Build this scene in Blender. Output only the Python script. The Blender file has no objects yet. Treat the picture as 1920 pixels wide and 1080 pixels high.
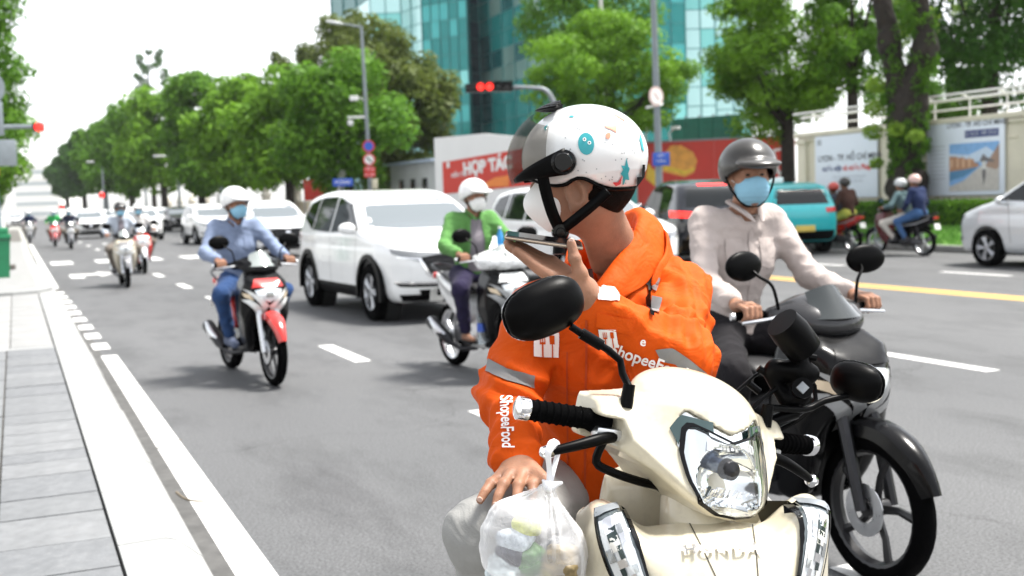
import bpy, bmesh, math, random
import numpy as np
from mathutils import Vector, Matrix, Euler
from mathutils.bvhtree import BVHTree
PI = math.pi
R = math.radians
random.seed(7)
rng = np.random.default_rng(7)
scene = bpy.context.scene
C = scene.collection

# ------------------------------------------------------------------ camera
FPX, CAMH, YAW, PITCH, ROLL = 2150.0, 1.48, 23.3, 4.45, 1.8
def cam_basis():
    y, p, t = R(YAW), R(PITCH), R(ROLL)
    f = Vector((math.sin(y)*math.cos(p), math.cos(y)*math.cos(p), -math.sin(p)))
    r0 = Vector((math.cos(y), -math.sin(y), 0)); u0 = r0.cross(f)
    return math.cos(t)*r0 - math.sin(t)*u0, math.sin(t)*r0 + math.cos(t)*u0, f
CR, CU, CF = cam_basis()
cam_data = bpy.data.cameras.new('camera')
cam = bpy.data.objects.new('camera', cam_data); C.objects.link(cam)
cam.matrix_world = Matrix(((CR.x, CU.x, -CF.x, 0), (CR.y, CU.y, -CF.y, 0), (CR.z, CU.z, -CF.z, CAMH), (0, 0, 0, 1)))
cam_data.sensor_width = 36.0; cam_data.lens = FPX/1920*36.0
cam_data.clip_start = 0.05; cam_data.clip_end = 3000
cam_data.dof.use_dof = True; cam_data.dof.focus_distance = 2.3; cam_data.dof.aperture_fstop = 4.8
scene.camera = cam
# ------------------------------------------------------------------ sky and sun (bright thin overcast)
SUN_EL, SUN_AZ = 66, 100
world = bpy.data.worlds.new('World'); scene.world = world; world.use_nodes = True
wn = world.node_tree.nodes; wl = world.node_tree.links
bg = wn['Background']; bg.inputs['Strength'].default_value = 0.12
sky = wn.new('ShaderNodeTexSky'); sky.sky_type = 'NISHITA'; sky.sun_disc = False
sky.sun_elevation = R(SUN_EL); sky.sun_rotation = R(SUN_AZ)
sky.air_density = 1.0; sky.dust_density = 1.0; sky.ozone_density = 1.0
hs = wn.new('ShaderNodeHueSaturation'); hs.inputs['Saturation'].default_value = 0.16; hs.inputs['Value'].default_value = 1.0
wl.new(sky.outputs[0], hs.inputs['Color']); wl.new(hs.outputs[0], bg.inputs['Color'])
sd = bpy.data.lights.new('sun', 'SUN'); sd.energy = 3.3; sd.angle = R(12); sd.color = (1.0, 0.96, 0.90)
sun = bpy.data.objects.new('sun', sd); C.objects.link(sun)
sdir = Vector((math.sin(R(SUN_AZ))*math.cos(R(SUN_EL)), math.cos(R(SUN_AZ))*math.cos(R(SUN_EL)), math.sin(R(SUN_EL))))
sun.rotation_euler = sdir.to_track_quat('Z', 'Y').to_euler(); sun.location = (0, 0, 60)
scene.view_settings.view_transform = 'Standard'; scene.view_settings.look = 'None'
scene.view_settings.exposure = 1.58; scene.view_settings.gamma = 1.0

# ------------------------------------------------------------------ pixel helpers (1920x1080 pixels of the photograph)
CAMP = Vector((0, 0, CAMH))
def at(px, py, depth):
    return CAMP + (CF + CR*((px-960)/FPX) - CU*((py-540)/FPX))*depth
def gnd(px, py, z=0.0):
    d = CF + CR*((px-960)/FPX) - CU*((py-540)/FPX)
    return CAMP + d*((z-CAMH)/d.z)
def onX(px, py, X):
    d = CF + CR*((px-960)/FPX) - CU*((py-540)/FPX)
    return CAMP + d*(X/d.x)
HRZ = Matrix.Rotation(R(YAW), 3, 'Z')          # world -> frame aligned with the view direction
def hp(px, py, depth):
    return HRZ @ at(px, py, depth)

# ------------------------------------------------------------------ geometry helpers: geo = (verts Nx3, faces)
def G(v, f): return (np.asarray(v, dtype=np.float64).reshape(-1, 3), f)
def join(gs):
    vs, fs, n = [], [], 0
    for v, f in gs:
        vs.append(v)
        fs += [tuple(i+n for i in q) for q in (f.tolist() if isinstance(f, np.ndarray) else f)]
        n += len(v)
    return (np.concatenate(vs), fs)
def tf(g, M):
    v, f = g; A = np.array(M)
    return (v @ A[:3, :3].T + A[:3, 3], f)
def mv(g, x, y, z): return (g[0]+np.array([x, y, z]), g[1])
def flip(g): return (g[0], [tuple(reversed(q)) for q in (g[1].tolist() if isinstance(g[1], np.ndarray) else g[1])])
def mirx(g):
    v = g[0].copy(); v[:, 0] *= -1
    return flip((v, g[1]))
def box(c, s, bev=0.0):
    bm = bmesh.new(); bmesh.ops.create_cube(bm, size=1.0)
    for v in bm.verts: v.co = Vector((v.co.x*s[0]+c[0], v.co.y*s[1]+c[1], v.co.z*s[2]+c[2]))
    if bev > 0: bmesh.ops.bevel(bm, geom=bm.edges[:], offset=bev, segments=2, affect='EDGES', profile=0.6)
    return frombm(bm)
def frombm(bm):
    bm.verts.index_update()
    v = np.array([w.co[:] for w in bm.verts]); f = [tuple(w.index for w in p.verts) for p in bm.faces]
    bm.free(); return (v, f)
def spline(pts, n=8):
    P = [np.array(p, float) for p in pts]
    if len(P) < 3: return P
    out = []
    for i in range(len(P)-1):
        p0 = P[max(i-1, 0)]; p1 = P[i]; p2 = P[i+1]; p3 = P[min(i+2, len(P)-1)]
        for k in range(n):
            t = k/n
            out.append(0.5*((2*p1)+(-p0+p2)*t+(2*p0-5*p1+4*p2-p3)*t*t+(-p0+3*p1-3*p2+p3)*t**3))
    out.append(P[-1]); return out
def tube(pts, r, seg=10, cap=True, sp=0, flat=None):
    """swept tube; r number or list; flat=(axis vector, factor) squashes"""
    pts = [np.array(p, float) for p in pts]
    rr = list(r) if hasattr(r, '__len__') else [r]*len(pts)
    if sp:
        q = spline([np.append(p, a) for p, a in zip(pts, rr)], sp)
        pts = [a[:3] for a in q]; rr = [max(a[3], 1e-4) for a in q]
    n = len(pts); vs = []; fs = []
    t0 = pts[1]-pts[0]; t0 = t0/np.linalg.norm(t0)
    ref = np.array([0, 0, 1.0]) if abs(t0[2]) < 0.9 else np.array([1.0, 0, 0])
    u = np.cross(t0, ref); u /= np.linalg.norm(u)
    for i in range(n):
        t = pts[min(i+1, n-1)]-pts[max(i-1, 0)]; t = t/(np.linalg.norm(t)+1e-12)
        u = u-t*np.dot(u, t); u /= (np.linalg.norm(u)+1e-12); w = np.cross(t, u)
        for k in range(seg):
            a = 2*PI*k/seg; d = (u*math.cos(a)+w*math.sin(a))*rr[i]
            if flat is not None:
                ax = np.array(flat[0], float); d = d-ax*np.dot(d, ax)*(1-flat[1])
            vs.append(pts[i]+d)
    for i in range(n-1):
        for k in range(seg):
            k2 = (k+1) % seg
            fs.append((i*seg+k, i*seg+k2, (i+1)*seg+k2, (i+1)*seg+k))
    if cap:
        fs.append(tuple(reversed(range(seg)))); fs.append(tuple((n-1)*seg+k for k in range(seg)))
    return G(vs, fs)
def lathe(prof, seg=24, axis='Z', a0=0.0, a1=2*PI):
    """profile [(r, h)] turned about axis"""
    full = abs(a1-a0-2*PI) < 1e-6; n = seg if full else seg+1; vs = []; fs = []
    for i in range(n):
        a = a0+(a1-a0)*i/seg; c, s = math.cos(a), math.sin(a)
        for r, h in prof:
            if axis == 'Z': vs.append((r*c, r*s, h))
            elif axis == 'X': vs.append((h, r*c, r*s))
            else: vs.append((r*s, h, r*c))
    m = len(prof)
    for i in range(seg):
        j = (i+1) % n
        for k in range(m-1): fs.append((i*m+k, j*m+k, j*m+k+1, i*m+k+1))
    return G(vs, fs)
def prism(poly, d0, d1, axis='X'):
    """extrude polygon (u,v); axis X: (d,u,v)  axis Y: (u,d,v)  axis Z: (u,v,d)"""
    n = len(poly)
    def p(u, v, d): return (d, u, v) if axis == 'X' else ((u, d, v) if axis == 'Y' else (u, v, d))
    vs = [p(u, v, d0) for u, v in poly]+[p(u, v, d1) for u, v in poly]
    fs = [tuple(range(n)), tuple(reversed(range(n, 2*n)))]+[(i, n+i, n+(i+1) % n, (i+1) % n) for i in range(n)]
    return G(vs, fs)
def fixn(g):
    bm = bmesh.new(); vv = [bm.verts.new(v) for v in g[0]]
    for q in g[1]:
        try: bm.faces.new([vv[i] for i in q])
        except ValueError: pass
    bmesh.ops.recalc_face_normals(bm, faces=bm.faces[:]); return frombm(bm)
def mesh_of(name, g):
    v, f = g; me = bpy.data.meshes.new(name)
    if isinstance(f, np.ndarray) and len(f):
        n = len(f); k = f.shape[1]
        me.vertices.add(len(v)); me.vertices.foreach_set('co', np.ascontiguousarray(v, dtype=np.float32).ravel())
        me.loops.add(n*k); me.loops.foreach_set('vertex_index', f.astype(np.int32).ravel())
        me.polygons.add(n); me.polygons.foreach_set('loop_start', np.arange(0, n*k, k, dtype=np.int32))
        me.update(calc_edges=True)
    else:
        me.from_pydata(v.tolist(), [], f if isinstance(f, list) else [])
    return me
def obj(name, g, m, parent=None, smooth=True, ang=40, loc=None):
    if isinstance(g, list): g = join(g)
    me = mesh_of(name, g)
    if m is not None: me.materials.append(m)
    if smooth:
        me.polygons.foreach_set('use_smooth', np.ones(len(me.polygons), dtype=bool))
        if ang < 180: me.set_sharp_from_angle(angle=R(ang))
    me.update()
    o = bpy.data.objects.new(name, me); C.objects.link(o)
    if parent is not None: o.parent = parent
    if loc is not None: o.location = loc
    return o
def thing(name, label, cat, loc=(0, 0, 0), rz=0.0, group=None):
    o = bpy.data.objects.new(name, None); C.objects.link(o); o.empty_display_size = 0.2
    o.location = loc; o.rotation_euler = (0, 0, rz); o['label'] = label; o['category'] = cat
    if group: o['group'] = group
    return o
def tag(o, label, cat, group=None):
    o['label'] = label; o['category'] = cat
    if group: o['group'] = group
    return o
def struct(o): o['kind'] = 'structure'; return o
def dup(root, loc=None, rz=None, label=None, group=None, swap=None, scale=None, skip=()):
    r = root.copy(); C.objects.link(r)
    if loc is not None: r.location = loc
    if rz is not None: r.rotation_euler = (0, 0, rz)
    if scale is not None: r.scale = (scale,)*3
    if label: r['label'] = label
    if group: r['group'] = group
    def sw(o):
        if swap and o.type == 'MESH' and o.data.materials and o.data.materials[0] and o.data.materials[0].name in swap:
            o.material_slots[0].link = 'OBJECT'; o.material_slots[0].material = swap[o.data.materials[0].name]
    sw(r)
    for ch in list(root.children):
        if ch.name.split('.')[0] in skip: continue
        c = ch.copy(); C.objects.link(c); c.parent = r; sw(c)
        for g in ch.children:
            d = g.copy(); C.objects.link(d); d.parent = c; sw(d)
    return r

# ------------------------------------------------------------------ signed distance modelling (numpy surface nets)
def grid(lo, hi, h):
    ax = [np.arange(lo[i], hi[i]+h, h, dtype=np.float32) for i in range(3)]
    return ax[0][:, None, None], ax[1][None, :, None], ax[2][None, None, :]
def snet(val, lo, h):
    ins = val < 0
    nx, ny, nz = val.shape
    cnt = np.zeros((nx-1, ny-1, nz-1), np.int8)
    for a in (0, 1):
        for b in (0, 1):
            for c in (0, 1):
                cnt += ins[a:nx-1+a, b:ny-1+b, c:nz-1+c]
    act = (cnt > 0) & (cnt < 8)
    ci = np.argwhere(act)
    idx = np.full(act.shape, -1, np.int32); idx[act] = np.arange(len(ci))
    acc = np.zeros((len(ci), 3)); num = np.zeros(len(ci))
    corners = [(a, b, c) for a in (0, 1) for b in (0, 1) for c in (0, 1)]
    cv = {k: val[ci[:, 0]+k[0], ci[:, 1]+k[1], ci[:, 2]+k[2]].astype(np.float64) for k in corners}
    for a in corners:
        for d in range(3):
            if a[d] == 0:
                b = list(a); b[d] = 1; b = tuple(b)
                va, vb = cv[a], cv[b]; m = (va < 0) != (vb < 0)
                t = va[m]/(va[m]-vb[m])
                p = np.tile(np.array(a, float), (m.sum(), 1)); p[:, d] = t
                acc[m] += p; num[m] += 1
    V = (ci+acc/num[:, None])*h+np.array(lo)
    F = []
    for d in range(3):
        e0 = [slice(None)]*3; e1 = [slice(None)]*3
        e0[d] = slice(0, -1); e1[d] = slice(1, None)
        o1, o2 = (d+1) % 3, (d+2) % 3
        for o in (o1, o2): e0[o] = slice(1, -1); e1[o] = slice(1, -1)
        A = ins[tuple(e0)]; Bv = ins[tuple(e1)]
        w = np.argwhere(A != Bv)
        if not len(w): continue
        s = A[w[:, 0], w[:, 1], w[:, 2]]
        base = w.copy(); base[:, o1] += 1; base[:, o2] += 1
        def cell(da, db):
            q = base.copy(); q[:, o1] -= da; q[:, o2] -= db
            return idx[q[:, 0], q[:, 1], q[:, 2]]
        quad = np.stack([cell(1, 1), cell(0, 1), cell(0, 0), cell(1, 0)], 1)
        quad[~s] = quad[~s][:, ::-1]
        F.append(quad)
    F = np.concatenate(F); F = F[(F >= 0).all(1)]
    return (V, F)
def sdf(fn, lo, hi, h):
    X, Y, Z = grid(lo, hi, h)
    v = fn(X, Y, Z)
    sh = (X.shape[0], Y.shape[1], Z.shape[2])
    return snet(np.ascontiguousarray(np.broadcast_to(v, sh)), lo, h)
def cap(P, a, b, ra, rb=None):
    rb = ra if rb is None else rb
    X, Y, Z = P; a = [float(t) for t in a]; b = [float(t) for t in b]
    bx, by, bz = b[0]-a[0], b[1]-a[1], b[2]-a[2]; L = bx*bx+by*by+bz*bz+1e-12
    t = np.clip(((X-a[0])*bx+(Y-a[1])*by+(Z-a[2])*bz)/L, 0, 1)
    return np.sqrt((X-a[0]-t*bx)**2+(Y-a[1]-t*by)**2+(Z-a[2]-t*bz)**2)-(ra+(rb-ra)*t)
def ell(P, c, r, rot=None):
    X, Y, Z = P; x, y, z = X-c[0], Y-c[1], Z-c[2]
    if rot is not None:
        A = np.array(rot.to_3x3() if hasattr(rot, 'to_3x3') else rot).T
        x, y, z = (A[0, 0]*x+A[0, 1]*y+A[0, 2]*z, A[1, 0]*x+A[1, 1]*y+A[1, 2]*z, A[2, 0]*x+A[2, 1]*y+A[2, 2]*z)
    k0 = np.sqrt((x/r[0])**2+(y/r[1])**2+(z/r[2])**2)
    k1 = np.sqrt((x/r[0]**2)**2+(y/r[1]**2)**2+(z/r[2]**2)**2)+1e-9
    return k0*(k0-1)/k1
def rbox(P, c, s, r=0.01, rot=None):
    X, Y, Z = P; x, y, z = X-c[0], Y-c[1], Z-c[2]
    if rot is not None:
        A = np.array(rot.to_3x3() if hasattr(rot, 'to_3x3') else rot).T
        x, y, z = (A[0, 0]*x+A[0, 1]*y+A[0, 2]*z, A[1, 0]*x+A[1, 1]*y+A[1, 2]*z, A[2, 0]*x+A[2, 1]*y+A[2, 2]*z)
    qx, qy, qz = abs(x)-s[0]+r, abs(y)-s[1]+r, abs(z)-s[2]+r
    return np.sqrt(np.maximum(qx, 0)**2+np.maximum(qy, 0)**2+np.maximum(qz, 0)**2)+np.minimum(np.maximum(qx, np.maximum(qy, qz)), 0)-r
def smin(a, b, k):
    h = np.maximum(k-abs(a-b), 0)/k
    return np.minimum(a, b)-h*h*k*0.25
def smax(a, b, k): return -smin(-a, -b, k)
def poly2(U, V, pts):
    """signed distance to polygon in the plane (broadcast)"""
    U, V = np.broadcast_arrays(U, V); n = len(pts)
    d = np.full(U.shape, 1e9, np.float32); ins = np.zeros(U.shape, bool)
    for i in range(n):
        ax, ay = pts[i]; bx, by = pts[(i+1) % n]
        ex, ey = bx-ax, by-ay; wx, wy = U-ax, V-ay
        t = np.clip((wx*ex+wy*ey)/(ex*ex+ey*ey+1e-12), 0, 1)
        d = np.minimum(d, (wx-ex*t)**2+(wy-ey*t)**2)
        c1 = (V >= ay); c2 = (V < by); c3 = (ex*wy > ey*wx)
        ins ^= (c1 & c2 & c3) | (~c1 & ~c2 & ~c3)
    d = np.sqrt(d); return np.where(ins, -d, d)
def rpoly(pts, n=3):
    """round a closed polygon by Chaikin cutting"""
    for _ in range(n):
        q = []
        for i in range(len(pts)):
            a, b = pts[i], pts[(i+1) % len(pts)]
            q += [(a[0]*.75+b[0]*.25, a[1]*.75+b[1]*.25), (a[0]*.25+b[0]*.75, a[1]*.25+b[1]*.75)]
        pts = q
    return pts
_nd = rng.normal(size=(24, 3)); _np = rng.uniform(0, 6.28, 24)
def wob(P, s, k=8, off=0):
    """cheap smooth 3D noise, about -1..1"""
    X, Y, Z = P; r = 0
    for i in range(k):
        d = _nd[(i+off) % 24]; r = r+np.sin((X*d[0]+Y*d[1]+Z*d[2])*s+_np[(i+off) % 24])
    return r/(k**0.5)*0.7
def bvh_of(g):
    v, f = g
    return BVHTree.FromPolygons([tuple(p) for p in v], f.tolist() if isinstance(f, np.ndarray) else f)
def panel(bvh, top, bot, to3, d, off=0.004, nu=12, nv=6, thick=0.0):
    """patch between two polylines in a drawing plane, dropped along d onto the body"""
    def res(pl, n):
        P = [np.array(p, float) for p in pl]; L = [0]
        for a, b in zip(P[:-1], P[1:]): L.append(L[-1]+np.linalg.norm(b-a))
        out = []
        for i in range(n+1):
            s = L[-1]*i/n
            for j in range(len(P)-1):
                if s <= L[j+1]+1e-9:
                    t = (s-L[j])/(L[j+1]-L[j]+1e-12); out.append(P[j]*(1-t)+P[j+1]*t); break
            else: out.append(P[-1])
        return out
    T, B_ = res(top, nu), res(bot, nu); d = Vector(d).normalized(); vs = []; fs = []; last = None
    for j in range(nv+1):
        for i in range(nu+1):
            p = T[i]*(1-j/nv)+B_[i]*(j/nv); o = Vector(to3(p[0], p[1]))
            h = bvh.ray_cast(o, d)
            if h[0] is None: q = last if last is not None else o
            else: q = h[0]+(h[1]*0.5-d*0.5).normalized()*off if False else h[0]-d*off
            last = q; vs.append(q[:])
    for j in range(nv):
        for i in range(nu):
            a = j*(nu+1)+i; fs.append((a, a+1, a+nu+2, a+nu+1))
    g = fixn(G(vs, fs))
    n = np.zeros(3)
    for q in g[1][:50]:
        a, b, c = g[0][q[0]], g[0][q[1]], g[0][q[2]]; n += np.cross(b-a, c-a)
    if np.dot(n, np.array(d)) > 0: g = flip(g)
    return g
def drop(bvh, g, d, off=0.003):
    d = Vector(d).normalized(); v = g[0].copy(); last = None
    for i in range(len(v)):
        h = bvh.ray_cast(Vector(v[i]), d)
        if h[0] is not None:
            q = h[0]-d*off; last = q; v[i] = q
        elif last is not None: v[i] = last
    return (v, g[1])
def text_geo(s, size=1.0, bold=0.0, sub=0, align='CENTER', shear=0.0, space=1.0):
    """flat lettering in the xy plane"""
    cu = bpy.data.curves.new('lettering', 'FONT'); cu.body = s; cu.size = size; cu.align_x = align; cu.align_y = 'CENTER'
    cu.offset = bold; cu.shear = shear; cu.space_character = space; cu.resolution_u = 3
    o = bpy.data.objects.new('lettering', cu); C.objects.link(o)
    dg = bpy.context.evaluated_depsgraph_get(); me = o.evaluated_get(dg).to_mesh()
    bm = bmesh.new(); bm.from_mesh(me)
    if sub: 
        bmesh.ops.triangulate(bm, faces=bm.faces[:])
        for _ in range(sub):
            es = [e for e in bm.edges if e.calc_length() > size*0.12]
            bmesh.ops.subdivide_edges(bm, edges=es, cuts=1); bmesh.ops.triangulate(bm, faces=bm.faces[:])
    o.evaluated_get(dg).to_mesh_clear(); bpy.data.objects.remove(o); bpy.data.curves.remove(cu)
    return frombm(bm)

# ------------------------------------------------------------------ materials
_M = {}
def mat(name, col, rough=0.5, metal=0.0, var=0.0, vs=6.0, bump=0.0, bs=60.0, spec=0.5, coat=0.0, trans=0.0, alpha=1.0, emit=None, es=0.0, grime=None, sheen=0.0, ior=1.45, sss=0.0, fold=0.0):
    if name in _M: return _M[name]
    m = bpy.data.materials.new(name); m.use_nodes = True; _M[name] = m
    N, L = m.node_tree.nodes, m.node_tree.links; b = N['Principled BSDF']
    b.inputs['Base Color'].default_value = (*col, 1); b.inputs['Roughness'].default_value = rough
    b.inputs['Metallic'].default_value = metal; b.inputs['Specular IOR Level'].default_value = spec
    b.inputs['Coat Weight'].default_value = coat; b.inputs['Coat Roughness'].default_value = 0.05
    b.inputs['Transmission Weight'].default_value = trans; b.inputs['Alpha'].default_value = alpha
    b.inputs['IOR'].default_value = ior; b.inputs['Sheen Weight'].default_value = sheen
    if sss: b.inputs['Subsurface Weight'].default_value = sss; b.inputs['Subsurface Radius'].default_value = (0.012, 0.004, 0.002); b.inputs['Subsurface Scale'].default_value = 0.6
    if emit: b.inputs['Emission Color'].default_value = (*emit, 1); b.inputs['Emission Strength'].default_value = es
    if var > 0 or grime or bump > 0 or fold > 0:
        tc = N.new('ShaderNodeTexCoord')
    if var > 0 or grime:
        nz = N.new('ShaderNodeTexNoise'); nz.inputs['Scale'].default_value = vs; nz.inputs['Detail'].default_value = 6; nz.inputs['Roughness'].default_value = 0.62
        L.new(tc.outputs['Object'], nz.inputs['Vector'])
        rp = N.new('ShaderNodeValToRGB')
        lo = tuple(max(c*(1-var), 0) for c in col); hi = tuple(min(c*(1+var), 1) for c in col)
        rp.color_ramp.elements[0].position = 0.3; rp.color_ramp.elements[1].position = 0.7
        rp.color_ramp.elements[0].color = (*lo, 1); rp.color_ramp.elements[1].color = (*hi, 1)
        L.new(nz.outputs['Fac'], rp.inputs['Fac']); out = rp.outputs['Color']
        if grime:
            gc, ga, gs = grime
            n2 = N.new('ShaderNodeTexNoise'); n2.inputs['Scale'].default_value = gs; n2.inputs['Detail'].default_value = 9; n2.inputs['Roughness'].default_value = 0.75
            L.new(tc.outputs['Object'], n2.inputs['Vector'])
            r2 = N.new('ShaderNodeValToRGB'); r2.color_ramp.elements[0].position = 0.5; r2.color_ramp.elements[1].position = 0.78
            r2.color_ramp.elements[0].color = (0, 0, 0, 1); r2.color_ramp.elements[1].color = (ga, ga, ga, 1)
            L.new(n2.outputs['Fac'], r2.inputs['Fac'])
            mx = N.new('ShaderNodeMixRGB'); mx.inputs['Color2'].default_value = (*gc, 1)
            L.new(r2.outputs['Color'], mx.inputs['Fac']); L.new(out, mx.inputs['Color1']); out = mx.outputs['Color']
        L.new(out, b.inputs['Base Color'])
        mr = N.new('ShaderNodeMapRange'); mr.inputs['To Min'].default_value = max(rough-0.08, 0.02); mr.inputs['To Max'].default_value = min(rough+0.12, 1)
        L.new(nz.outputs['Fac'], mr.inputs['Value']); L.new(mr.outputs[0], b.inputs['Roughness'])
    prev = None
    if fold > 0:
        f = N.new('ShaderNodeTexNoise'); f.inputs['Scale'].default_value = 9; f.inputs['Detail'].default_value = 3; f.inputs['Distortion'].default_value = 1.2
        L.new(tc.outputs['Object'], f.inputs['Vector'])
        bp = N.new('ShaderNodeBump'); bp.inputs['Strength'].default_value = 0.7; bp.inputs['Distance'].default_value = fold
        L.new(f.outputs['Fac'], bp.inputs['Height']); prev = bp; L.new(bp.outputs[0], b.inputs['Normal'])
    if bump > 0:
        nb = N.new('ShaderNodeTexNoise'); nb.inputs['Scale'].default_value = bs; nb.inputs['Detail'].default_value = 5
        L.new(tc.outputs['Object'], nb.inputs['Vector'])
        bp = N.new('ShaderNodeBump'); bp.inputs['Strength'].default_value = 0.6; bp.inputs['Distance'].default_value = bump
        L.new(nb.outputs['Fac'], bp.inputs['Height'])
        if prev: L.new(prev.outputs[0], bp.inputs['Normal'])
        L.new(bp.outputs[0], b.inputs['Normal'])
    return m
def paint(name, col, rough=0.25, **k): return mat(name, col, rough, coat=0.8, var=0.03, vs=4, **k)
def cloth(name, col, **k): return mat(name, col, 0.85, var=0.10, vs=9, bump=0.0012, bs=260, sheen=0.05, spec=0.1, fold=0.016, **k)
RUBBER = mat('rubber', (0.0018, 0.0018, 0.002), 0.9, var=0.25, vs=12, bump=0.002, bs=90, spec=0.03)
BLACKP = mat('black_plastic', (0.0014, 0.0014, 0.0016), 0.36, var=0.2, vs=15, spec=0.08)
BLACKG = mat('gloss_black', (0.003, 0.003, 0.0035), 0.10, spec=.2, coat=0.15)
DARKM = mat('dark_metal', (0.035, 0.035, 0.038), 0.4, 0.8, var=0.2, vs=20)
ALU = mat('brushed_metal', (0.62, 0.63, 0.65), 0.28, 1.0, var=0.1, vs=20)
CHROME = mat('chrome', (0.85, 0.85, 0.87), 0.08, 1.0)
GLASSD = mat('car_glass', (0.006, 0.008, 0.009), 0.04, spec=0.5)
LENS = mat('clear_lens', (0.75, 0.78, 0.80), 0.06, 0.35, coat=1.0)
REDL = mat('red_lens', (0.55, 0.01, 0.01), 0.15, coat=1.0)
REDON = mat('lit_red_lens', (0.6, 0.01, 0.01), 0.2, emit=(1, 0.03, 0.02), es=0.9)
AMBER = mat('amber_lens', (0.8, 0.28, 0.02), 0.15, coat=1.0)
MIRROR = mat('mirror_glass', (0.8, 0.82, 0.84), 0.03, 1.0)
WHITEP = mat('white_paint_plain', (0.8, 0.8, 0.79), 0.5, var=0.04)
SKIN = mat('skin', (0.29, 0.148, 0.092), 0.5, var=0.22, vs=14, bump=0.0012, bs=260, sss=0.15, spec=0.35)
HAIR = mat('hair', (0.004, 0.0035, 0.003), 0.7, bump=0.004, bs=220, spec=.08)
GREYM = mat('grey_metal', (0.22, 0.24, 0.26), 0.45, 0.3, var=0.12, vs=5)
PLATE = mat('plate_white', (0.75, 0.75, 0.72), 0.5, var=0.06)
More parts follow.
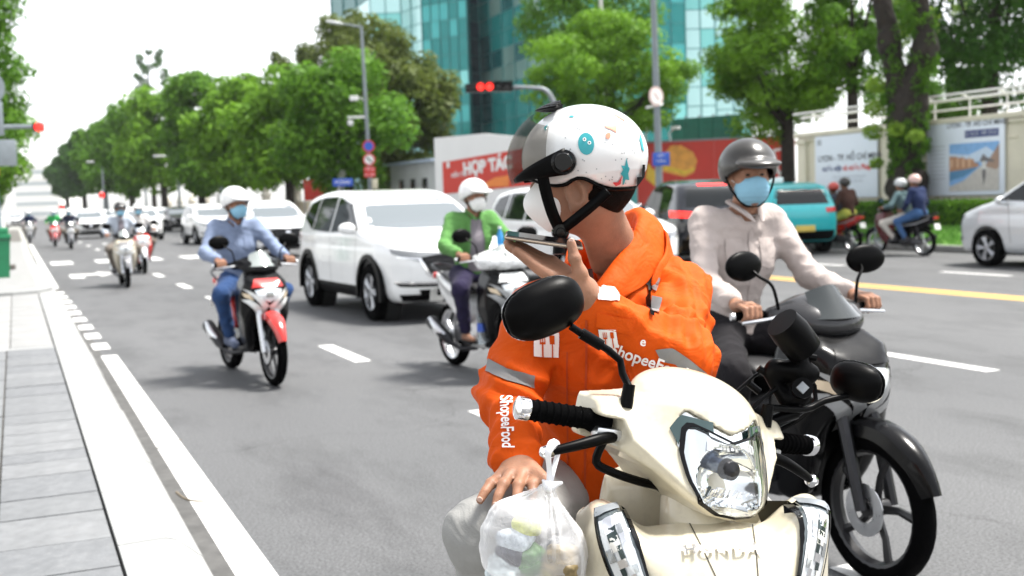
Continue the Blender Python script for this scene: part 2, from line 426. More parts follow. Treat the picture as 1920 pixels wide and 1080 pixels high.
# ================================================================== SETTING
def asphalt_mat():
    m = bpy.data.materials.new('asphalt'); m.use_nodes = True
    N, L = m.node_tree.nodes, m.node_tree.links; b = N['Principled BSDF']
    tc = N.new('ShaderNodeTexCoord')
    big = N.new('ShaderNodeTexNoise'); big.inputs['Scale'].default_value = 0.35; big.inputs['Detail'].default_value = 5
    mp = N.new('ShaderNodeMapping'); mp.inputs['Scale'].default_value = (1.0, 0.22, 1)
    L.new(tc.outputs['Object'], mp.inputs['Vector']); L.new(mp.outputs[0], big.inputs['Vector'])
    fine = N.new('ShaderNodeTexNoise'); fine.inputs['Scale'].default_value = 75; fine.inputs['Detail'].default_value = 4; fine.inputs['Roughness'].default_value = 0.75
    L.new(tc.outputs['Object'], fine.inputs['Vector'])
    vor = N.new('ShaderNodeTexVoronoi'); vor.inputs['Scale'].default_value = 130
    L.new(tc.outputs['Object'], vor.inputs['Vector'])
    r1 = N.new('ShaderNodeValToRGB'); r1.color_ramp.elements[0].position = 0.3; r1.color_ramp.elements[1].position = 0.7
    r1.color_ramp.elements[0].color = (0.074, 0.076, 0.079, 1); r1.color_ramp.elements[1].color = (0.108, 0.110, 0.113, 1)
    L.new(big.outputs['Fac'], r1.inputs['Fac'])
    st2 = N.new('ShaderNodeTexNoise'); st2.inputs['Scale'].default_value = 1.7; st2.inputs['Detail'].default_value = 8; st2.inputs['Roughness'].default_value = 0.7
    mp2 = N.new('ShaderNodeMapping'); mp2.inputs['Scale'].default_value = (1.0, 0.35, 1); L.new(tc.outputs['Object'], mp2.inputs['Vector']); L.new(mp2.outputs[0], st2.inputs['Vector'])
    r3 = N.new('ShaderNodeValToRGB'); r3.color_ramp.elements[0].position = 0.30; r3.color_ramp.elements[1].position = 0.52; r3.color_ramp.elements[0].color = (0.62, 0.62, 0.62, 1); r3.color_ramp.elements[1].color = (1, 1, 1, 1)
    L.new(st2.outputs['Fac'], r3.inputs['Fac']); m3 = N.new('ShaderNodeMixRGB'); m3.blend_type = 'MULTIPLY'; m3.inputs['Fac'].default_value = 1; L.new(r1.outputs[0], m3.inputs['Color1']); L.new(r3.outputs[0], m3.inputs['Color2'])
    vc = N.new('ShaderNodeTexVoronoi'); vc.feature = 'DISTANCE_TO_EDGE'; vc.inputs['Scale'].default_value = 0.22
    dn = N.new('ShaderNodeTexNoise'); dn.inputs['Scale'].default_value = 1.3; dn.inputs['Detail'].default_value = 6; L.new(tc.outputs['Object'], dn.inputs['Vector'])
    va = N.new('ShaderNodeVectorMath'); va.operation = 'MULTIPLY_ADD'; va.inputs[1].default_value = (1.6, 1.6, 0); L.new(dn.outputs['Color'], va.inputs[0]); L.new(tc.outputs['Object'], va.inputs[2]); L.new(va.outputs[0], vc.inputs['Vector'])
    r4 = N.new('ShaderNodeValToRGB'); r4.color_ramp.elements[0].position = 0.0; r4.color_ramp.elements[1].position = 0.0035; r4.color_ramp.elements[0].color = (0.55, 0.55, 0.55, 1); r4.color_ramp.elements[1].color = (1, 1, 1, 1)
    L.new(vc.outputs['Distance'], r4.inputs['Fac']); m4 = N.new('ShaderNodeMixRGB'); m4.blend_type = 'MULTIPLY'; m4.inputs['Fac'].default_value = 0.7; L.new(m3.outputs[0], m4.inputs['Color1']); L.new(r4.outputs[0], m4.inputs['Color2'])
    r2 = N.new('ShaderNodeValToRGB'); r2.color_ramp.elements[0].position = 0.36; r2.color_ramp.elements[1].position = 0.66
    r2.color_ramp.elements[0].color = (0.5, 0.5, 0.5, 1); r2.color_ramp.elements[1].color = (1.5, 1.5, 1.5, 1)
    L.new(fine.outputs['Fac'], r2.inputs['Fac'])
    mx = N.new('ShaderNodeMixRGB'); mx.blend_type = 'MULTIPLY'; mx.inputs['Fac'].default_value = 1
    L.new(m4.outputs[0], mx.inputs['Color1']); L.new(r2.outputs[0], mx.inputs['Color2'])
    st = N.new('ShaderNodeValToRGB'); st.color_ramp.elements[0].position = 0.05; st.color_ramp.elements[1].position = 0.16
    st.color_ramp.elements[0].color = (0.16, 0.16, 0.16, 1); st.color_ramp.elements[1].color = (0, 0, 0, 1)
    L.new(vor.outputs['Distance'], st.inputs['Fac'])
    ad = N.new('ShaderNodeMixRGB'); ad.blend_type = 'ADD'; ad.inputs['Fac'].default_value = 0.35
    L.new(mx.outputs[0], ad.inputs['Color1']); L.new(st.outputs[0], ad.inputs['Color2'])
    L.new(ad.outputs[0], b.inputs['Base Color']); b.inputs['Roughness'].default_value = 0.72; b.inputs['Specular IOR Level'].default_value = 0.4
    bp = N.new('ShaderNodeBump'); bp.inputs['Strength'].default_value = 0.5; bp.inputs['Distance'].default_value = 0.004
    L.new(fine.outputs['Fac'], bp.inputs['Height']); L.new(bp.outputs[0], b.inputs['Normal'])
    return m
def road_paint(name, col, wear):
    m = mat(name, col, 0.6, var=0.05, vs=3, grime=((0.14, 0.14, 0.14), wear, 14)); return m
ASPH = asphalt_mat(); LINEW = road_paint('line_white', (0.60, 0.60, 0.59), 0.7); LINEY = road_paint('line_yellow', (0.72, 0.44, 0.10), 0.45)
STONE = mat('kerb_stone', (0.26, 0.265, 0.262), 0.7, var=0.09, vs=7, bump=0.004, bs=40, grime=((0.30, 0.30, 0.28), 0.6, 5))
SLAB = mat('slab_stone', (0.135, 0.141, 0.147), 0.75, var=0.16, vs=14, bump=0.003, bs=70, grime=((0.12, 0.12, 0.12), 0.4, 26))
TILE = mat('paving_tile', (0.22, 0.222, 0.22), 0.75, var=0.12, vs=5, bump=0.002, bs=50)
JOINT = mat('joint_dirt', (0.10, 0.095, 0.085), 0.9, var=0.3, vs=20)
CONC = mat('concrete', (0.42, 0.42, 0.40), 0.85, var=0.12, vs=0.8, bump=0.003)
EARTH = mat('far_ground', (0.30, 0.30, 0.28), 0.9, var=0.15, vs=0.2)

ground = struct(obj('ground', box((0, 500, -0.16), (1800, 2400, 0.2)), EARTH, smooth=False))
road = struct(obj('road', box((9.72, 130, -0.05), (18.2, 320, 0.1)), ASPH, smooth=False))
cross = struct(obj('cross_road', box((58.8, 35.5, -0.05), (80, 13, 0.1)), ASPH, smooth=False))
def sheet(name, x0, x1, y0, y1, m, z=0.004):
    return obj(name, G([(x0, y0, z), (x1, y0, z), (x1, y1, z), (x0, y1, z)], [(0, 1, 2, 3)]), m, road, smooth=False)
sheet('gutter', 0.64, 0.745, -2, 24, mat('gutter_dirt', (0.075, 0.074, 0.072), 0.9, var=0.3, vs=8), 0.003)
sheet('edge_line', 0.73, 0.885, -1, 12.4, LINEW)
for k in range(9): sheet('edge_dash', 0.70-0.013*k, 0.87-0.013*k, 13.0+1.18*k, 13.62+1.18*k, LINEW)
sheet('edge_line', 0.56, 0.72, 24.2, 60, LINEW)
for y in (-2.0, 2.1, 6.0, 10.35, 14.4, 18.2, 22.0, 26.3, 31, 41.5, 47, 53, 60): sheet('lane_dash', 2.84, 3.0, y, y+1.45, LINEW)
for y in (47, 55): sheet('lane_dash', 3.66, 3.82, y, y+1.6, LINEW)
for y in (0.5, 3.2, 6.75, 11, 15, 19, 23, 47, 53): sheet('lane_dash', 6.95, 7.1, y, y+1.7, LINEW)
for y in (6, 10, 13.6, 17.6, 21.6, 25.6): sheet('lane_dash', 14.45, 14.6, y, y+1.5, LINEW)
for x in (11.55, 11.83): sheet('yellow_line', x, x+0.13, -5, 28, LINEY)
ar = [(1.1, 27.6), (1.4, 27.5), (1.4, 28.6), (1.75, 28.6), (1.75, 27.9), (2.3, 28.9), (1.75, 29.9), (1.75, 29.2), (1.1, 29.2)]
obj('arrow_marking', G([(x, y, 0.004) for x, y in ar], [(0, 1, 2, 3, 8), (3, 4, 5, 6, 7), (3, 7, 8)]), LINEW, road, smooth=False)
for x in range(4): sheet('crossing_bar', 0.9+1.25*x, 1.5+1.25*x, 35.2, 37.4, LINEW)

# left pavement with planks of stone, kerb stones
pave = struct(obj('pavement', box((-5.0, 45, -0.01), (10.56, 130, 0.186)), JOINT, smooth=False))
y = 3.0; k = 0
SLM = [SLAB, mat('slab_stone_b', (0.15, 0.156, 0.162), 0.75, var=0.18, vs=11, bump=0.003, bs=70, grime=((0.15, 0.15, 0.15), 0.5, 18)), mat('slab_stone_c', (0.125, 0.131, 0.138), 0.75, var=0.14, vs=17, bump=0.003, bs=70, grime=((0.27, 0.27, 0.27), 0.35, 30))]
while y < 12.6:
    d = random.choice((0.27, 0.38, 0.44, 0.5)); x1 = 0.298; edge = -0.15
    for (a, b) in ((edge+0.006, x1), (edge-1.3, edge-0.006), (edge-2.7, edge-1.312)):
        o = obj('paving_slab', box((0, 0, 0), (b-a, d-random.uniform(0.008, 0.016), 0.03), 0.004), random.choice(SLM), pave, loc=((a+b)/2, y+d/2, 0.090+random.uniform(-.002, .002)))
        o.rotation_euler = (random.uniform(-.004, .004), random.uniform(-.004, .004), 0)
    y += d
obj('border_strip', box((-1.2, 12.72, 0.09), (3.0, 0.12, 0.03), 0.004), STONE, pave)
yy = 12.8
while yy < 21:
    for j in range(7):
        obj('paving_tile', box((0.09-j*0.42, yy+0.4, 0.09), (0.41, 0.79, 0.026), 0.003), TILE, pave)
    yy += 0.8
kerb = struct(obj('kerb', prism([(0.31, -0.05), (0.31, 0.06), (0.50, 0.06), (0.62, -0.03), (0.62, -0.05)], -6, 24, 'Y'), JOINT, smooth=False))
y = 1.0
for k in range(24):
    L_ = 0.98; e = random.uniform(-.004, .004)
    pr = [(0.312, 0.0), (0.312, 0.105), (0.50+e, 0.108), (0.545, 0.095), (0.648+e, 0.006), (0.648, -0.02)]
    g = prism(pr, y+0.004, y+L_-0.004, 'Y'); obj('kerb_stone', fixn(g), STONE, kerb, ang=25); y += L_
# rounded corner island beyond
cor = [(0.55-3*(1-math.cos(a)), 21.0+1.4*math.sin(a)) for a in np.linspace(0, 1.2, 8)]
isl = [(0.56, 24.6), (0.56, 22.4), (0.50, 21.8), (0.30, 21.4), (-0.1, 21.2), (-8, 21.0), (-8, 60), (0.4, 60), (0.40, 40)]
struct(obj('corner_pavement', fixn(prism(isl, 0.0, 0.16, 'Z')), STONE, smooth=False))
isl2 = [(0.30, 24.6), (0.30, 22.4), (0.1, 21.9), (-0.2, 21.7), (-8, 21.5), (-8, 59), (0.2, 59), (0.2, 40)]
struct(obj('corner_paving', fixn(prism(isl2, 0.158, 0.166, 'Z')), TILE, smooth=False))
def twig(pts, label):
    pts = [(p[0], p[1], p[2]+0.006) for p in pts]
    tag(obj('twig', tube(pts, [0.006]*(len(pts)-1)+[0.003], 6, sp=5), mat('dry_twig', (0.16, 0.13, 0.09), 0.85, var=0.2)), label, 'twig')
twig([gnd(x, y) for x, y in ((331, 925), (345, 936), (370, 942), (415, 940))], 'curved dry twig lying across the white edge line by the kerb')
twig([gnd(x, y) for x, y in ((296, 842), (312, 834), (340, 826))], 'short dry twig in the gutter beside the white line')

# right verge: kerb, lawn bank, hedge
GRASSM = mat('lawn', (0.13, 0.27, 0.045), 0.9, var=0.3, vs=9, bump=0.01, bs=60)
rk = struct(obj('far_kerb', box((18.9, 7, 0.02), (0.12, 42, 0.04)), STONE, smooth=False))
y = -13
for k in range(41):
    obj('kerb_stone', box((18.9, y+0.5, 0.085), (0.2, 0.985, 0.13), 0.012), mat('kerb_grey', (0.26, 0.26, 0.25), 0.8, var=0.2, vs=6), rk); y += 1
struct(obj('verge', prism([(19.0, -0.02), (19.0, 0.13), (20.2, 0.52), (26, 0.52), (26, -0.02)], -14, 28, 'Y'), GRASSM, smooth=False))
gn = 26000; gx = rng.uniform(19.02, 20.15, gn); gy = rng.uniform(8, 27.8, gn); gz = 0.13+(gx-19)*0.325
gh = rng.uniform(0.03, 0.09, gn); ga = rng.uniform(0, 6.28, gn); gw = 0.012
v = np.zeros((gn, 3, 3)); v[:, 0] = np.stack([gx-gw*np.cos(ga), gy-gw*np.sin(ga), gz-0.01], 1); v[:, 1] = np.stack([gx+gw*np.cos(ga), gy+gw*np.sin(ga), gz-0.01], 1)
v[:, 2] = np.stack([gx+rng.normal(0, .02, gn), gy+rng.normal(0, .02, gn), gz+gh], 1)
go = obj('grass', (v.reshape(-1, 3), np.arange(gn*3).reshape(-1, 3)), mat('grass_blade', (0.12, 0.30, 0.04), 0.8, var=0.3, vs=3), smooth=False)
go['kind'] = 'stuff'; go['label'] = 'short bright green grass on the verge below the hedge'; go['category'] = 'grass'

# ------------------------------------------------------------------ leaves and trees
def leaf_mat(name, a, b, tr=0.42):
    a = tuple(c*1.0 for c in a); b = tuple(c*1.45 for c in b)
    m = bpy.data.materials.new(name); m.use_nodes = True; N, L = m.node_tree.nodes, m.node_tree.links
    bs = N['Principled BSDF']; tc = N.new('ShaderNodeTexCoord'); nz = N.new('ShaderNodeTexNoise')
    nz.inputs['Scale'].default_value = 0.9; nz.inputs['Detail'].default_value = 7; nz.inputs['Roughness'].default_value = 0.8
    L.new(tc.outputs['Object'], nz.inputs['Vector']); rp = N.new('ShaderNodeValToRGB')
    rp.color_ramp.elements[0].position = 0.33; rp.color_ramp.elements[1].position = 0.66
    rp.color_ramp.elements[0].color = (*a, 1); rp.color_ramp.elements[1].color = (*b, 1)
    L.new(nz.outputs['Fac'], rp.inputs['Fac']); L.new(rp.outputs[0], bs.inputs['Base Color']); bs.inputs['Roughness'].default_value = 0.5; bs.inputs['Specular IOR Level'].default_value = 0.12
    t = N.new('ShaderNodeBsdfTranslucent'); L.new(rp.outputs[0], t.inputs['Color'])
    mx = N.new('ShaderNodeMixShader'); mx.inputs['Fac'].default_value = tr
    L.new(bs.outputs[0], mx.inputs[1]); L.new(t.outputs[0], mx.inputs[2]); L.new(mx.outputs[0], N['Material Output'].inputs['Surface'])
    return m
LEAF_F = leaf_mat('leaf_fresh', (0.035, 0.11, 0.010), (0.16, 0.30, 0.025))
LEAF_M = leaf_mat('leaf_mid', (0.025, 0.085, 0.010), (0.11, 0.23, 0.022))
LEAF_D = leaf_mat('leaf_dark', (0.014, 0.05, 0.010), (0.05, 0.12, 0.018))
LEAF_O = leaf_mat('leaf_olive', (0.03, 0.055, 0.012), (0.11, 0.14, 0.03))
LEAF_Y = leaf_mat('leaf_yellowgreen', (0.10, 0.19, 0.02), (0.24, 0.36, 0.05))
BARK = mat('bark', (0.022, 0.017, 0.013), 0.9, var=0.45, vs=7, bump=0.03, bs=14)
def leaves(cen, rad, n, size, seed=0, squash=0.8, droop=0.0):
    n = int(n*1.55); size = size*0.78
    r = np.random.default_rng(seed); k = len(cen)
    w = np.array(rad)**2; idx = r.choice(k, n, p=w/w.sum())
    d = r.normal(size=(n, 3)); d /= np.linalg.norm(d, axis=1)[:, None]
    rr = np.array(rad)[idx]*(r.uniform(0.25, 1.0, n)**0.55)
    p = np.array(cen)[idx]+d*rr[:, None]*np.array([1, 1, squash])
    nrm = d*0.8+r.normal(size=(n, 3))*0.55+np.array([0, 0, 0.35]); nrm /= np.linalg.norm(nrm, axis=1)[:, None]
    t = np.cross(nrm, r.normal(size=(n, 3))); t /= np.linalg.norm(t, axis=1)[:, None]; b = np.cross(nrm, t)
    s = size*r.uniform(0.6, 1.35, n)[:, None]
    v = np.stack([p-t*s, p-b*s*0.42+nrm*s*0.12, p+t*s-np.array([0, 0, droop])*s, p+b*s*0.42+nrm*s*0.12], 1)
    return (v.reshape(-1, 3), np.arange(n*4).reshape(-1, 4))
def crown_clumps(c, rad, n, seed, cr=0.42, flat=False):
    r = np.random.default_rng(seed); cs = []; rs = []
    m = min(rad)
    while len(cs) < n:
        d = r.normal(size=3); d /= np.linalg.norm(d)
        q = r.uniform(0.35, 1.0)**0.5
        p = np.array(c)+d*q*np.array(rad)*0.86
        cs.append(p); rs.append(m*cr*r.uniform(0.55, 1.15))
    return cs, rs
def tree(label, base, H, crown, rad, nclump, nleaf, lsize, lm, seed, trunk=0.22, lean=(0, 0), group=None, cr=0.42, limbs=7, name='tree', squash=0.8):
    t = thing(name, label, 'tree', base, 0, group)
    cs, rs = crown_clumps(crown, rad, nclump, seed, cr)
    obj('crown', leaves(cs, rs, nleaf, lsize, seed, squash), lm, t, smooth=False)
    r = random.Random(seed); c = np.array(crown); top = c+np.array([lean[0], lean[1], rad[2]*0.15])
    fork = np.array([c[0]*0.35, c[1]*0.35, max(c[2]-rad[2]*0.75, H*0.28)])
    g = [tube([(0, 0, -0.1), tuple(fork*np.array([.4, .4, .5])), tuple(fork), tuple((fork+top)/2), tuple(top)], [trunk*1.25, trunk, trunk*.85, trunk*.5, trunk*.15], 9, sp=5)]
    order = sorted(range(len(cs)), key=lambda i: r.random())[:limbs]
    for i in order:
        q = fork+(top-fork)*r.uniform(0, .55); e = cs[i]; mid = (q+e)/2+np.array([0, 0, -0.06*H*r.random()])
        g.append(tube([tuple(q), tuple(mid), tuple(e)], [trunk*.42, trunk*.26, trunk*.06], 6, sp=4))
    obj('trunk', g, BARK, t); return t
# far right-hand row beyond the junction
row = 'trees along the far side of the avenue'
SPEC = [ # px of trunk, X/Y ratio handled by px, depth, top pixel, half width in px, material
 (742, 56, 30, 120, LEAF_O, 'broad olive tree with brownish top next to the glass tower'),
 (655, 50, 100, 125, LEAF_M, 'rounded mid green tree directly behind the tall street lamp'),
 (545, 66, 125, 95, LEAF_F, 'bright green tree with slim dark trunk behind the white cars'),
 (455, 76, 130, 85, LEAF_F, 'fresh green tree above the blue-shirted rider'),
 (380, 90, 128, 80, LEAF_M, 'dense green tree left of the blue-shirted rider, second from the gap'),
 (310, 108, 165, 75, LEAF_F, 'yellowish green tree in the middle of the distant row'),
 (250, 130, 195, 62, LEAF_M, 'green tree in the distant row below the tall thin conifer'),
 (200, 160, 225, 52, LEAF_M, 'pale distant tree near the end of the row'),
 (160, 200, 255, 45, LEAF_D, 'small hazy tree last but one in the row'),
 (128, 250, 285, 32, LEAF_D, 'smallest hazy tree at the end of the row')]
for i, (px, dep, top, hw, lm, lab) in enumerate(SPEC):
    p = at(px, 400, dep); s = dep/FPX
    hz = 402-(px-26)*0.0314
    H = 1.48+(hz-top)*s; rx = hw*s; low = 1.48+(hz-368)*s
    rz = (H-low)/2
    tree(lab, (p.x, p.y, 0), H, (0, 0, H-rz), (rx*1.1, rx*1.1, rz*1.05), 64, 9000 if i < 5 else 6000, 0.0034*dep+0.05, lm, 100+i, 0.2+0.0012*dep, group=row, cr=0.36 if i else 0.30)
p = at(560, 390, 84); tree('dark olive treetop standing up behind the bright green trees', (p.x, p.y, 0), 13.2, (0, 0, 11.2), (2.0, 2.0, 2.3), 14, 2200, 0.22, LEAF_O, 131, 0.22, group=row, cr=0.4)
p = at(690, 390, 74); tree('tall reddish olive tree rising behind the street lamp', (p.x, p.y, 0), 13.9, (0, 0, 11), (3.4, 3.4, 3.2), 30, 5200, 0.22, LEAF_O, 132, 0.25, group=row, cr=0.36)
# thin conifer over the row
p = at(285, 300, 170); ct = thing('conifer', 'tall thin conifer sticking up above the distant row of trees', 'tree', (p.x, p.y, 0))
cs = [(random.gauss(0, .5)+(1.7 if z > 20 and j % 2 else -0.6), random.gauss(0, .5), z) for z in np.arange(9, 25.3, 0.75) for j in range(2)]
obj('crown', leaves(cs, [1.5-0.035*c[2] for c in cs], 2600, 0.4, 5), LEAF_D, ct, smooth=False)
obj('trunk', tube([(0, 0, 0), (0, 0, 12), (0.2, 0, 25)], [0.4, 0.28, 0.05], 8), BARK, ct)
# left-hand street trees
lg = 'trees on the left pavement'
tree('big dark green tree overhanging the left pavement behind the sign post', (-2.4, 42, 0), 11, (1.0, 0, 6.9), (2.5, 3.2, 4.6), 60, 13000, 0.14, LEAF_M, 201, 0.3, group=lg, cr=0.36)
tree('lower green tree behind the traffic light on the left', (-2.0, 58, 0), 8, (0.6, 0, 5.0), (2.6, 2.6, 3.4), 40, 8000, 0.16, LEAF_F, 202, 0.25, group=lg, cr=0.36)
tree('distant dark tree above the left kerb line', (-2.2, 80, 0), 7.5, (0, 0, 4.4), (2.2, 2.6, 3.2), 30, 5000, 0.22, LEAF_D, 203, 0.25, group=lg)
# middle and right trees
p = at(1150, 380, 46)
tree('wide feathery light green tree above the white helmet', (p.x, p.y, 0), 9.6, (0, 0, 6.2), (3.7, 3.3, 3.0), 90, 17000, 0.13, LEAF_F, 301, 0.2, cr=0.30, limbs=14, squash=0.5)
p = at(1135, 380, 54)
tree('taller green tree rising behind the feathery one', (p.x, p.y, 0), 13, (-0.6, 0, 9.6), (3.4, 3.2, 3.2), 60, 9000, 0.16, LEAF_M, 302, 0.22, cr=0.32, limbs=10)
p = at(1478, 370, 40)
tree('large leafy tree spreading over the corner of the cream wall', (p.x, p.y, 0), 10.4, (0.0, 0, 6.4), (2.75, 3.0, 3.7), 80, 19000, 0.13, LEAF_F, 303, 0.26, cr=0.34, limbs=12, squash=0.6)
p = at(1600, 370, 38)
tree('green tree behind the railing left of the ivy-clad trunk', (p.x, p.y, 0), 9.5, (0, 0, 7.2), (1.6, 2.2, 3.0), 30, 5500, 0.13, LEAF_M, 304, 0.2, cr=0.4)
p = at(1850, 360, 36)
tree('dark dense tree behind the railing at the far right', (p.x, p.y, 0), 12, (0.5, 0, 7.6), (2.7, 2.6, 4.2), 70, 15000, 0.14, LEAF_D, 305, 0.28, cr=0.36)
p = at(1800, 360, 47)
tree('slanting slender tree with sparse yellow-green leaves beyond the wall', (p.x, p.y, 0), 11, (-1.6, 0, 8.6), (2.6, 2.4, 2.6), 26, 3200, 0.15, LEAF_Y, 306, 0.24, lean=(-1.2, 0), cr=0.3)
p = at(1740, 360, 44)
tree('low green tree just over the railing behind the big trunk', (p.x, p.y, 0), 6.4, (0, 0, 4.7), (2.6, 2.0, 1.5), 30, 5000, 0.15, LEAF_M, 307, 0.2)
# ivy-clad old trunk in front of the wall
ip = Vector((20.75, 22.7, 0.5)); it = thing('ivy_tree', 'old forked tree trunk overgrown with ivy in front of the cream wall', 'tree', ip)
def trunk_f(X, Y, Z):
    P = (X, Y, Z)
    d = cap(P, (0, .05, -.3), (0.0, 0.0, 1.0), .44, .42)
    d = smin(d, cap(P, (0, 0, 1.0), (0.05, .1, 2.9), .36, .38), .3)
    d = smin(d, cap(P, (0.05, .15, 2.6), (-0.15, 0.45, 4.6), .32, .24), .3)
    d = smin(d, cap(P, (-0.15, .45, 4.6), (-0.6, 0.75, 7.6), .25, .19), .25)
    d = smin(d, cap(P, (0.05, -.1, 2.6), (0.25, -0.35, 4.4), .32, .25), .3)
    d = smin(d, cap(P, (0.25, -.35, 4.4), (0.1, -0.15, 7.6), .25, .2), .25)
    for q, r_ in (((.05, -.34, 1.15), .22), ((-.15, .34, .95), .22), ((-.25, .32, 3.4), .16)): d = smin(d, ell(P, q, (r_, r_, r_*1.2)), .18)
    return d+wob(P, 9)*.035+wob((X, Y, Z*.25), 30, off=5)*.018
obj('trunk', sdf(trunk_f, (-1.2, -1.2, -.35), (1.0, 1.5, 7.4), .045), BARK, it)
ic = []; ir = []
rr_ = random.Random(4)
for k in range(210):
    z = rr_.uniform(1.1, 5.4)*1.0; a = rr_.uniform(PI*0.6, PI*1.75)
    cx, cy = (0.02, 0.0) if z < 3 else ((-0.1, 0.35) if rr_.random() < .5 else (0.2, -0.3))
    rad = (.40 if z < 3 else .29)
    if z > 4.2 and rr_.random() < .5: continue
    ic.append((cx+rad*math.cos(a), cy+rad*math.sin(a), z)); ir.append(rr_.uniform(.06, .17))
iv = obj('ivy', leaves(ic, ir, 3400, .075, 9, 1.3, 0.5), LEAF_M, it, smooth=False); iv['kind'] = 'stuff'
tw = [((-.55, -.2, 2.4), .24), ((-.4, .75, 3.0), .3), ((-.5, .7, 2.4), .28), ((-.45, -.75, 2.2), .22), ((-.3, .8, 3.6), .3), ((-.4, .7, 1.6), .2)]
iv2 = obj('side_shoots', leaves([a for a, b in tw], [b for a, b in tw], 1100, .07, 10), LEAF_Y, it, smooth=False); iv2['kind'] = 'stuff'
cc, cr_ = crown_clumps((0, 0, 9.4), (3.6, 3.6, 2.4), 50, 77, .4)
obj('crown', leaves(cc, cr_, 8000, .14, 77), LEAF_M, it, smooth=False)
# hedge, clipped box with leaves
hg = thing('hedge', 'long clipped green hedge in front of the cream wall', 'hedge', (20.65, 7, 0.5))
obj('hedge_core', box((0, 0, .24), (.62, 41, .56)), mat('hedge_dark', (0.02, 0.05, 0.012), 0.9, var=0.4), hg, smooth=False)
n = 24000; r0 = np.random.default_rng(31); hy = r0.uniform(-3, 20.4, n); face = r0.random(n) < .5
hx = np.where(face, -.36+r0.normal(0, .025, n), r0.uniform(-.36, .36, n)); hz_ = np.where(face, r0.uniform(-.05, .58, n), .57+r0.normal(0, .03, n))
pc = np.stack([hx, hy, hz_], 1); nr = np.where(face[:, None], np.array([-1, 0, .3]), np.array([0, 0, 1.]))+r0.normal(size=(n, 3))*.6; nr /= np.linalg.norm(nr, axis=1)[:, None]
t_ = np.cross(nr, r0.normal(size=(n, 3))); t_ /= np.linalg.norm(t_, axis=1)[:, None]; b_ = np.cross(nr, t_); s_ = r0.uniform(.03, .06, n)[:, None]
v = np.stack([pc-t_*s_, pc-b_*s_*.5, pc+t_*s_, pc+b_*s_*.5], 1).reshape(-1, 3)
ho = obj('hedge_leaves', (v, np.arange(n*4).reshape(-1, 4)), LEAF_M, hg, smooth=False); ho['kind'] = 'stuff'

# ------------------------------------------------------------------ cream wall with railing and two posters
WX = 21.4; CREAM = mat('cream_render', (0.66, 0.62, 0.50), 0.85, var=0.07, vs=1.5, bump=0.003, grime=((0.45, 0.42, 0.34), 0.5, 1.6))
RAILM = mat('rail_paint', (0.68, 0.68, 0.66), 0.5, var=0.06)
wl_ = thing('boundary_wall', 'long cream rendered wall with pale railing on top', 'wall', (WX, 0, 0))
Y1 = 27.9
obj('wall', box((0.15, (Y1-16)/2, 1.5), (.3, Y1+16, 3.0)), CREAM, wl_, smooth=False)
obj('wall', box((12, Y1-.151, 1.5), (23.4, .3, 3.0)), CREAM, wl_, smooth=False)
obj('coping', box((0.12, (Y1-16)/2+.06, 3.06), (.5, Y1+16.1, .13), .02), CREAM, wl_)
obj('coping', box((0.12, (Y1-16)/2, 2.93), (.4, Y1+16, .10), .02), CREAM, wl_)
obj('plinth', box((0.1, (Y1-16)/2, .55), (.42, Y1+16, .5), .02), CREAM, wl_)
for y in (Y1-.25, 24.05, 23.6, 19.2, 14.6, 10, 5): 
    obj('pilaster', box((0.04, y, 1.5), (.34, .36, 2.9), .01), CREAM, wl_)
    obj('pilaster_cap', box((0.04, y, 2.86), (.44, .46, .12), .02), CREAM, wl_)
for y in np.arange(1, 27, 2.25):
    for z in (1.25, 2.55): obj('wall_moulding', box((-.012, y+1.1, z), (.03, .5, .05), .008), CREAM, wl_)
for zz, r_ in ((3.58, .035), (3.34, .022)): obj('rail', tube([(0.1, -16, zz), (0.1, Y1, zz)], r_, 8), RAILM, wl_)
obj('rail', tube([(-.2, -16, 3.68), (-.2, Y1, 3.68)], .03, 8), RAILM, wl_)
for y in np.arange(3.0, Y1, 1.15):
    obj('rail_post', tube([(0.1, y, 3.1), (0.1, y, 3.58), (-.2, y, 3.68)], .022, 6), RAILM, wl_)
def poster(label, y0, y1, z0, z1):
    t = thing('poster_board', label, 'poster', (WX-.10, 0, 0))
    obj('board', box((0.02, (y0+y1)/2, (z0+z1)/2), (.05, y1-y0, z1-z0), .006), mat('poster_white', (0.72, 0.78, 0.86), 0.45, var=0.02), t)
    return t
def wall_text(par, s, size, y, z, m, bold=0.0, off=-.012, align='CENTER'):
    g = text_geo(s, size, bold, align=align)
    M = Matrix(((0, 0, -1, off), (-1, 0, 0, y), (0, 1, 0, z), (0, 0, 0, 1)))
    return obj('lettering', tf(g, M), m, par, smooth=False)
def wpoly(name, par, pts, m, off=-.009):
    return obj(name, fixn(G([(off, y, z) for y, z in pts], [tuple(range(len(pts)))])), m, par, smooth=False)
INK = mat('ink_dark', (0.05, 0.055, 0.07), 0.6); INKB = mat('ink_navy', (0.05, 0.07, 0.2), 0.6); INKR = mat('ink_red', (0.65, 0.05, 0.04), 0.6); INKG = mat('ink_grey', (0.42, 0.46, 0.50), 0.6)
p1 = poster('white poster with dark and red lettering left of the ivy trunk', 24.45, 27.05, 1.22, 2.98)
wall_text(p1, 'LYON - TP. HỒ CHÍ MINH', .235, 25.55, 2.33, INK, .004)
wall_text(p1, 'nước việt', .21, 26.3, 2.04, INKB, .006); wall_text(p1, 'và nước Pháp', .21, 25.25, 2.04, INKR, .006)
wall_text(p1, 'Triển lãm ảnh ngoài trời trên phố', .10, 25.6, 1.80, INKG); wall_text(p1, 'hai thành phố - một tình bạn', .10, 25.6, 1.68, INKG)
wpoly('mark', p1, [(26.95, 2.88), (26.75, 2.88), (26.75, 2.72), (26.95, 2.72)], INKG)
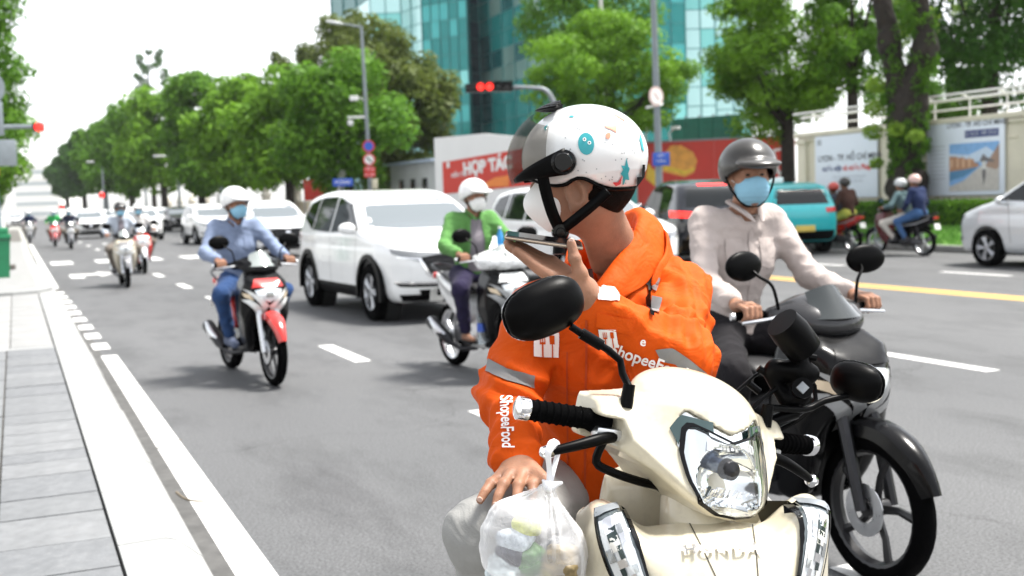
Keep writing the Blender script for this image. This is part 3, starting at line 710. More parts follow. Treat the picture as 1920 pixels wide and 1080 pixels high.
p2 = poster('white poster with a riverside photograph right of the ivy trunk', 20.15, 22.62, 1.22, 3.12)
wall_text(p2, 'LYON - TP. HỒ CHÍ MINH', .165, 20.98, 2.92, INK, .003)
wpoly('title_bar', p2, [(21.35, 2.78), (20.3, 2.78), (20.3, 2.60), (21.35, 2.60)], INKB)
wall_text(p2, 'LE QUAI · BỜ SÔNG', .11, 20.83, 2.69, mat('ink_pale', (.6, .63, .7), .6), off=-.014)
def gm(n, c): return mat('print_'+n, c, 0.5, var=0.12, vs=8)
A0, A1, B0, B1 = 21.85, 20.28, 1.32, 2.48
def pq(u, v): return (A0+(A1-A0)*u, B0+(B1-B0)*v)
wpoly('photo_print', p2, [pq(0, 0), pq(1, 0), pq(1, 1), pq(0, 1)], gm('sky', (.22, .42, .72)))
for k, (pts, n, c) in enumerate([
  ([(0, .8), (.4, .75), (.75, .9), (1, .7), (1, .6), (0, .6)], 'haze', (.55, .66, .80)),
  ([(0, .22), (.3, .3), (.55, .45), (.6, .6), (0, .6)], 'river', (.10, .25, .42)),
  ([(0, .42), (0, .74), (.16, .73), (.17, .70), (.30, .71), (.32, .67), (.5, .66), (.52, .58), (.6, .56), (.6, .5), (.3, .45)], 'houses', (.45, .24, .14)),
  ([(0, 0), (1, 0), (1, .55), (.62, .50), (.3, .22), (0, .1)], 'quay', (.52, .49, .45)),
  ([(.72, .5), (1, .95), (1, .5), (.95, .42)], 'cliff', (.36, .24, .18)),
  ([(.62, .62), (.66, .70), (.70, .76), (.75, .69), (.9, .62), (.9, .58), (.74, .60), (.74, .30), (.70, .10), (.67, .30), (.67, .58)], 'figure', (.16, .15, .15)),
  ([(.66, .44), (.66, .60), (.75, .60), (.75, .44)], 'shirt', (.62, .62, .60))]):
    wpoly('photo_print', p2, [pq(u, w) for u, w in pts], gm(n, c), -.0105-.0012*k)
for i in range(4): wpoly('photo_print', p2, [pq(.03+.12*i, .5), pq(.08+.12*i, .5), pq(.08+.12*i, .68), pq(.03+.12*i, .68)], gm('house_pale', (.62, .40, .26)), -.021)
for k in range(9): wpoly('text_line', p2, [(22.52, 2.45-.1*k), (22.0, 2.45-.1*k), (22.0, 2.43-.1*k), (22.52, 2.43-.1*k)], INKG)

# ------------------------------------------------------------------ hoardings and far low buildings
REDP = mat('red_print', (0.55, 0.035, 0.02), 0.45, var=0.06, vs=1); WHP = mat('hoarding_white', (0.74, 0.74, 0.73), 0.5, var=0.04, vs=1)
def facing(px0, px1, dep0, dep1=None):
    """frame for a board standing on the ground between two pixels: origin, unit right, yaw"""
    a = at(px0, 380, dep0); b = at(px1, 380, dep1 or dep0); a.z = b.z = 0
    d = b-a; return a, d.length, math.atan2(d.y, d.x)
def zat(px, py, dep): return at(px, py, dep).z
a, Lr, rz = facing(1196, 1492, 47, 45)
hb = thing('red_hoarding', 'long red hoarding with a burger picture behind the white-shirted rider', 'hoarding', a, rz)
ht = zat(1340, 263, 46)
for k in range(4): obj('panel', box((Lr*(k+.5)/4, 0, ht/2), (Lr/4-.012, .08, ht)), REDP, hb, smooth=False)
obj('top_rail', box((Lr/2, 0, ht+.04), (Lr, .12, .07)), GREYM, hb, smooth=False)
def bpoly(par, name, pts, m, off=-.045): return obj(name, fixn(G([(x, off, z) for x, z in pts], [tuple(range(len(pts)))])), m, par, smooth=False)
BUN = mat('print_bun', (0.75, 0.34, 0.06), 0.5, var=0.25, vs=6); YEL = mat('print_yellow', (0.75, 0.5, 0.05), 0.5, var=0.2, vs=6)
def bx(px): return Lr*(px-1196)/(1492-1196)
def bz(py): return zat(1340, py, 46)
bpoly(hb, 'burger_print', [(bx(1245), bz(318)), (bx(1250), bz(285)), (bx(1262), bz(270)), (bx(1282), bz(270)), (bx(1305), bz(284)), (bx(1312), bz(300)), (bx(1306), bz(322)), (bx(1288), bz(330))], BUN)
bpoly(hb, 'burger_print', [(bx(1247), bz(306)), (bx(1290), bz(318)), (bx(1308), bz(312)), (bx(1306), bz(318)), (bx(1288), bz(326)), (bx(1246), bz(314))], YEL, -.05)
bpoly(hb, 'fries_print', [(bx(1213), bz(330)), (bx(1218), bz(300)), (bx(1228), bz(315)), (bx(1238), bz(308)), (bx(1243), bz(332)), (bx(1230), bz(345))], YEL)
wf = [(1452, 285), (1490, 280), (1484, 345), (1464, 345)]
bpoly(hb, 'white_frame', [(bx(x), bz(y)) for x, y in wf], WHP)
bpoly(hb, 'white_frame', [(bx(x), bz(y)) for x, y in ((1456, 289), (1486, 285), (1481, 345), (1467, 345))], REDP, -.05)
obj('emblem', tf(lathe([(.22, 0), (.34, 0)], 20, 'Y', .4, 5.2), Matrix.Translation((bx(1472), -.055, bz(318)))), WHP, hb, smooth=False)
for px in (1216, 1262, 1420):
    obj('flood_lamp', [tube([(bx(px), 0, ht), (bx(px), -.3, ht+.35), (bx(px)+.35, -1.0, ht+.5)], .035, 6), box((bx(px)+.4, -1.1, ht+.5), (.35, .2, .12), .02)], WHITEP, hb)
a, Lg, rz = facing(1262, 1392, 52, 50)
gh_ = thing('green_net_fence', 'dark green construction netting above the red hoarding', 'fence', a, rz)
zt = zat(1320, 220, 51)
NET = mat('green_net', (0.02, 0.14, 0.10), 0.8, var=0.2, vs=3)
for k in range(5): obj('net_panel', box((Lg*(k+.5)/5, 0, zt/2), (Lg/5-.02, .05, zt)), NET, gh_, smooth=False); obj('post', tube([(Lg*k/5, .06, 0), (Lg*k/5, .06, zt+.1)], .04, 6), GREYM, gh_)
a, Lw, rz = facing(818, 1010, 44, 40)
wb = thing('white_hoarding', 'white gabled hoarding with red printed banner reading HỢP TÁC', 'hoarding', a, rz)
z1 = zat(870, 252, 42)
obj('panel', prism([(0, 0), (Lw, 0), (Lw, z1-.35), (Lw*.5, z1), (0, z1)], 0, .15, 'Y'), WHP, wb, smooth=False)
def cx(px): return Lw*(px-818)/(1010-818)
def cz(py): return zat(880, py, 42)
bpoly(wb, 'banner', [(cx(834), cz(300)), (cx(1000), cz(284)), (cx(1000), cz(352)), (cx(834), cz(362))], REDP, -.02)
def flat_text(par, s, size, x, z, m, off=-.03, bold=0.0, rot=0.0):
    g = tf(text_geo(s, size, bold), Matrix.Rotation(rot, 4, 'Z'))
    return obj('lettering', tf(g, Matrix(((1, 0, 0, x), (0, 0, -1, off), (0, 1, 0, z), (0, 0, 0, 1)))), m, par, smooth=False)
flat_text(wb, 'HỢP TÁC', .62, cx(921), cz(313), WHP, bold=.035, rot=.06)
flat_text(wb, 'KIẾN TẠO', .2, cx(868), cz(326), WHP, bold=.006, rot=.06)
bpoly(wb, 'print_swirl', [(cx(900), cz(352)), (cx(935), cz(335)), (cx(960), cz(332)), (cx(960), cz(352))], mat('print_orange', (.75, .22, .04), .5, var=.1), -.028)
bpoly(wb, 'print_mark', [(cx(843), cz(312)), (cx(849), cz(311)), (cx(849), cz(300)), (cx(843), cz(301))], WHP, -.03)
a, Ls, rz = facing(735, 822, 52, 47)
sb = thing('site_office', 'low pale site building with blue sheeting beside the white hoarding', 'building', a, rz)
zs = zat(780, 308, 50)
obj('wall', box((Ls/2, 1.5, zs/2), (Ls, 3, zs)), mat('shed_grey', (.55, .57, .58), .7, var=.1, vs=1), sb, smooth=False)
obj('roof', box((Ls/2, 1.4, zs+.06), (Ls+.3, 3.4, .12)), mat('shed_roof', (.42, .50, .62), .6, var=.1), sb, smooth=False)
for k in range(3): obj('window', box((Ls*(.25+.25*k), -.02, zs*.72), (.5, .06, .45), .01), GLASSD, sb)
# beige boundary wall with pillars and banners behind the row of trees
a = Vector((15.2, 58, 0)); gw_ = thing('garden_wall', 'low beige garden wall with round pillars behind the row of trees', 'wall', a)
BEI = mat('beige_render', (.55, .47, .34), .85, var=.1, vs=.8)
obj('wall', box((0, 34, .85), (.25, 70, 1.7)), BEI, gw_, smooth=False)
for k in range(9):
    obj('pillar', lathe([(0, 0), (.34, 0), (.30, .1), (.28, 2.1), (.36, 2.15), (.36, 2.3), (.2, 2.4), (.26, 2.6), (.0, 2.85)], 14), mat('pillar_pale', (.62, .58, .5), .8, var=.1), gw_, loc=(-.1, k*8.5, 0))
for (px, dep, w, h, z, m, lab) in ((610, 56, 2.0, 1.0, 1.7, REDP, 'small orange-red banner on the wall below the trees'), (438, 70, 2.0, .9, 1.4, mat('flower_white', (.6, .6, .58), .7, var=.2), 'pale banner on the wall behind the blue-shirted rider')):
    p = at(px, 380, dep); t = thing('banner', lab, 'banner', (p.x, p.y, 0), -R(20))
    obj('sheet', box((0, 0, z+h/2), (w, .06, h), .01), m, t); obj('post', [tube([(s*w/2, .05, 0), (s*w/2, .05, z+h)], .03, 6) for s in (-1, 1)], GREYM, t)
SHRUBM = LEAF_M
for i, (px, dep, r_, h, lab) in enumerate([(500, 52, .75, 1.5, 'round green shrub in front of the beige garden wall'), (655, 50, .9, 1.6, 'green shrub at the foot of the street lamp'), (765, 48, .9, 1.8, 'dark shrub left of the white hoarding'), (400, 72, .9, 1.5, 'small shrub behind the white parked car')]):
    p = at(px, 380, dep); t = thing('shrub', lab, 'shrub', (p.x, p.y, 0))
    c_, q_ = crown_clumps((0, 0, h*.6), (r_, r_, h*.5), 16, 400+i, .5); obj('foliage', leaves(c_, q_, 1500, .09, 400+i), SHRUBM, t, smooth=False)
    obj('stem', tube([(0, 0, 0), (0.05, 0, h*.7)], .05, 6), BARK, t)
# pale buildings at the end of the avenue
for i, (px0, px1, py, dep, lab) in enumerate([(28, 112, 336, 300, 'white overexposed building closing the avenue'), (60, 130, 312, 420, 'taller hazy pale block at the end of the avenue')]):
    a, L_, rz = facing(px0, px1, dep); t = thing('distant_building', lab, 'building', a, rz); zt = zat(70, py, dep)
    obj('wall', box((L_/2, 6, zt/2), (L_, 12, zt)), mat('pale_wall', (.80, .79, .77), .8, var=.04, vs=.2), t, smooth=False)
    nf = 4
    for f in range(nf): obj('window_band', box((L_/2, -.05, zt*(f+.55)/nf), (L_*.94, .3, zt/nf*.32)), mat('pale_window', (.42, .46, .48), .3, var=.1), t, smooth=False)
    obj('roof', box((L_/2, 6, zt+.2), (L_+1, 13, .4)), WHITEP, t, smooth=False)

# ------------------------------------------------------------------ green glass tower
GL = [mat('tower_glass_%d' % i, c, .12, .25, spec=.4) for i, c in enumerate([(.46, .72, .72), (.05, .33, .33), (.012, .19, .185), (.006, .085, .09), (.004, .035, .05), (.20, .55, .53), (.14, .24, .22)])]
MUL = mat('tower_mullion', (.03, .16, .16), .4, .4)
tw_ = thing('glass_tower', 'teal green glass office tower behind the traffic lights', 'building', (0, 0, 0))
FAC = [(632, 150, 705, 132, 3, (0, 0, 0, 5)), (705, 131, 762, 131, 2, (5, 1, 0, 5)), (762, 131, 800, 127, 2, (0, 0, 0)), (800, 127, 884, 124, 5, (1, 2, 1, 5, 2)), (884, 126, 906, 128, 1, (4, 3, 4)), (906, 128, 1075, 106, 7, (2, 3, 2, 6, 3, 2)), (1075, 106, 1290, 108, 8, (1, 2, 5)), (1290, 112, 1345, 112, 2, (0, 5, 0)), (1345, 118, 1410, 118, 2, (0, 0, 5))]
rt = random.Random(12); npane = 0; pm = {}
for (x0, d0, x1, d1, nc, pal) in FAC:
    A = at(x0, 300, d0); B_ = at(x1, 300, d1); A.z = B_.z = 0; D = B_-A; L_ = D.length; ang = math.atan2(D.y, D.x); w = L_/nc
    fr = obj('facade', [box((L_/2, .35, 20), (L_, .5, 42))]+[box((L_*k/nc, .05, 20), (.09, .16, 41.9)) for k in range(nc+1)]+[box((L_/2, .06, 2.5+1.85*k), (L_-.02, .12, .07)) for k in range(13)], MUL, tw_, smooth=False, loc=A)
    fr.rotation_euler = (0, 0, ang); me = mesh_of('pane', box((0, 0, 0), (w-.1, .06, 1.78)))
    for r_ in range(1, 12):
        rowtone = rt.choice(pal)
        for c_ in range(nc):
            npane += 1; tone = rowtone if rt.random() < .72 else rt.choice(pal)
            if (pm.get(L_) is None): me.materials.append(GL[0]); pm[L_] = 1
            o = bpy.data.objects.new('pane', me); C.objects.link(o); o.parent = fr
            o.location = (w*(c_+.5), .075+rt.uniform(-.02, .02), 2.5+1.85*(r_+.5)); o.rotation_euler = (rt.uniform(-.012, .012), 0, rt.uniform(-.015, .015))
            o.material_slots[0].link = 'OBJECT'; o.material_slots[0].material = GL[tone]
tz = 41; obj('roof', fixn(prism([(at(x, 300, d).x, at(x, 300, d).y) for x, d in ((632, 150), (705, 131), (800, 127), (906, 128), (1075, 106), (1290, 108), (1410, 118), (1410, 170), (700, 175))], tz, tz+.5, 'Z')), MUL, tw_, smooth=False)

# ------------------------------------------------------------------ street furniture
POLE = mat('galvanised_pole', (.20, .23, .25), .5, .4, var=.12, vs=3)
POLEB = mat('bluegrey_pole', (.10, .15, .19), .5, .2, var=.15, vs=3)
def ringsign(par, c, r, disc, rim, yaw, name='round_sign'):
    M = Matrix.Translation(c) @ Matrix.Rotation(yaw, 4, 'Z')
    s = obj(name, tf(lathe([(0, -.012), (r, -.012), (r, .012), (0, .012)], 24, 'Y'), M), rim, par)
    obj('sign_face', tf(lathe([(0, -.018), (r*.76, -.018), (r*.76, -.012)], 24, 'Y'), M), disc, s); return s, M
FACEY = -R(YAW)   # boards turned to face the camera direction
RIMR = mat('sign_red', (.6, .03, .03), .45); SBLUE = mat('sign_blue', (.03, .10, .50), .45, var=.05); SWHITE = mat('sign_white', (.78, .78, .77), .45)
# tall lamp on the left of the tower
b = at(697, 395, 47); lp = thing('street_lamp', 'tall grey street lamp with cameras and round signs in front of the trees', 'street lamp', (b.x, b.y, 0), FACEY)
def lz(py): return at(690, py, 47).z
ltop = lz(52)
obj('pole', tube([(0, 0, 0), (0, 0, 1.2), (-.05, 0, 4), (-.12, 0, ltop)], [.12, .10, .085, .06], 12), POLE, lp)
obj('arm', tube([(-.12, 0, ltop-.05), (-.5, 0, ltop+.03), (-1.0, 0, ltop+.12)], [.045, .04, .03], 8), POLE, lp)
obj('lamp_head', tf(lathe([(0, -.36), (.07, -.34), (.12, -.1), (.11, .2), (.05, .36), (0, .37)], 14, 'X'), Matrix.Translation((-1.2, 0, ltop+.16)) @ Matrix.Rotation(.2, 4, 'Y') @ Matrix.Scale(.6, 4, (0, 0, 1))), mat('lamp_grey', (.5, .52, .53), .4), lp)
z = lz(188); cm = obj('camera', [tube([(-.08, 0, z-.1), (-.25, 0, z+.08), (-.4, -.05, z+.06)], .025, 6), box((-.52, -.06, z+.06), (.34, .2, .2), .03)], WHITEP, lp)
z = lz(220); obj('camera_bracket', box((-.42, 0, z), (.8, .1, .09), .01), WHITEP, lp); obj('dome_camera', tf(lathe([(0, .12), (.1, .1), (.13, 0), (.1, -.1), (0, -.14)], 14), Matrix.Translation((-.72, 0, z-.22))), WHITEP, lp)
ringsign(lp, (0, -.16, lz(275)), .25, SBLUE, RIMR, 0); s, M = ringsign(lp, (0, -.16, lz(300)), .25, SWHITE, RIMR, 0)
obj('sign_mark', tf(box((0, -.021, 0), (.3, .006, .06)), M @ Matrix.Rotation(.8, 4, 'Y')), INK, s, smooth=False)
for k, py in enumerate((318, 328)): obj('plate', box((0, -.16, lz(py)), (.46, .02, .2), .005), RIMR, lp); flat_text(lp, 'CẤM XE' if k == 0 else '6H - 22H', .1, 0, lz(py), SWHITE, -.173)
obj('meter_box', box((.18, -.1, lz(345)), (.22, .16, .4), .02), mat('box_cream', (.6, .56, .42), .6), lp)
# low camera post
b = at(638, 395, 49); cp = thing('camera_post', 'short pale post with a dome camera left of the street lamp', 'camera post', (b.x, b.y, 0), FACEY)
def l2(py): return at(638, py, 49).z
obj('pole', tube([(0, 0, 0), (0, 0, l2(256))], .07, 10), mat('post_pale', (.5, .5, .47), .6, var=.1), cp)
obj('arm', box((-.25, 0, l2(254)), (.62, .1, .1), .015), mat('post_pale', (.5, .5, .47)), cp)
obj('dome_camera', tf(lathe([(0, .12), (.12, .08), (.14, 0), (.1, -.12), (0, -.16)], 14), Matrix.Translation((-.5, 0, l2(262)))), WHITEP, cp)
obj('control_box', box((.16, 0, l2(330)), (.3, .2, .5), .02), mat('post_pale', (.5, .5, .47)), cp)
b = at(645, 395, 46); bs_ = thing('blue_sign', 'small blue street sign above the roof of the white car', 'sign', (b.x, b.y, 0), FACEY)
z = at(645, 342, 46).z; obj('board', box((0, 0, z), (.8, .03, .3), .008), SBLUE, bs_); obj('post', tube([(0, .05, 0), (0, .05, z+.1)], .03, 8), POLE, bs_)
flat_text(bs_, 'ĐƯỜNG', .16, 0, z, SWHITE, -.02, .002)
# right pole with round sign and blue plate
b = at(1238, 430, 35); rp = thing('lamp_pole', 'tall dark grey pole with a round white sign and blue plate right of the helmet', 'pole', (b.x, b.y, 0), FACEY)
def l3(py): return at(1236, py, 35).z
obj('pole', tube([(0, 0, 0), (0, 0, .6), (-.02, 0, 4), (-.12, 0, 12)], [.16, .12, .105, .07], 12), POLE, rp)
s, M = ringsign(rp, (-.06, -.16, l3(183)), .30, SWHITE, mat('rim_pale', (.6, .45, .42), .5), R(38))
obj('sign_mark', tf(box((0, -.021, 0), (.28, .006, .05)), M @ Matrix.Rotation(.8, 4, 'Y')), mat('mark_pale', (.55, .35, .33), .5), s, smooth=False)
obj('bracket', tube([(-.36, -.1, l3(203)), (.16, -.05, l3(197))], .04, 6), WHITEP, rp)
obj('blue_plate', box((.05, -.16, l3(299)), (.52, .02, .40), .006), SBLUE, rp); flat_text(rp, 'HẾT', .11, .05, l3(293), SWHITE, -.175); flat_text(rp, 'ĐƯỜNG', .08, .05, l3(303), SWHITE, -.175)
# thin white post by the tree top
b = at(1140, 380, 50); wp = thing('thin_post', 'thin pale pole rising through the feathery tree', 'pole', (b.x, b.y, 0)); obj('pole', tube([(0, 0, 0), (0, 0, 6), (-.25, 0, 14)], [.12, .1, .07], 8), mat('post_pale', (.5, .5, .47)), wp); obj('base', box((0, 0, .1), (.5, .5, .2), .02), CONC, wp)
# horizontal traffic signal
b = at(1046, 400, 39); tl = thing('traffic_light', 'horizontal traffic signal with two red lamps lit on a curved arm', 'traffic light', (b.x, b.y, 0), FACEY)
def l4(py): return at(1000, py, 39).z
s4 = 39/FPX; za = l4(165)
obj('pole', tube([(0, 0, 0), (0, 0, za-1.2), (-.03, 0, za-.55), (-.3, 0, za-.12), (-.75, 0, za-.02), (-1.35, 0, za+.02)], [.13, .1, .09, .075, .06, .055], 10, sp=4), GREYM, tl)
hd = obj('signal_head', box((-2.05, -.05, za+.05), (1.32, .2, .36), .05), BLACKG, tl)
for k in range(4):
    xx = -2.48+.3*k; on = k in (1, 2) if False else k in (0, 1)
    obj('signal_lamp', tf(lathe([(0, -.05), (.09, -.04), (.13, 0)], 18, 'Y'), Matrix.Translation((xx, -.155, za+.05))), REDON if on else mat('dark_lens', (.03, .03, .03), .2), hd)
    obj('visor', tf(lathe([(.15, -.16), (.15, 0)], 14, 'Y', -1.9, 1.9), Matrix.Translation((xx, -.15, za+.05))), BLACKP, hd)
obj('timer_box', box((-2.85, -.03, za+.02), (.3, .18, .3), .03), BLACKG, tl); obj('backplate', box((-2.0, .1, za+.0), (1.9, .02, .14), .01), GREYM, tl)
# left sign post, signal arm, bin
sp_ = thing('sign_post', 'blue-grey post with backs of three signs at the left edge', 'sign post', (-.40, 30.0, .16), -R(4))
def l5(py): return at(10, py, 29).z-.16
obj('pole', tube([(0, 0, 0), (0, 0, .5), (-.05, 0, 7)], [.17, .115, .09], 12), POLEB, sp_)
SBACK = mat('sign_back', (.26, .29, .31), .45, .5, var=.1)
obj('round_sign', tf(lathe([(0, -.015), (.42, -.015), (.42, .015), (0, .015)], 28, 'Y'), Matrix.Translation((-.03, -.14, l5(180)))), SBACK, sp_)
obj('square_sign', box((.05, -.14, l5(234)), (.52, .03, .80), .006), SBACK, sp_)
obj('lower_sign', box((.24, -.14, l5(294)), (.62, .03, .62), .006), SBACK, sp_)
obj('clamp', lathe([(.13, -.1), (.13, .1)], 12), mat('clamp_yellow', (.7, .42, .04), .5), sp_, loc=(0, 0, l5(325)))
obj('base', box((.05, 0, .06), (.6, .5, .12), .02), mat('base_dark', (.10, .09, .08), .8), sp_)
ta = thing('signal_arm', 'grey signal arm with a red light reaching over the road at left', 'traffic light', (-1.3, 34, .16), -R(4))
z = at(60, 248, 33).z-.16
obj('pole', tube([(0, 0, 0), (0, 0, z+.3)], .09, 10), POLE, ta); obj('arm', tube([(0, 0, z), (1.9, 0, z+.02)], .06, 8), POLE, ta)
h_ = obj('signal_head', box((2.05, 0, z), (.3, .2, .22), .03), BLACKG, ta); obj('signal_lamp', tf(lathe([(0, -.06), (.1, -.05), (.13, 0)], 16, 'Y'), Matrix.Translation((2.08, -.1, z))), REDON, h_)
GREENB = mat('bin_green', (.01, .17, .07), .45, var=.12, vs=4)
bi = thing('litter_bin', 'green litter bin on the pavement at the left edge', 'bin', (-.42, 26.4, .16), 0)
obj('body', prism([(-.26, 0), (.26, 0), (.31, .82), (-.31, .82)], -.26, .26, 'Y'), GREENB, bi, smooth=False); obj('lid', [box((0, 0, .86), (.66, .56, .1), .03), box((0, 0, .97), (.58, .5, .16), .06)], GREENB, bi); obj('rim', box((0, 0, .80), (.65, .55, .03), .008), mat('bin_rim', (.01, .05, .03), .5), bi)
# distant lamps and signals over the avenue
dl = 'distant street lamps along the tree row'
for (px, dep, py, lab) in ((338, 95, 295, 'slim lamp post against the tree row left of the blue-shirted rider'), (275, 120, 275, 'lamp post with white head in the middle of the distant trees'), (196, 150, 305, 'farthest small lamp post above the grey-shirted rider'), (418, 88, 180, 'lamp head peeking out high in the bright green trees')):
    b = at(px, 395, dep); t = thing('street_lamp', lab, 'street lamp', (b.x, b.y, 0), FACEY, dl); z = at(px, py, dep).z
    obj('pole', tube([(0, 0, 0), (0, 0, z)], [.14, .08], 8), POLE, t); obj('arm', tube([(0, 0, z), (-.5, 0, z+.1), (-1.2, 0, z+.15)], .05, 6), POLE, t); obj('lamp_head', box((-1.5, 0, z+.15), (.9, .35, .16), .05), WHITEP, t)
for (px, dep, py, lab) in ((197, 80, 366, 'small red signal above the white van'), (118, 100, 388, 'tiny red signal behind the far riders')):
    b = at(px+6, 395, dep); t = thing('traffic_light', lab, 'traffic light', (b.x, b.y, 0), FACEY); z = at(px, py, dep).z
    obj('pole', tube([(0, 0, 0), (0, 0, z)], .07, 8), POLE, t); obj('arm', tube([(0, 0, z), (-.3, 0, z)], .05, 6), POLE, t); hh = obj('signal_head', box((-.35, 0, z), (.5, .2, .36), .04), BLACKG, t); obj('signal_lamp', tf(lathe([(0, -.06), (.14, -.05), (.19, 0)], 14, 'Y'), Matrix.Translation((-.35, -.1, z))), REDON, hh)
# ================================================================== CARS
def interp(tab, q):
    xs = [a for a, b in tab]; ys = [b for a, b in tab]
    return np.interp(q, xs, ys).astype(np.float32)
def wheel_geo(r, w, rim):
    k = r-rim
    prof = [(rim-.01, -w*.42), (rim+.01, -w*.48), (r-.35*k, -w*.5), (r-.08*k, -w*.42), (r, -w*.30), (r, w*.30), (r-.08*k, w*.42), (r-.35*k, w*.5), (rim+.01, w*.48), (rim-.01, w*.42)]
    tyre = lathe(prof, 36, 'X')
    return tyre
def rim_geo(rim, w, n=5, split=True, side=1):
    x = side*w*.36
    gs = [lathe([(rim, -w*.42), (rim-.015, -w*.40), (rim-.03, -w*.2), (rim-.03, w*.2), (rim-.015, w*.40), (rim, w*.44)], 30, 'X'),
          lathe([(0, x*1.05), (.03, x*1.05), (.055, x*.95), (.065, x*.6)], 14, 'X')]
    for k in range(n):
        for da in ((-.13, .13) if split else (0,)):
            a = 2*PI*k/n; a2 = a+da
            p0 = (x*.9, .045*math.cos(a), .045*math.sin(a)); p1 = (x*.98, (rim-.02)*math.cos(a2), (rim-.02)*math.sin(a2))
            gs.append(tube([p0, ((p0[0]+p1[0])/2, (p0[1]+p1[1])/2, (p0[2]+p1[2])/2), p1], [.028, .022, .026] if split else [.034, .028, .034], 6, flat=((1, 0, 0), .7)))
    return join(gs)
SUV = dict(W=1.84, H=1.68, r=.365, rim=.24, fa=1.38, ra=-1.32, zb=1.06, tum=.34, ck=.14,
  side=[(2.12, .26), (2.25, .42), (2.27, .62), (2.25, .78), (2.16, .95), (1.62, 1.06), (1.12, 1.13), (.78, 1.33), (.38, 1.555), (-.05, 1.655), (-.9, 1.675), (-1.65, 1.61), (-1.92, 1.53), (-2.18, 1.12), (-2.27, .98), (-2.25, .52), (-2.12, .30), (-1.75, .25), (1.8, .23)],
  plan=[(-2.3, .70), (-2.15, .80), (-1.7, .89), (-.9, .915), (.6, .915), (1.6, .90), (2.0, .82), (2.2, .66), (2.3, .5)],
  win=[([(.40, 1.475), (-.18, 1.575)], [(.95, 1.135), (-.18, 1.10)]), ([(-.25, 1.58), (-1.02, 1.575)], [(-.25, 1.10), (-1.08, 1.12)]), ([(-1.09, 1.575), (-1.55, 1.50)], [(-1.14, 1.12), (-1.74, 1.30)])],
  ws=(.60, 1.60, .76, 1.15), rw=(.56, 1.54, .70, 1.15), clad=True)
MPV = dict(W=1.83, H=1.79, r=.335, rim=.225, fa=1.42, ra=-1.33, zb=1.08, tum=.26, ck=.14,
  side=[(2.22, .24), (2.36, .40), (2.38, .62), (2.33, .80), (2.16, .95), (1.7, 1.08), (1.35, 1.16), (.95, 1.40), (.45, 1.66), (-.1, 1.76), (-1.2, 1.79), (-2.0, 1.72), (-2.24, 1.62), (-2.34, 1.1), (-2.36, .5), (-2.2, .28), (-1.7, .23), (1.9, .22)],
  plan=[(-2.4, .72), (-2.2, .84), (-1.7, .90), (.6, .905), (1.6, .89), (2.05, .80), (2.28, .62), (2.4, .5)],
  win=[([(.62, 1.50), (-.08, 1.66)], [(1.12, 1.19), (-.08, 1.13)]), ([(-.15, 1.665), (-1.0, 1.68)], [(-.15, 1.13), (-1.0, 1.15)]), ([(-1.07, 1.68), (-2.0, 1.60)], [(-1.07, 1.15), (-2.08, 1.22)])],
  ws=(.62, 1.70, .78, 1.20), rw=(.60, 1.64, .72, 1.18), clad=False)
SEDAN = dict(W=1.80, H=1.47, r=.32, rim=.215, fa=1.35, ra=-1.35, zb=.96, tum=.36, ck=.14,
  side=[(2.15, .22), (2.28, .40), (2.28, .62), (2.16, .76), (1.6, .90), (1.05, .98), (.35, 1.36), (-.2, 1.46), (-.9, 1.44), (-1.45, 1.22), (-1.75, 1.08), (-2.2, 1.04), (-2.3, .9), (-2.28, .5), (-2.15, .26), (1.8, .2)],
  plan=[(-2.3, .68), (-2.1, .80), (-1.6, .88), (.6, .90), (1.6, .87), (2.0, .78), (2.28, .5)],
  win=[([(.30, 1.29), (-.22, 1.385)], [(.88, 1.02), (-.22, .99)]), ([(-.28, 1.385), (-.92, 1.36)], [(-.28, .99), (-1.25, 1.04)])],
  ws=(.60, 1.41, .76, 1.02), rw=(.56, 1.38, .66, 1.10), clad=False)
_CB = {}
def car_body(key, S, h):
    if (key, h) in _CB: return _CB[(key, h)]
    def f(X, Y, Z):
        side = poly2(Y, Z, rpoly(S['side'], 2))
        hw = interp(S['plan'], Y)
        hw = hw-np.maximum(Z-S['zb'], 0)*S['tum']-np.maximum(.42-Z, 0)*.22-np.minimum(np.abs(Z-.72), .25)*.05-np.exp(-((Z-.93)/.03)**2)*.006
        d = smax(side, (np.abs(X)-hw)*.95, S['ck'])
        for ya in (S['fa'], S['ra']):
            c = np.sqrt((Y-ya)**2+(Z-S['r'])**2)-(S['r']+.055)
            c = np.maximum(c, (S['W']/2-.30)-np.abs(X)); d = smax(d, -c, .02)
        return d
    g = sdf(f, (-1.02, -2.5, .1), (1.02, 2.5, 1.95), h); _CB[(key, h)] = (g, bvh_of(g)); return _CB[(key, h)]
def sidepan(bv, s, top, bot, off=.004, nu=10, nv=6): 
    return panel(bv, top, bot, lambda u, v: (s*2.0, u, v), (-s, 0, 0), off, nu, nv)
def frontpan(bv, top, bot, off=.004, nu=14, nv=6, fy=1):
    return panel(bv, top, bot, lambda u, v: (u, fy*4.0, v), (0, -fy, 0), off, nu, nv)
GLASSL = mat('windscreen_glass', (.10, .12, .13), .05, spec=1.0, coat=1.0)
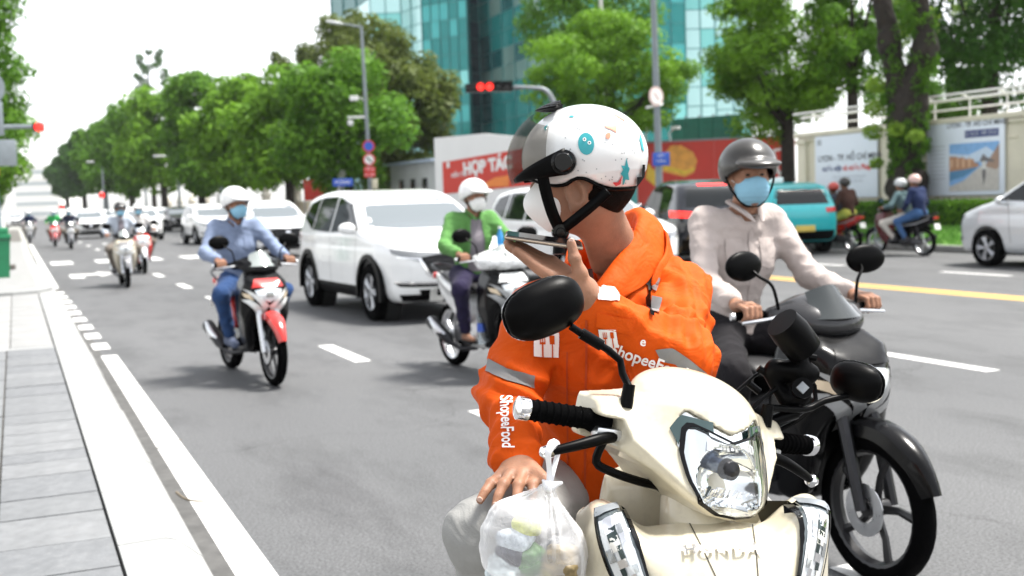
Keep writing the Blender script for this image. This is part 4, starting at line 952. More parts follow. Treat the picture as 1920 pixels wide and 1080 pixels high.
def car(key, S, label, paintm, loc, rz, h=.03, front='mazda', lit=False, group=None, plate=None, clad=None):
    t = thing('car', label, 'car', (loc[0], loc[1], 0), rz, group)
    g, bv = car_body(key, S, h); W = S['W']
    body = obj('body', g, paintm, t, ang=180)
    for s in (-1, 1):
        for (a, b) in S['win']:
            obj('side_window', sidepan(bv, s, a, b), GLASSD, t)
        zs = .38
        # door seams, handles, mirror
        for y0, y1 in ((.92, .86), (-.20, -.21), (-1.10, -1.02)):
            obj('door_seam', sidepan(bv, s, [(y0, S['zb']+.02), (y0-.008, S['zb']+.02)], [(y1, .42), (y1-.008, .42)], .002, 1, 12), BLACKP, t)
        for y0 in (-.02, -.92):
            obj('door_handle', sidepan(bv, s, [(y0, .965), (y0-.17, .965)], [(y0, .935), (y0-.17, .935)], .022, 4, 2), paintm, t)
        mx = s*(W/2+.06); my = S['win'][0][1][0][0]-.12; mz = S['zb']+.10
        m_ = obj('wing_mirror', sdf(lambda X, Y, Z: smin(ell((X, Y, Z), (mx, my, mz), (.115, .07, .075)), cap((X, Y, Z), (s*(W/2-.12), my, mz-.07), (mx-s*.04, my, mz-.04), .025), .04), (min(mx, s*(W/2-.14))-.15, my-.12, mz-.14), (max(mx, s*(W/2-.14))+.15, my+.12, mz+.12), .014), paintm, t, ang=180)
        obj('mirror_glass', box((mx, my-.062, mz), (.15, .02, .10), .008), MIRROR, m_)
        if S['clad'] if clad is None else clad:
            for ya in (S['fa'], S['ra']):
                ring = []; r0, r1 = S['r']+.05, S['r']+.115; n = 26
                x = s*(W/2+.004); xi = s*(W/2-.06)
                a0 = -.22; pts = [(a0+(PI-2*a0)*k/n) for k in range(n+1)]
                v = []; f_ = []
                for a in pts:
                    for (rr, xx) in ((r0, xi), (r0, x), (r1, x-s*.006), (r1, xi)): v.append((xx, ya+rr*math.cos(a), S['r']+rr*math.sin(a)))
                for k in range(n):
                    for q in range(3): f_.append((4*k+q, 4*k+q+1, 4*k+q+5, 4*k+q+4))
                obj('arch_trim', fixn(G(v, f_)), BLACKP, t)
            obj('sill_trim', sidepan(bv, s, [(S['fa']-.45, .42), (S['ra']+.45, .42)], [(S['fa']-.45, .27), (S['ra']+.45, .27)], .008, 14, 3), BLACKP, t)
        for ya, nm in ((S['fa'], 1), (S['ra'], 0)):
            wx = s*(W/2-.125)
            w = obj('wheel', wheel_geo(S['r'], .225, S['rim']), RUBBER, t, loc=(wx, ya, S['r']))
            obj('rim', rim_geo(S['rim'], .225, 5, True, s), mat('alloy', (.42, .43, .45), .3, .9, var=.1), w)
            obj('brake_disc', lathe([(.0, s*.0), (S['rim']-.05, s*.0), (S['rim']-.05, s*.02), (0, s*.02)], 20, 'X'), DARKM, w)
            obj('arch_liner', lathe([(S['r']+.05, -s*.0), (S['r']+.05, -s*.2), (.0, -s*.2)], 22, 'X'), mat('liner', (.008, .008, .008), .9), w) if h < .03 else None
    a, zt, b, zb = S['ws']; obj('windscreen', frontpan(bv, [(-a, zt-.04), (-a*.5, zt), (a*.5, zt), (a, zt-.04)], [(-b, zb+.03), (-b*.5, zb-.01), (b*.5, zb-.01), (b, zb+.03)]), GLASSL, t)
    a, zt, b, zb = S['rw']; obj('rear_window', frontpan(bv, [(-a, zt), (a, zt)], [(-b, zb), (b, zb)], fy=-1), GLASSD, t)
    # front end
    hz = S['side'][4][1]-.04
    gr = obj('grille', frontpan(bv, [(-.52, hz-.10), (-.3, hz-.07), (.3, hz-.07), (.52, hz-.10)], [(-.42, hz-.30), (-.22, hz-.36), (.22, hz-.36), (.42, hz-.30)], .012, 16, 6), BLACKG, t)
    for k in range(4): obj('grille_bar', frontpan(bv, [(-.46+.02*k, hz-.135-.05*k), (.46-.02*k, hz-.135-.05*k)], [(-.46+.02*k, hz-.143-.05*k), (.46-.02*k, hz-.143-.05*k)], .020, 12, 1), DARKM, gr)
    obj('grille_trim', [frontpan(bv, [(s*.56, hz-.11), (s*.53, hz-.11)], [(s*.45, hz-.31), (s*.42, hz-.30)], .017, 1, 6) for s in (-1, 1)]+[frontpan(bv, [(-.44, hz-.30), (-.22, hz-.36), (.22, hz-.36), (.44, hz-.30)], [(-.43, hz-.33), (-.22, hz-.39), (.22, hz-.39), (.43, hz-.33)], .017, 12, 1)], CHROME, gr)
    obj('emblem', frontpan(bv, [(-.07, hz-.14), (.07, hz-.14)], [(-.05, hz-.24), (.05, hz-.24)], .03, 4, 3), CHROME, gr)
    obj('lower_grille', frontpan(bv, [(-.55, .42), (.55, .42)], [(-.5, .30), (.5, .30)], .010, 12, 3), BLACKP, t)
    for s in (-1, 1):
        dd = (-s*.75, -.66, 0)
        def tq(u, v, s=s): return (s*(1.6+u*.66), 3.0-u*.75, v)
        hl = obj('headlight', panel(bv, [(-.62, hz-.095), (-.2, hz-.04), (.28, hz+.01)], [(-.62, hz-.17), (-.2, hz-.17), (.22, hz-.05)], tq, dd, .008, 14, 5), mat('headlight_lens', (.22, .23, .24), .05, .3, coat=1.0), t)
        obj('projector', panel(bv, [(-.42, hz-.09), (-.28, hz-.08)], [(-.42, hz-.15), (-.28, hz-.15)], tq, dd, .013, 4, 4), LENS, hl)
        obj('light_strip', panel(bv, [(-.6, hz-.155), (.15, hz-.085)], [(-.6, hz-.168), (.15, hz-.098)], tq, dd, .014, 10, 1), CHROME, hl)
        obj('fog_light_trim', panel(bv, [(-.5, .50), (.2, .53)], [(-.5, .475), (.2, .50)], tq, dd, .010, 10, 2), CHROME if S['clad'] else LENS, t)
        obj('bumper_inlet', panel(bv, [(-.5, .475), (.2, .50)], [(-.5, .44), (.12, .46)], tq, dd, .009, 10, 2), BLACKP, t)
        obj('tail_light', frontpan(bv, [(s*.50, S['zb']+.0), (s*.86, S['zb']+.03)], [(s*.52, S['zb']-.11), (s*.86, S['zb']-.09)], .010, 10, 4, -1), REDON if lit else REDL, t)
    if S['clad'] if clad is None else clad: obj('bumper_trim', frontpan(bv, [(-.75, .36), (.75, .36)], [(-.7, .27), (.7, .27)], .012, 14, 3), BLACKP, t); obj('rear_trim', frontpan(bv, [(-.72, .55), (.72, .55)], [(-.7, .33), (.7, .33)], .012, 14, 4, -1), BLACKP, t)
    pl = obj('number_plate', box((0, -S_rear(S)-.02, .60), (.46, .02, .14), .005), plate or PLATE, t)
    if lit: obj('brake_lamp', frontpan(bv, [(-.30, S['H']-.10), (.30, S['H']-.10)], [(-.30, S['H']-.135), (.30, S['H']-.135)], .01, 8, 2, -1), REDON, t)
    obj('underbody', box((0, 0, .30), (W-.45, 3.6, .16)), mat('underbody', (.003, .003, .003), 1.0, spec=0.0), t, smooth=False)
    return t
def S_rear(S): return -min(p[0] for p in S['side'])+.005
WHITE_C = paint('white_car_paint', (.78, .79, .79), .22); BLACK_C = paint('black_car_paint', (.012, .014, .02), .12); TEAL_C = paint('teal_taxi_paint', (.02, .48, .52), .28); SILVER_C = mat('silver_car_paint', (.62, .64, .66), .3, .3, coat=.8); GREY_C = paint('dark_car_paint', (.03, .03, .032), .2)
car('suv', SUV, 'large white SUV with dark wheels behind the green-jacketed rider', WHITE_C, (4.88, 15.35), PI+R(2.5), h=.022)
cb = car('suv', SUV, 'white SUV half hidden behind the large white SUV', WHITE_C, (7.05, 34.8), PI+R(2), h=.04)
WG = 'white cars queuing down the avenue'
cb['group'] = WG
dup(cb, (7.55, 49.5, 0), PI+R(2), 'white SUV just left of the blue-shirted rider’s head', WG)
dup(cb, (8.95, 17.9, 0), PI+R(1), 'white SUV behind the orange-jacketed rider, its dark side window showing', WG)
p_ = at(1296, 400, 24.5)
ks = car('suv', SUV, 'black SUV with red brake lamp seen from behind right of the helmet', BLACK_C, (p_.x, p_.y), R(-19), h=.04, lit=True); ks.scale = (1.0, 1.0, 1.05)
p_ = at(1446, 400, 28.2)
tx = car('suv', SUV, 'turquoise taxi with dark lower bumper seen from behind', TEAL_C, (p_.x, p_.y), R(-17), h=.04, plate=mat('plate_yellow', (.72, .55, .12), .5, var=.08))
obj('roof_sign', box((0, -.1, 1.73), (.5, .2, .13), .03), WHITEP, tx)
car('mpv', MPV, 'silver people carrier cut off by the right edge', SILVER_C, (16.80, 14.05), R(0), h=.03)
# far traffic
FG = 'far traffic down the avenue'
def far_car(src, px, py, label, pm, rz=PI, dx=0):
    g_ = gnd(px, py); return dup(src, (g_.x+dx, g_.y+2.2, 0), rz, label, FG, {'white_car_paint': pm} if pm else None)
far_car(cb, 172, 448, 'small white and turquoise taxi far down the avenue', None, PI, .0)
far_car(cb, 262, 452, 'white van-like car directly behind the grey-shirted rider', None, PI, .3)
far_car(cb, 300, 434, 'white car behind the dark car in the distance', None)
far_car(cb, 342, 433, 'dark grey car in the distance left of the white SUV', GREY_C)
far_car(cb, 30, 429, 'pale car at the end of the avenue by the left edge', None)
far_car(cb, 215, 428, 'white car far away in the middle of the avenue', None)
# ================================================================== MOPEDS
def sidepiece(P, poly, wt, k=.04, wy=None):
    X, Y, Z = P
    hw = interp(wt, Z)
    if wy is not None: hw = np.minimum(hw, interp(wy, Y))
    return smax(poly2(Y, Z, rpoly(poly, 2)), np.abs(X)-hw, k)
WR = .285
def mwheel(t, y, tw=.045, disc=False, spokes=5, rimm=None, x=0.0):
    w = obj('wheel', mv(lathe([(WR-.065, -tw*.7), (WR-.05, -tw*.95), (WR-.03, -tw), (WR-.01, -tw*.7), (WR, -tw*.25), (WR, tw*.25), (WR-.01, tw*.7), (WR-.03, tw), (WR-.05, tw*.95), (WR-.065, tw*.7)], 36, 'X'), 0, 0, 0), RUBBER, t, loc=(x, y, WR))
    gs = [lathe([(WR-.06, -tw*.75), (WR-.075, -tw*.6), (WR-.085, 0), (WR-.075, tw*.6), (WR-.06, tw*.75)], 30, 'X'), lathe([(0, -.05), (.03, -.05), (.035, 0), (.03, .05), (0, .05)], 12, 'X')]
    for k in range(spokes):
        a = 2*PI*k/spokes
        gs.append(tube([(0, .025*math.cos(a), .025*math.sin(a)), (0, .12*math.cos(a+.12), .12*math.sin(a+.12)), (0, (WR-.075)*math.cos(a), (WR-.075)*math.sin(a))], [.02, .016, .02], 6, flat=((1, 0, 0), .7)))
    obj('rim', gs, rimm or mat('wheel_black', (.03, .03, .032), .35, .5), w)
    if disc: obj('brake_disc', lathe([(.05, tw+.012), (.10, tw+.012), (.10, tw+.016), (.05, tw+.016)], 24, 'X'), ALU, w)
    return w
_MG = {}
def mgeo(k, fn):
    if k not in _MG: _MG[k] = fn()
    return _MG[k]
APRON = [(.27, .97), (.40, .96), (.55, .87), (.64, .77), (.61, .67), (.52, .60), (.47, .46), (.41, .30), (.30, .24), (.18, .25), (.25, .45), (.27, .7)]
def apron_g(h, wide=1.0):
    def f(X, Y, Z):
        P = (X, Y, Z)
        d = sidepiece(P, APRON, [(.2, .10*wide), (.4, .165*wide), (.6, .205*wide), (.76, .205*wide), (.86, .175*wide), (.97, .12)], .05, [(.2, .24), (.42, .235), (.55, .15), (.66, .045)])
        c = np.maximum(np.sqrt((Y-.64)**2+(Z-WR)**2)-(WR+.035), np.abs(X)-.085)
        d = smax(d, -c, .03)
        ic = sidepiece(P, [(.05, .99), (.235, .99), (.235, .5), (.15, .30), (.05, .30)], [(0, .17), (1, .17)], .02)
        return smax(d, -ic, .02)
    return sdf(f, (-.27, .1, .18), (.27, .72, 1.02), h)
def rear_g(h):
    poly = [(.02, .47), (-.02, .62), (-.14, .70), (-.45, .745), (-.80, .83), (-.93, .845), (-.90, .76), (-.70, .62), (-.42, .52), (-.15, .40)]
    return sdf(lambda X, Y, Z: sidepiece((X, Y, Z), poly, [(.3, .11), (.5, .14), (.7, .145), (.86, .10)], .05, [(-.95, .045), (-.7, .10), (-.3, .145), (.1, .15)]), (-.2, -1.0, .34), (.2, .1, .9), h)
def seat_g(h):
    poly = [(.04, .69), (.03, .75), (-.1, .775), (-.28, .765), (-.42, .81), (-.74, .855), (-.80, .83), (-.74, .80), (-.4, .73)]
    return sdf(lambda X, Y, Z: sidepiece((X, Y, Z), poly, [(.6, .13), (.9, .125)], .05, [(-.85, .07), (-.5, .11), (-.2, .135), (.02, .10), (.06, .08)]), (-.2, -.9, .62), (.2, .12, .9), h)
def under_g(h, floor=False):
    poly = [(.30, .25), (.24, .40), (.12, .44) if floor else (.16, .52), (-.02, .44) if floor else (0, .60), (-.16, .52), (-.28, .40), (-.2, .27), (0, .22)]
    return sdf(lambda X, Y, Z: sidepiece((X, Y, Z), poly, [(.1, .10), (.3, .13), (.42, .15 if floor else .09), (.6, .07)], .04), (-.2, -.35, .15), (.2, .38, .66), h)
def cowl_g(h):
    def f(X, Y, Z):
        d = ell((X, Y, Z), (0, .35, .985), (.17, .14, .075), Matrix.Rotation(-.35, 3, 'X'))
        d = smin(d, cap((X, Y, Z), (-.2, .29, .995), (.2, .29, .995), .033), .07)
        return d
    return sdf(f, (-.27, .15, .86), (.27, .53, 1.10), h)
def fender_g(rear=False):
    a0, a1 = (.35, 2.35) if not rear else (.6, 2.3)
    v = []; f = []; n = 16
    for i in range(n+1):
        a = a0+(a1-a0)*i/n; tpr = min(1, .45+1.6*min(i, n-i)/n)
        for (dx, dr) in ((-.062, -.02), (-.055, .025), (-.03, .042), (0, .048), (.03, .042), (.055, .025), (.062, -.02)):
            rr = WR+dr+.008; v.append((dx*tpr, math.cos(a)*rr, math.sin(a)*rr))
    for i in range(n):
        for k in range(6): f.append((i*7+k, i*7+k+1, i*7+k+8, i*7+k+7))
    return fixn(G(v, f))
def mirror(t, s, base, tip, size=(.095, .028, .06), glass_dir=-1, m=None, rot=0.0):
    b = obj('mirror_stem', tube([base, (base[0]+.02*s, base[1]-.01, base[2]+.09), ((base[0]+tip[0])/2+.01*s, (base[1]+tip[1])/2, (base[2]+tip[2])/2+.045), (tip[0]-.03*s, tip[1], tip[2]-.01)], .0065, 8, sp=4), BLACKP, t)
    Mr = Matrix.Rotation(rot*s, 3, 'Z')
    h_ = obj('mirror', sdf(lambda X, Y, Z: smax(ell((X, Y, Z), tip, size, Mr), (Y-tip[1])*(-1)-.012, .012), (tip[0]-.13, tip[1]-.06, tip[2]-.1), (tip[0]+.13, tip[1]+.08, tip[2]+.1), .007), m or BLACKP, t, ang=180)
    obj('mirror_glass', tf(lathe([(0, 0), (.9, 0)], 24, 'Y'), Matrix.Translation((tip[0], tip[1]-.0135, tip[2])) @ Matrix.Diagonal((size[0]*.9, 1, size[2]*.9, 1))), MIRROR, h_)
def moped(label, loc, rz, col, h=.014, group=None, floor=False, wide=1.0, screen=True, trim=None, near=False, bars=True, name='moped', basket=False):
    t = thing(name, label, 'moped' if name == 'moped' else 'scooter', (loc[0], loc[1], 0), rz, group)
    main, acc, dark, tr = col['main'], col['accent'], col['dark'], col['trim']
    mwheel(t, .64, .042, True, rimm=col.get('rim')); mwheel(t, -.64, .052, False, rimm=col.get('rim'))
    obj('fork', [tube([(s*.075, .645, WR), (s*.075, .56, .58), (s*.06, .46, .78)], [.022, .026, .024], 8) for s in (-1, 1)], ALU if not col.get('darkfork') else DARKM, t)
    obj('front_fender', mv(fender_g(), 0, .64, WR), acc, t)
    ap = mgeo(('ap', h, wide), lambda: apron_g(h, wide)); bv = mgeo(('apb', h, wide), lambda: bvh_of(ap))
    obj('front_apron', ap, main, t, ang=180)
    def fp(top, bot, off=.005, nu=10, nv=4): return panel(bv, top, bot, lambda u, v: (u, 1.2, v), (0, -1, -.15), off, nu, nv)
    z0 = .085
    hl = obj('headlight', fp([(-.115, .80+z0), (0, .815+z0), (.115, .80+z0)], [(-.085, .72+z0), (0, .695+z0), (.085, .72+z0)]), LENS, t)
    obj('bulb', fp([(-.03, .775+z0), (.03, .775+z0)], [(-.03, .735+z0), (.03, .735+z0)], .010, 4, 3), mat('bulb_dark', (.25, .25, .24), .1, .8), hl)
    obj('nose_panel', fp([(-.10, .90+z0), (.10, .90+z0)], [(-.135, .825+z0), (.135, .825+z0)], .006), acc, t)
    for s in (-1, 1):
        obj('front_trim', fp([(s*.19, .83+z0), (s*.135, .79+z0)], [(s*.03, .62+z0), (s*.0, .665+z0)], .008, 3, 8), tr, t)
        obj('front_trim', fp([(s*.20, .74+z0), (s*.15, .73+z0)], [(s*.06, .575+z0), (s*.01, .61+z0)], .007, 3, 8), tr, t)
        obj('indicator', fp([(s*.195, .795+z0), (s*.15, .775+z0)], [(s*.18, .755+z0), (s*.12, .715+z0)], .011, 4, 3), mat('clear_amber', (.75, .62, .45), .1, .2, coat=1.0), t)
    obj('handlebar_cover', mgeo(('cw', h), lambda: cowl_g(h)), dark, t, ang=180)
    if screen:
        sc = []
        for k in range(9):
            u = (k-4)/4
            for j in range(5):
                w = j/4; sc.append((u*(.115-.035*w), .49-.10*w-.05*u*u, .985+.125*w-.03*u*u*w))
        obj('screen', fixn(G(sc, [(k*5+j, k*5+j+1, k*5+j+6, k*5+j+5) for k in range(8) for j in range(4)])), col.get('screen', mat('smoke_screen', (.30, .33, .32), .12, .1, coat=1.0)), t)
    for s in (-1, 1):
        obj('grip', tube([(s*.225, .285, 1.0), (s*.24, .283, 1.0), (s*.345, .262, .998), (s*.352, .26, .998)], [.014, .0175, .0175, .019], 12), RUBBER, t)
        obj('bar_end', tube([(s*.352, .26, .998), (s*.368, .256, .998)], .016, 10), ALU, t)
        obj('lever', tube([(s*.20, .33, .99), (s*.26, .335, .985), (s*.35, .305, .975)], [.009, .008, .007], 6), ALU, t)
        mirror(t, s, (s*.19, .32, 1.02), (s*.30, .25, 1.19), rot=.15)
    rg = mgeo(('rg', h), lambda: rear_g(h)); obj('rear_body', rg, col.get('rear', main), t, ang=180)
    rb = mgeo(('rgb', h), lambda: bvh_of(rg))
    for s in (-1, 1): obj('side_stripe', panel(rb, [(-.10, .655), (-.5, .70), (-.82, .795)], [(-.12, .62), (-.5, .66), (-.80, .77)], lambda u, v: (s*.5, u, v), (-s, 0, 0), .004, 12, 2), tr, t)
    obj('seat', mgeo(('st', h), lambda: seat_g(h)), mat('seat_vinyl', (.018, .018, .02), .5, bump=.001, bs=200), t, ang=180)
    obj('underbody', mgeo(('un', h, floor), lambda: under_g(h, floor)), dark, t, ang=180)
    obj('tail_light', box((0, -.935, .80), (.13, .05, .06), .02), REDL, t)
    obj('grab_rail', tube([(.09, -.55, .80), (.10, -.8, .87), (.05, -.97, .90), (-.05, -.97, .90), (-.10, -.8, .87), (-.09, -.55, .80)], .012, 8, sp=4), DARKM, t)
    obj('rear_fender', mv(tf(fender_g(True), Matrix.Rotation(-.2, 4, 'X')), 0, -.66, WR+.02), BLACKP, t)
    obj('number_plate', tf(box((0, 0, 0), (.17, .01, .13), .004), Matrix.Translation((0, -.97, .62)) @ Matrix.Rotation(-.3, 4, 'X')), PLATE, t)
    obj('plate_holder', tube([(0, -.82, .70), (0, -.93, .68), (0, -.965, .62)], .02, 6), BLACKP, t)
    obj('engine', sdf(lambda X, Y, Z: smin(rbox((X, Y, Z), (0, -.25, .31), (.10, .20, .085), .03), smin(cap((X, Y, Z), (-.10, -.2, .30), (-.10, -.64, WR), .065, .05), cap((X, Y, Z), (.03, -.1, .34), (.03, .12, .36), .055), .05), .05), (-.2, -.75, .18), (.2, .22, .46), .016), mat('engine_grey', (.12, .12, .125), .45, .6, var=.2, vs=20), t, ang=180)
    obj('exhaust', tube([(.07, -.02, .22), (.13, -.2, .20), (.15, -.36, .235), (.155, -.42, .27), (.165, -.78, .40), (.165, -.80, .405)], [.016, .018, .022, .05, .058, .04], 12), DARKM, t)
    obj('heat_shield', tube([(.178, -.44, .29), (.195, -.6, .345), (.19, -.76, .41)], [.035, .048, .04], 10, flat=((1, 0, 0), .5)), ALU, t)
    obj('footrest', tube([(-.24, -.02, .285), (.24, -.02, .285)], .015, 8), RUBBER, t)
    obj('shock', tube([(-.11, -.60, .34), (-.10, -.52, .64)], .028, 8), DARKM, t)
    obj('stand', tube([(-.09, -.08, .24), (-.13, -.32, .17)], .012, 6), DARKM, t)
    return t
# ================================================================== PEOPLE
def ik(a, b, l1, l2, pole):
    a, b, pole = np.array(a, float), np.array(b, float), np.array(pole, float)
    d = b-a; L = np.linalg.norm(d); L = min(L, (l1+l2)*.999); u = d/np.linalg.norm(d)
    x = (l1*l1-l2*l2+L*L)/(2*L); y = math.sqrt(max(l1*l1-x*x, 0)); p = pole-u*np.dot(pole, u); p /= np.linalg.norm(p)
    return a+u*x+p*y
def toM(P, M):
    A = np.array(M.inverted()); X, Y, Z = P
    return tuple(A[i, 0]*X+A[i, 1]*Y+A[i, 2]*Z+A[i, 3] for i in range(3))
def head_f(P):
    X, Y, Z = P
    d = ell(P, (0, -.012, .025), (.076, .097, .092))
    d = smin(d, ell(P, (0, .030, -.045), (.060, .066, .072)), .05)
    d = smin(d, ell(P, (0, .058, -.088), (.034, .032, .028)), .04)
    d = smin(d, cap(P, (0, .088, .018), (0, .108, -.020), .009, .014), .018)
    d = smin(d, ell(P, (0, .076, .030), (.055, .018, .012)), .02)
    for s in (-1, 1):
        d = smin(d, ell(P, (s*.081, -.008, -.008), (.010, .022, .034), Matrix.Rotation(-.2, 3, 'X')), .012)
        d = smin(d, ell(P, (s*.042, .062, -.018), (.022, .02, .018)), .02)
        d = smax(d, -ell(P, (s*.031, .098, .008), (.017, .018, .010)), .012)
    d = smin(d, ell(P, (0, .088, -.056), (.026, .014, .006)), .008); d = smin(d, ell(P, (0, .087, -.066), (.022, .013, .006)), .007)
    return d
def helmet_f(P, c=(0, -.012, .045), r=(.122, .146, .122), brim=True):
    X, Y, Z = P
    o = ell(P, c, r); i = ell(P, c, tuple(q-.014 for q in r))
    cut = -(Z-(-.012+np.minimum(Y, 0)*.18+np.maximum(Y, 0)*.42))
    d = smax(smax(o, -i, .006), cut, .008)
    if brim:
        b = smax(ell(P, (0, .125, .055), (.098, .085, .022), Matrix.Rotation(-.12, 3, 'X')), -(Y-.10), .01)
        d = smin(d, b, .012)
    return d
def hand_geo(c, s, wrist, res=.0055, axis=(1, 0, 0)):
    """hand closed round a bar running along x at c; s=+1 right hand"""
    c = np.array(c, float); w = np.array(wrist, float)
    def f(X, Y, Z):
        P = (X, Y, Z); d = cap(P, w, c+np.array([0, -.055, .025]), .026, .027)
        for i, (dx, L) in enumerate(((.034, .92), (.012, 1.0), (-.010, .97), (-.030, .82))):
            x = c[0]-s*dx
            k0 = (x, c[1]-.020, c[2]+.034); k1 = (x-s*.001, c[1]+.032*L, c[2]+.028*L); k2 = (x, c[1]+.040*L, c[2]-.008); k3 = (x, c[1]+.012, c[2]-.030*L)
            q = cap(P, (c[0]-s*dx*.7, c[1]-.06, c[2]+.028), k0, .016, .0125)
            d = smin(d, q, .012)
            e = np.minimum(cap(P, k0, k1, .0112, .0102), np.minimum(cap(P, k1, k2, .0102, .0095), cap(P, k2, k3, .0095, .0085)))
            d = smin(d, e, .005)
        t0 = (c[0]-s*.030, c[1]-.050, c[2]+.018); t1 = (c[0]-s*.050, c[1]-.018, c[2]-.006); t2 = (c[0]-s*.046, c[1]+.022, c[2]-.018)
        d = smin(d, np.minimum(cap(P, t0, t1, .015, .0115), cap(P, t1, t2, .0115, .0095)), .008)
        return d
    lo = np.minimum(w, c)-.085; hi = np.maximum(w, c)+.085
    return sdf(f, lo, hi, res)
def rider(label, loc, rz, shirt, trouser, helm, maskm=None, h=.014, sc=1.0, group=None, head_yaw=0.0, head_pitch=0.0, lean=0.0, hands=None, pelvis=(0, -.26, .83), feet=None, shoe=None, long_sleeve=True, cat='person', collar=True, tee=None, hairlen=0.0, backpack=False, inner=None, brim=True, sandal=False, cuff=.88, bulk=1.0, knee_out=.55, elbow=.75):
    t = thing('person', label, cat, (loc[0], loc[1], 0), rz, group)
    pv = np.array(pelvis, float); ch = pv+np.array([lean, .05+.0, .35]); nk = pv+np.array([lean*1.1, .095, .535]); hc = nk+np.array([lean*.2, .045, .135])
    shd = {s: nk+np.array([s*.178, -.035, -.055]) for s in (-1, 1)}
    hd = hands or {s: np.array([s*.30, .270, 1.005]) for s in (-1, 1)}
    wr = {s: np.array(hd[s])+np.array([-s*.004, -.095, .035]) for s in (-1, 1)}
    el = {s: ik(shd[s], wr[s], .285, .255, (s*elbow, -.35, -.75)) for s in (-1, 1)}
    ft = feet or {s: np.array([s*.175, -.0, .36]) for s in (-1, 1)}
    hip = {s: pv+np.array([s*.088, .02, -.01]) for s in (-1, 1)}
    kn = {s: ik(hip[s], ft[s], .43, .42, (s*knee_out, 1.0, .35)) for s in (-1, 1)}
    B_ = bulk
    def torso(P, e):
        d = cap(P, pv+[0, 0, .02], pv+[lean*.5, .02, .20], .125*B_+e, .118*B_+e)
        d = smin(d, cap(P, ch+[-.07, -.0, -.02], ch+[.07, 0, -.02], .112*B_+e, .112*B_+e), .12)
        d = smin(d, cap(P, shd[-1]+[.03, .01, .0], shd[1]+[-.03, .01, 0], .062*B_+e), .10)
        d = smin(d, cap(P, nk+[0, -.02, -.05], nk+[0, -.0, .015], .075+e, .05+e), .05)
        X, Y, Z = P
        return d
    def arm(P, s, e, end=1.0):
        w = el[s]+(wr[s]-el[s])*end
        return smin(cap(P, shd[s], el[s], .056*B_+e, .046*B_+e), cap(P, el[s], w, .044*B_+e, .036+e), .03)
    def leg(P, s, e, end=1.0):
        a = kn[s]+(ft[s]-kn[s])*end
        return smin(cap(P, hip[s], kn[s], .088*B_+e, .060+e), cap(P, kn[s], a, .058+e, .042+e), .04)
    lo, hi = (-.62, -.55+pv[1], .2), (.62, .55, 1.0)
    Mh = Matrix.Translation(tuple(hc)) @ Matrix.Rotation(head_yaw, 4, 'Z') @ Matrix.Rotation(head_pitch, 4, 'X')
    base = sdf(lambda X, Y, Z: smin(np.minimum(smin(torso((X, Y, Z), -.02), np.minimum(arm((X, Y, Z), -1, -.006), arm((X, Y, Z), 1, -.006)), .04), np.minimum(leg((X, Y, Z), -1, -.012), leg((X, Y, Z), 1, -.012))), cap((X, Y, Z), nk, hc+[0, -.01, -.03], .048, .05), .03), (-.65, pv[1]-.35, .26), (.65, .62, 1.75), .022)
    gs = [base, tf(sdf(lambda X, Y, Z: smin(head_f((X, Y, Z)), cap((X, Y, Z), (0, -.025, -.06), (0, -.04, -.15), .05, .052), .03), (-.12, -.14, -.16), (.12, .14, .14), .0075 if h < .02 else .012), Mh)]
    for s in (-1, 1):
        gs.append(hand_geo(hd[s], s, wr[s]-(wr[s]-el[s])*.12, .0055 if h < .02 else .009))
    obj('body', gs, SKIN, t, ang=180)
    for s in (-1, 1): obj('eye', tf(lathe([(0, .004), (.010, .0), (.0, -.004)], 10, 'Y'), Mh @ Matrix.Translation((s*.031, .083, .008)) @ Matrix.Scale(.5, 4, (0, 0, 1))), mat('eye_dark', (.02, .015, .012), .2), t)
    zl = min(ft[1][2], ft[-1][2])
    def wr_(P, a=1.0, o=0): return wob(P, 22, 6, o)*.0045*a-(1-np.minimum(np.abs(wob((P[0]*.7+.3*P[2], P[1], P[2]*1.2-.3*P[0]), 30, 6, o+7)), 1))**3*.0075*a+.002*a
    def shirt_f(X, Y, Z):
        P = (X, Y, Z); d = torso(P, .003)
        for s in (-1, 1): d = smin(d, arm(P, s, .009, cuff if long_sleeve else .1), .05)
        d = smax(d, -(Z-(pv[2]-.06)), .02)
        c = cap(P, nk+[0, .0, -.02], nk+[0, .02, .1], .058, .066); d = smax(d, -c, .012)
        v = cap(P, nk+[0, .075, .02], nk+[0, .10, -.07], .035, .006); d = smax(d, -v, .01)
        return d+wr_(P)
    sh = sdf(shirt_f, (-.65, pv[1]-.32, pv[2]-.12), (.65, .42, nk[2]+.09), h)
    so = obj('jacket' if inner is not None else 'shirt', sh, shirt, t, ang=180)
    if collar:
        cl = []
        for s in (-1, 1):
            n0 = nk+np.array([0, .0, .01])
            cl.append(tube([n0+[0, -.068, .025], n0+[s*.055, -.03, .022], n0+[s*.062, .03, .004], n0+[s*.035, .085, -.035], n0+[s*.022, .115, -.065]], [.011, .012, .014, .014, .006], 8, sp=4, flat=((0, .45, .89), .6)))
        obj('collar', cl, shirt, so)
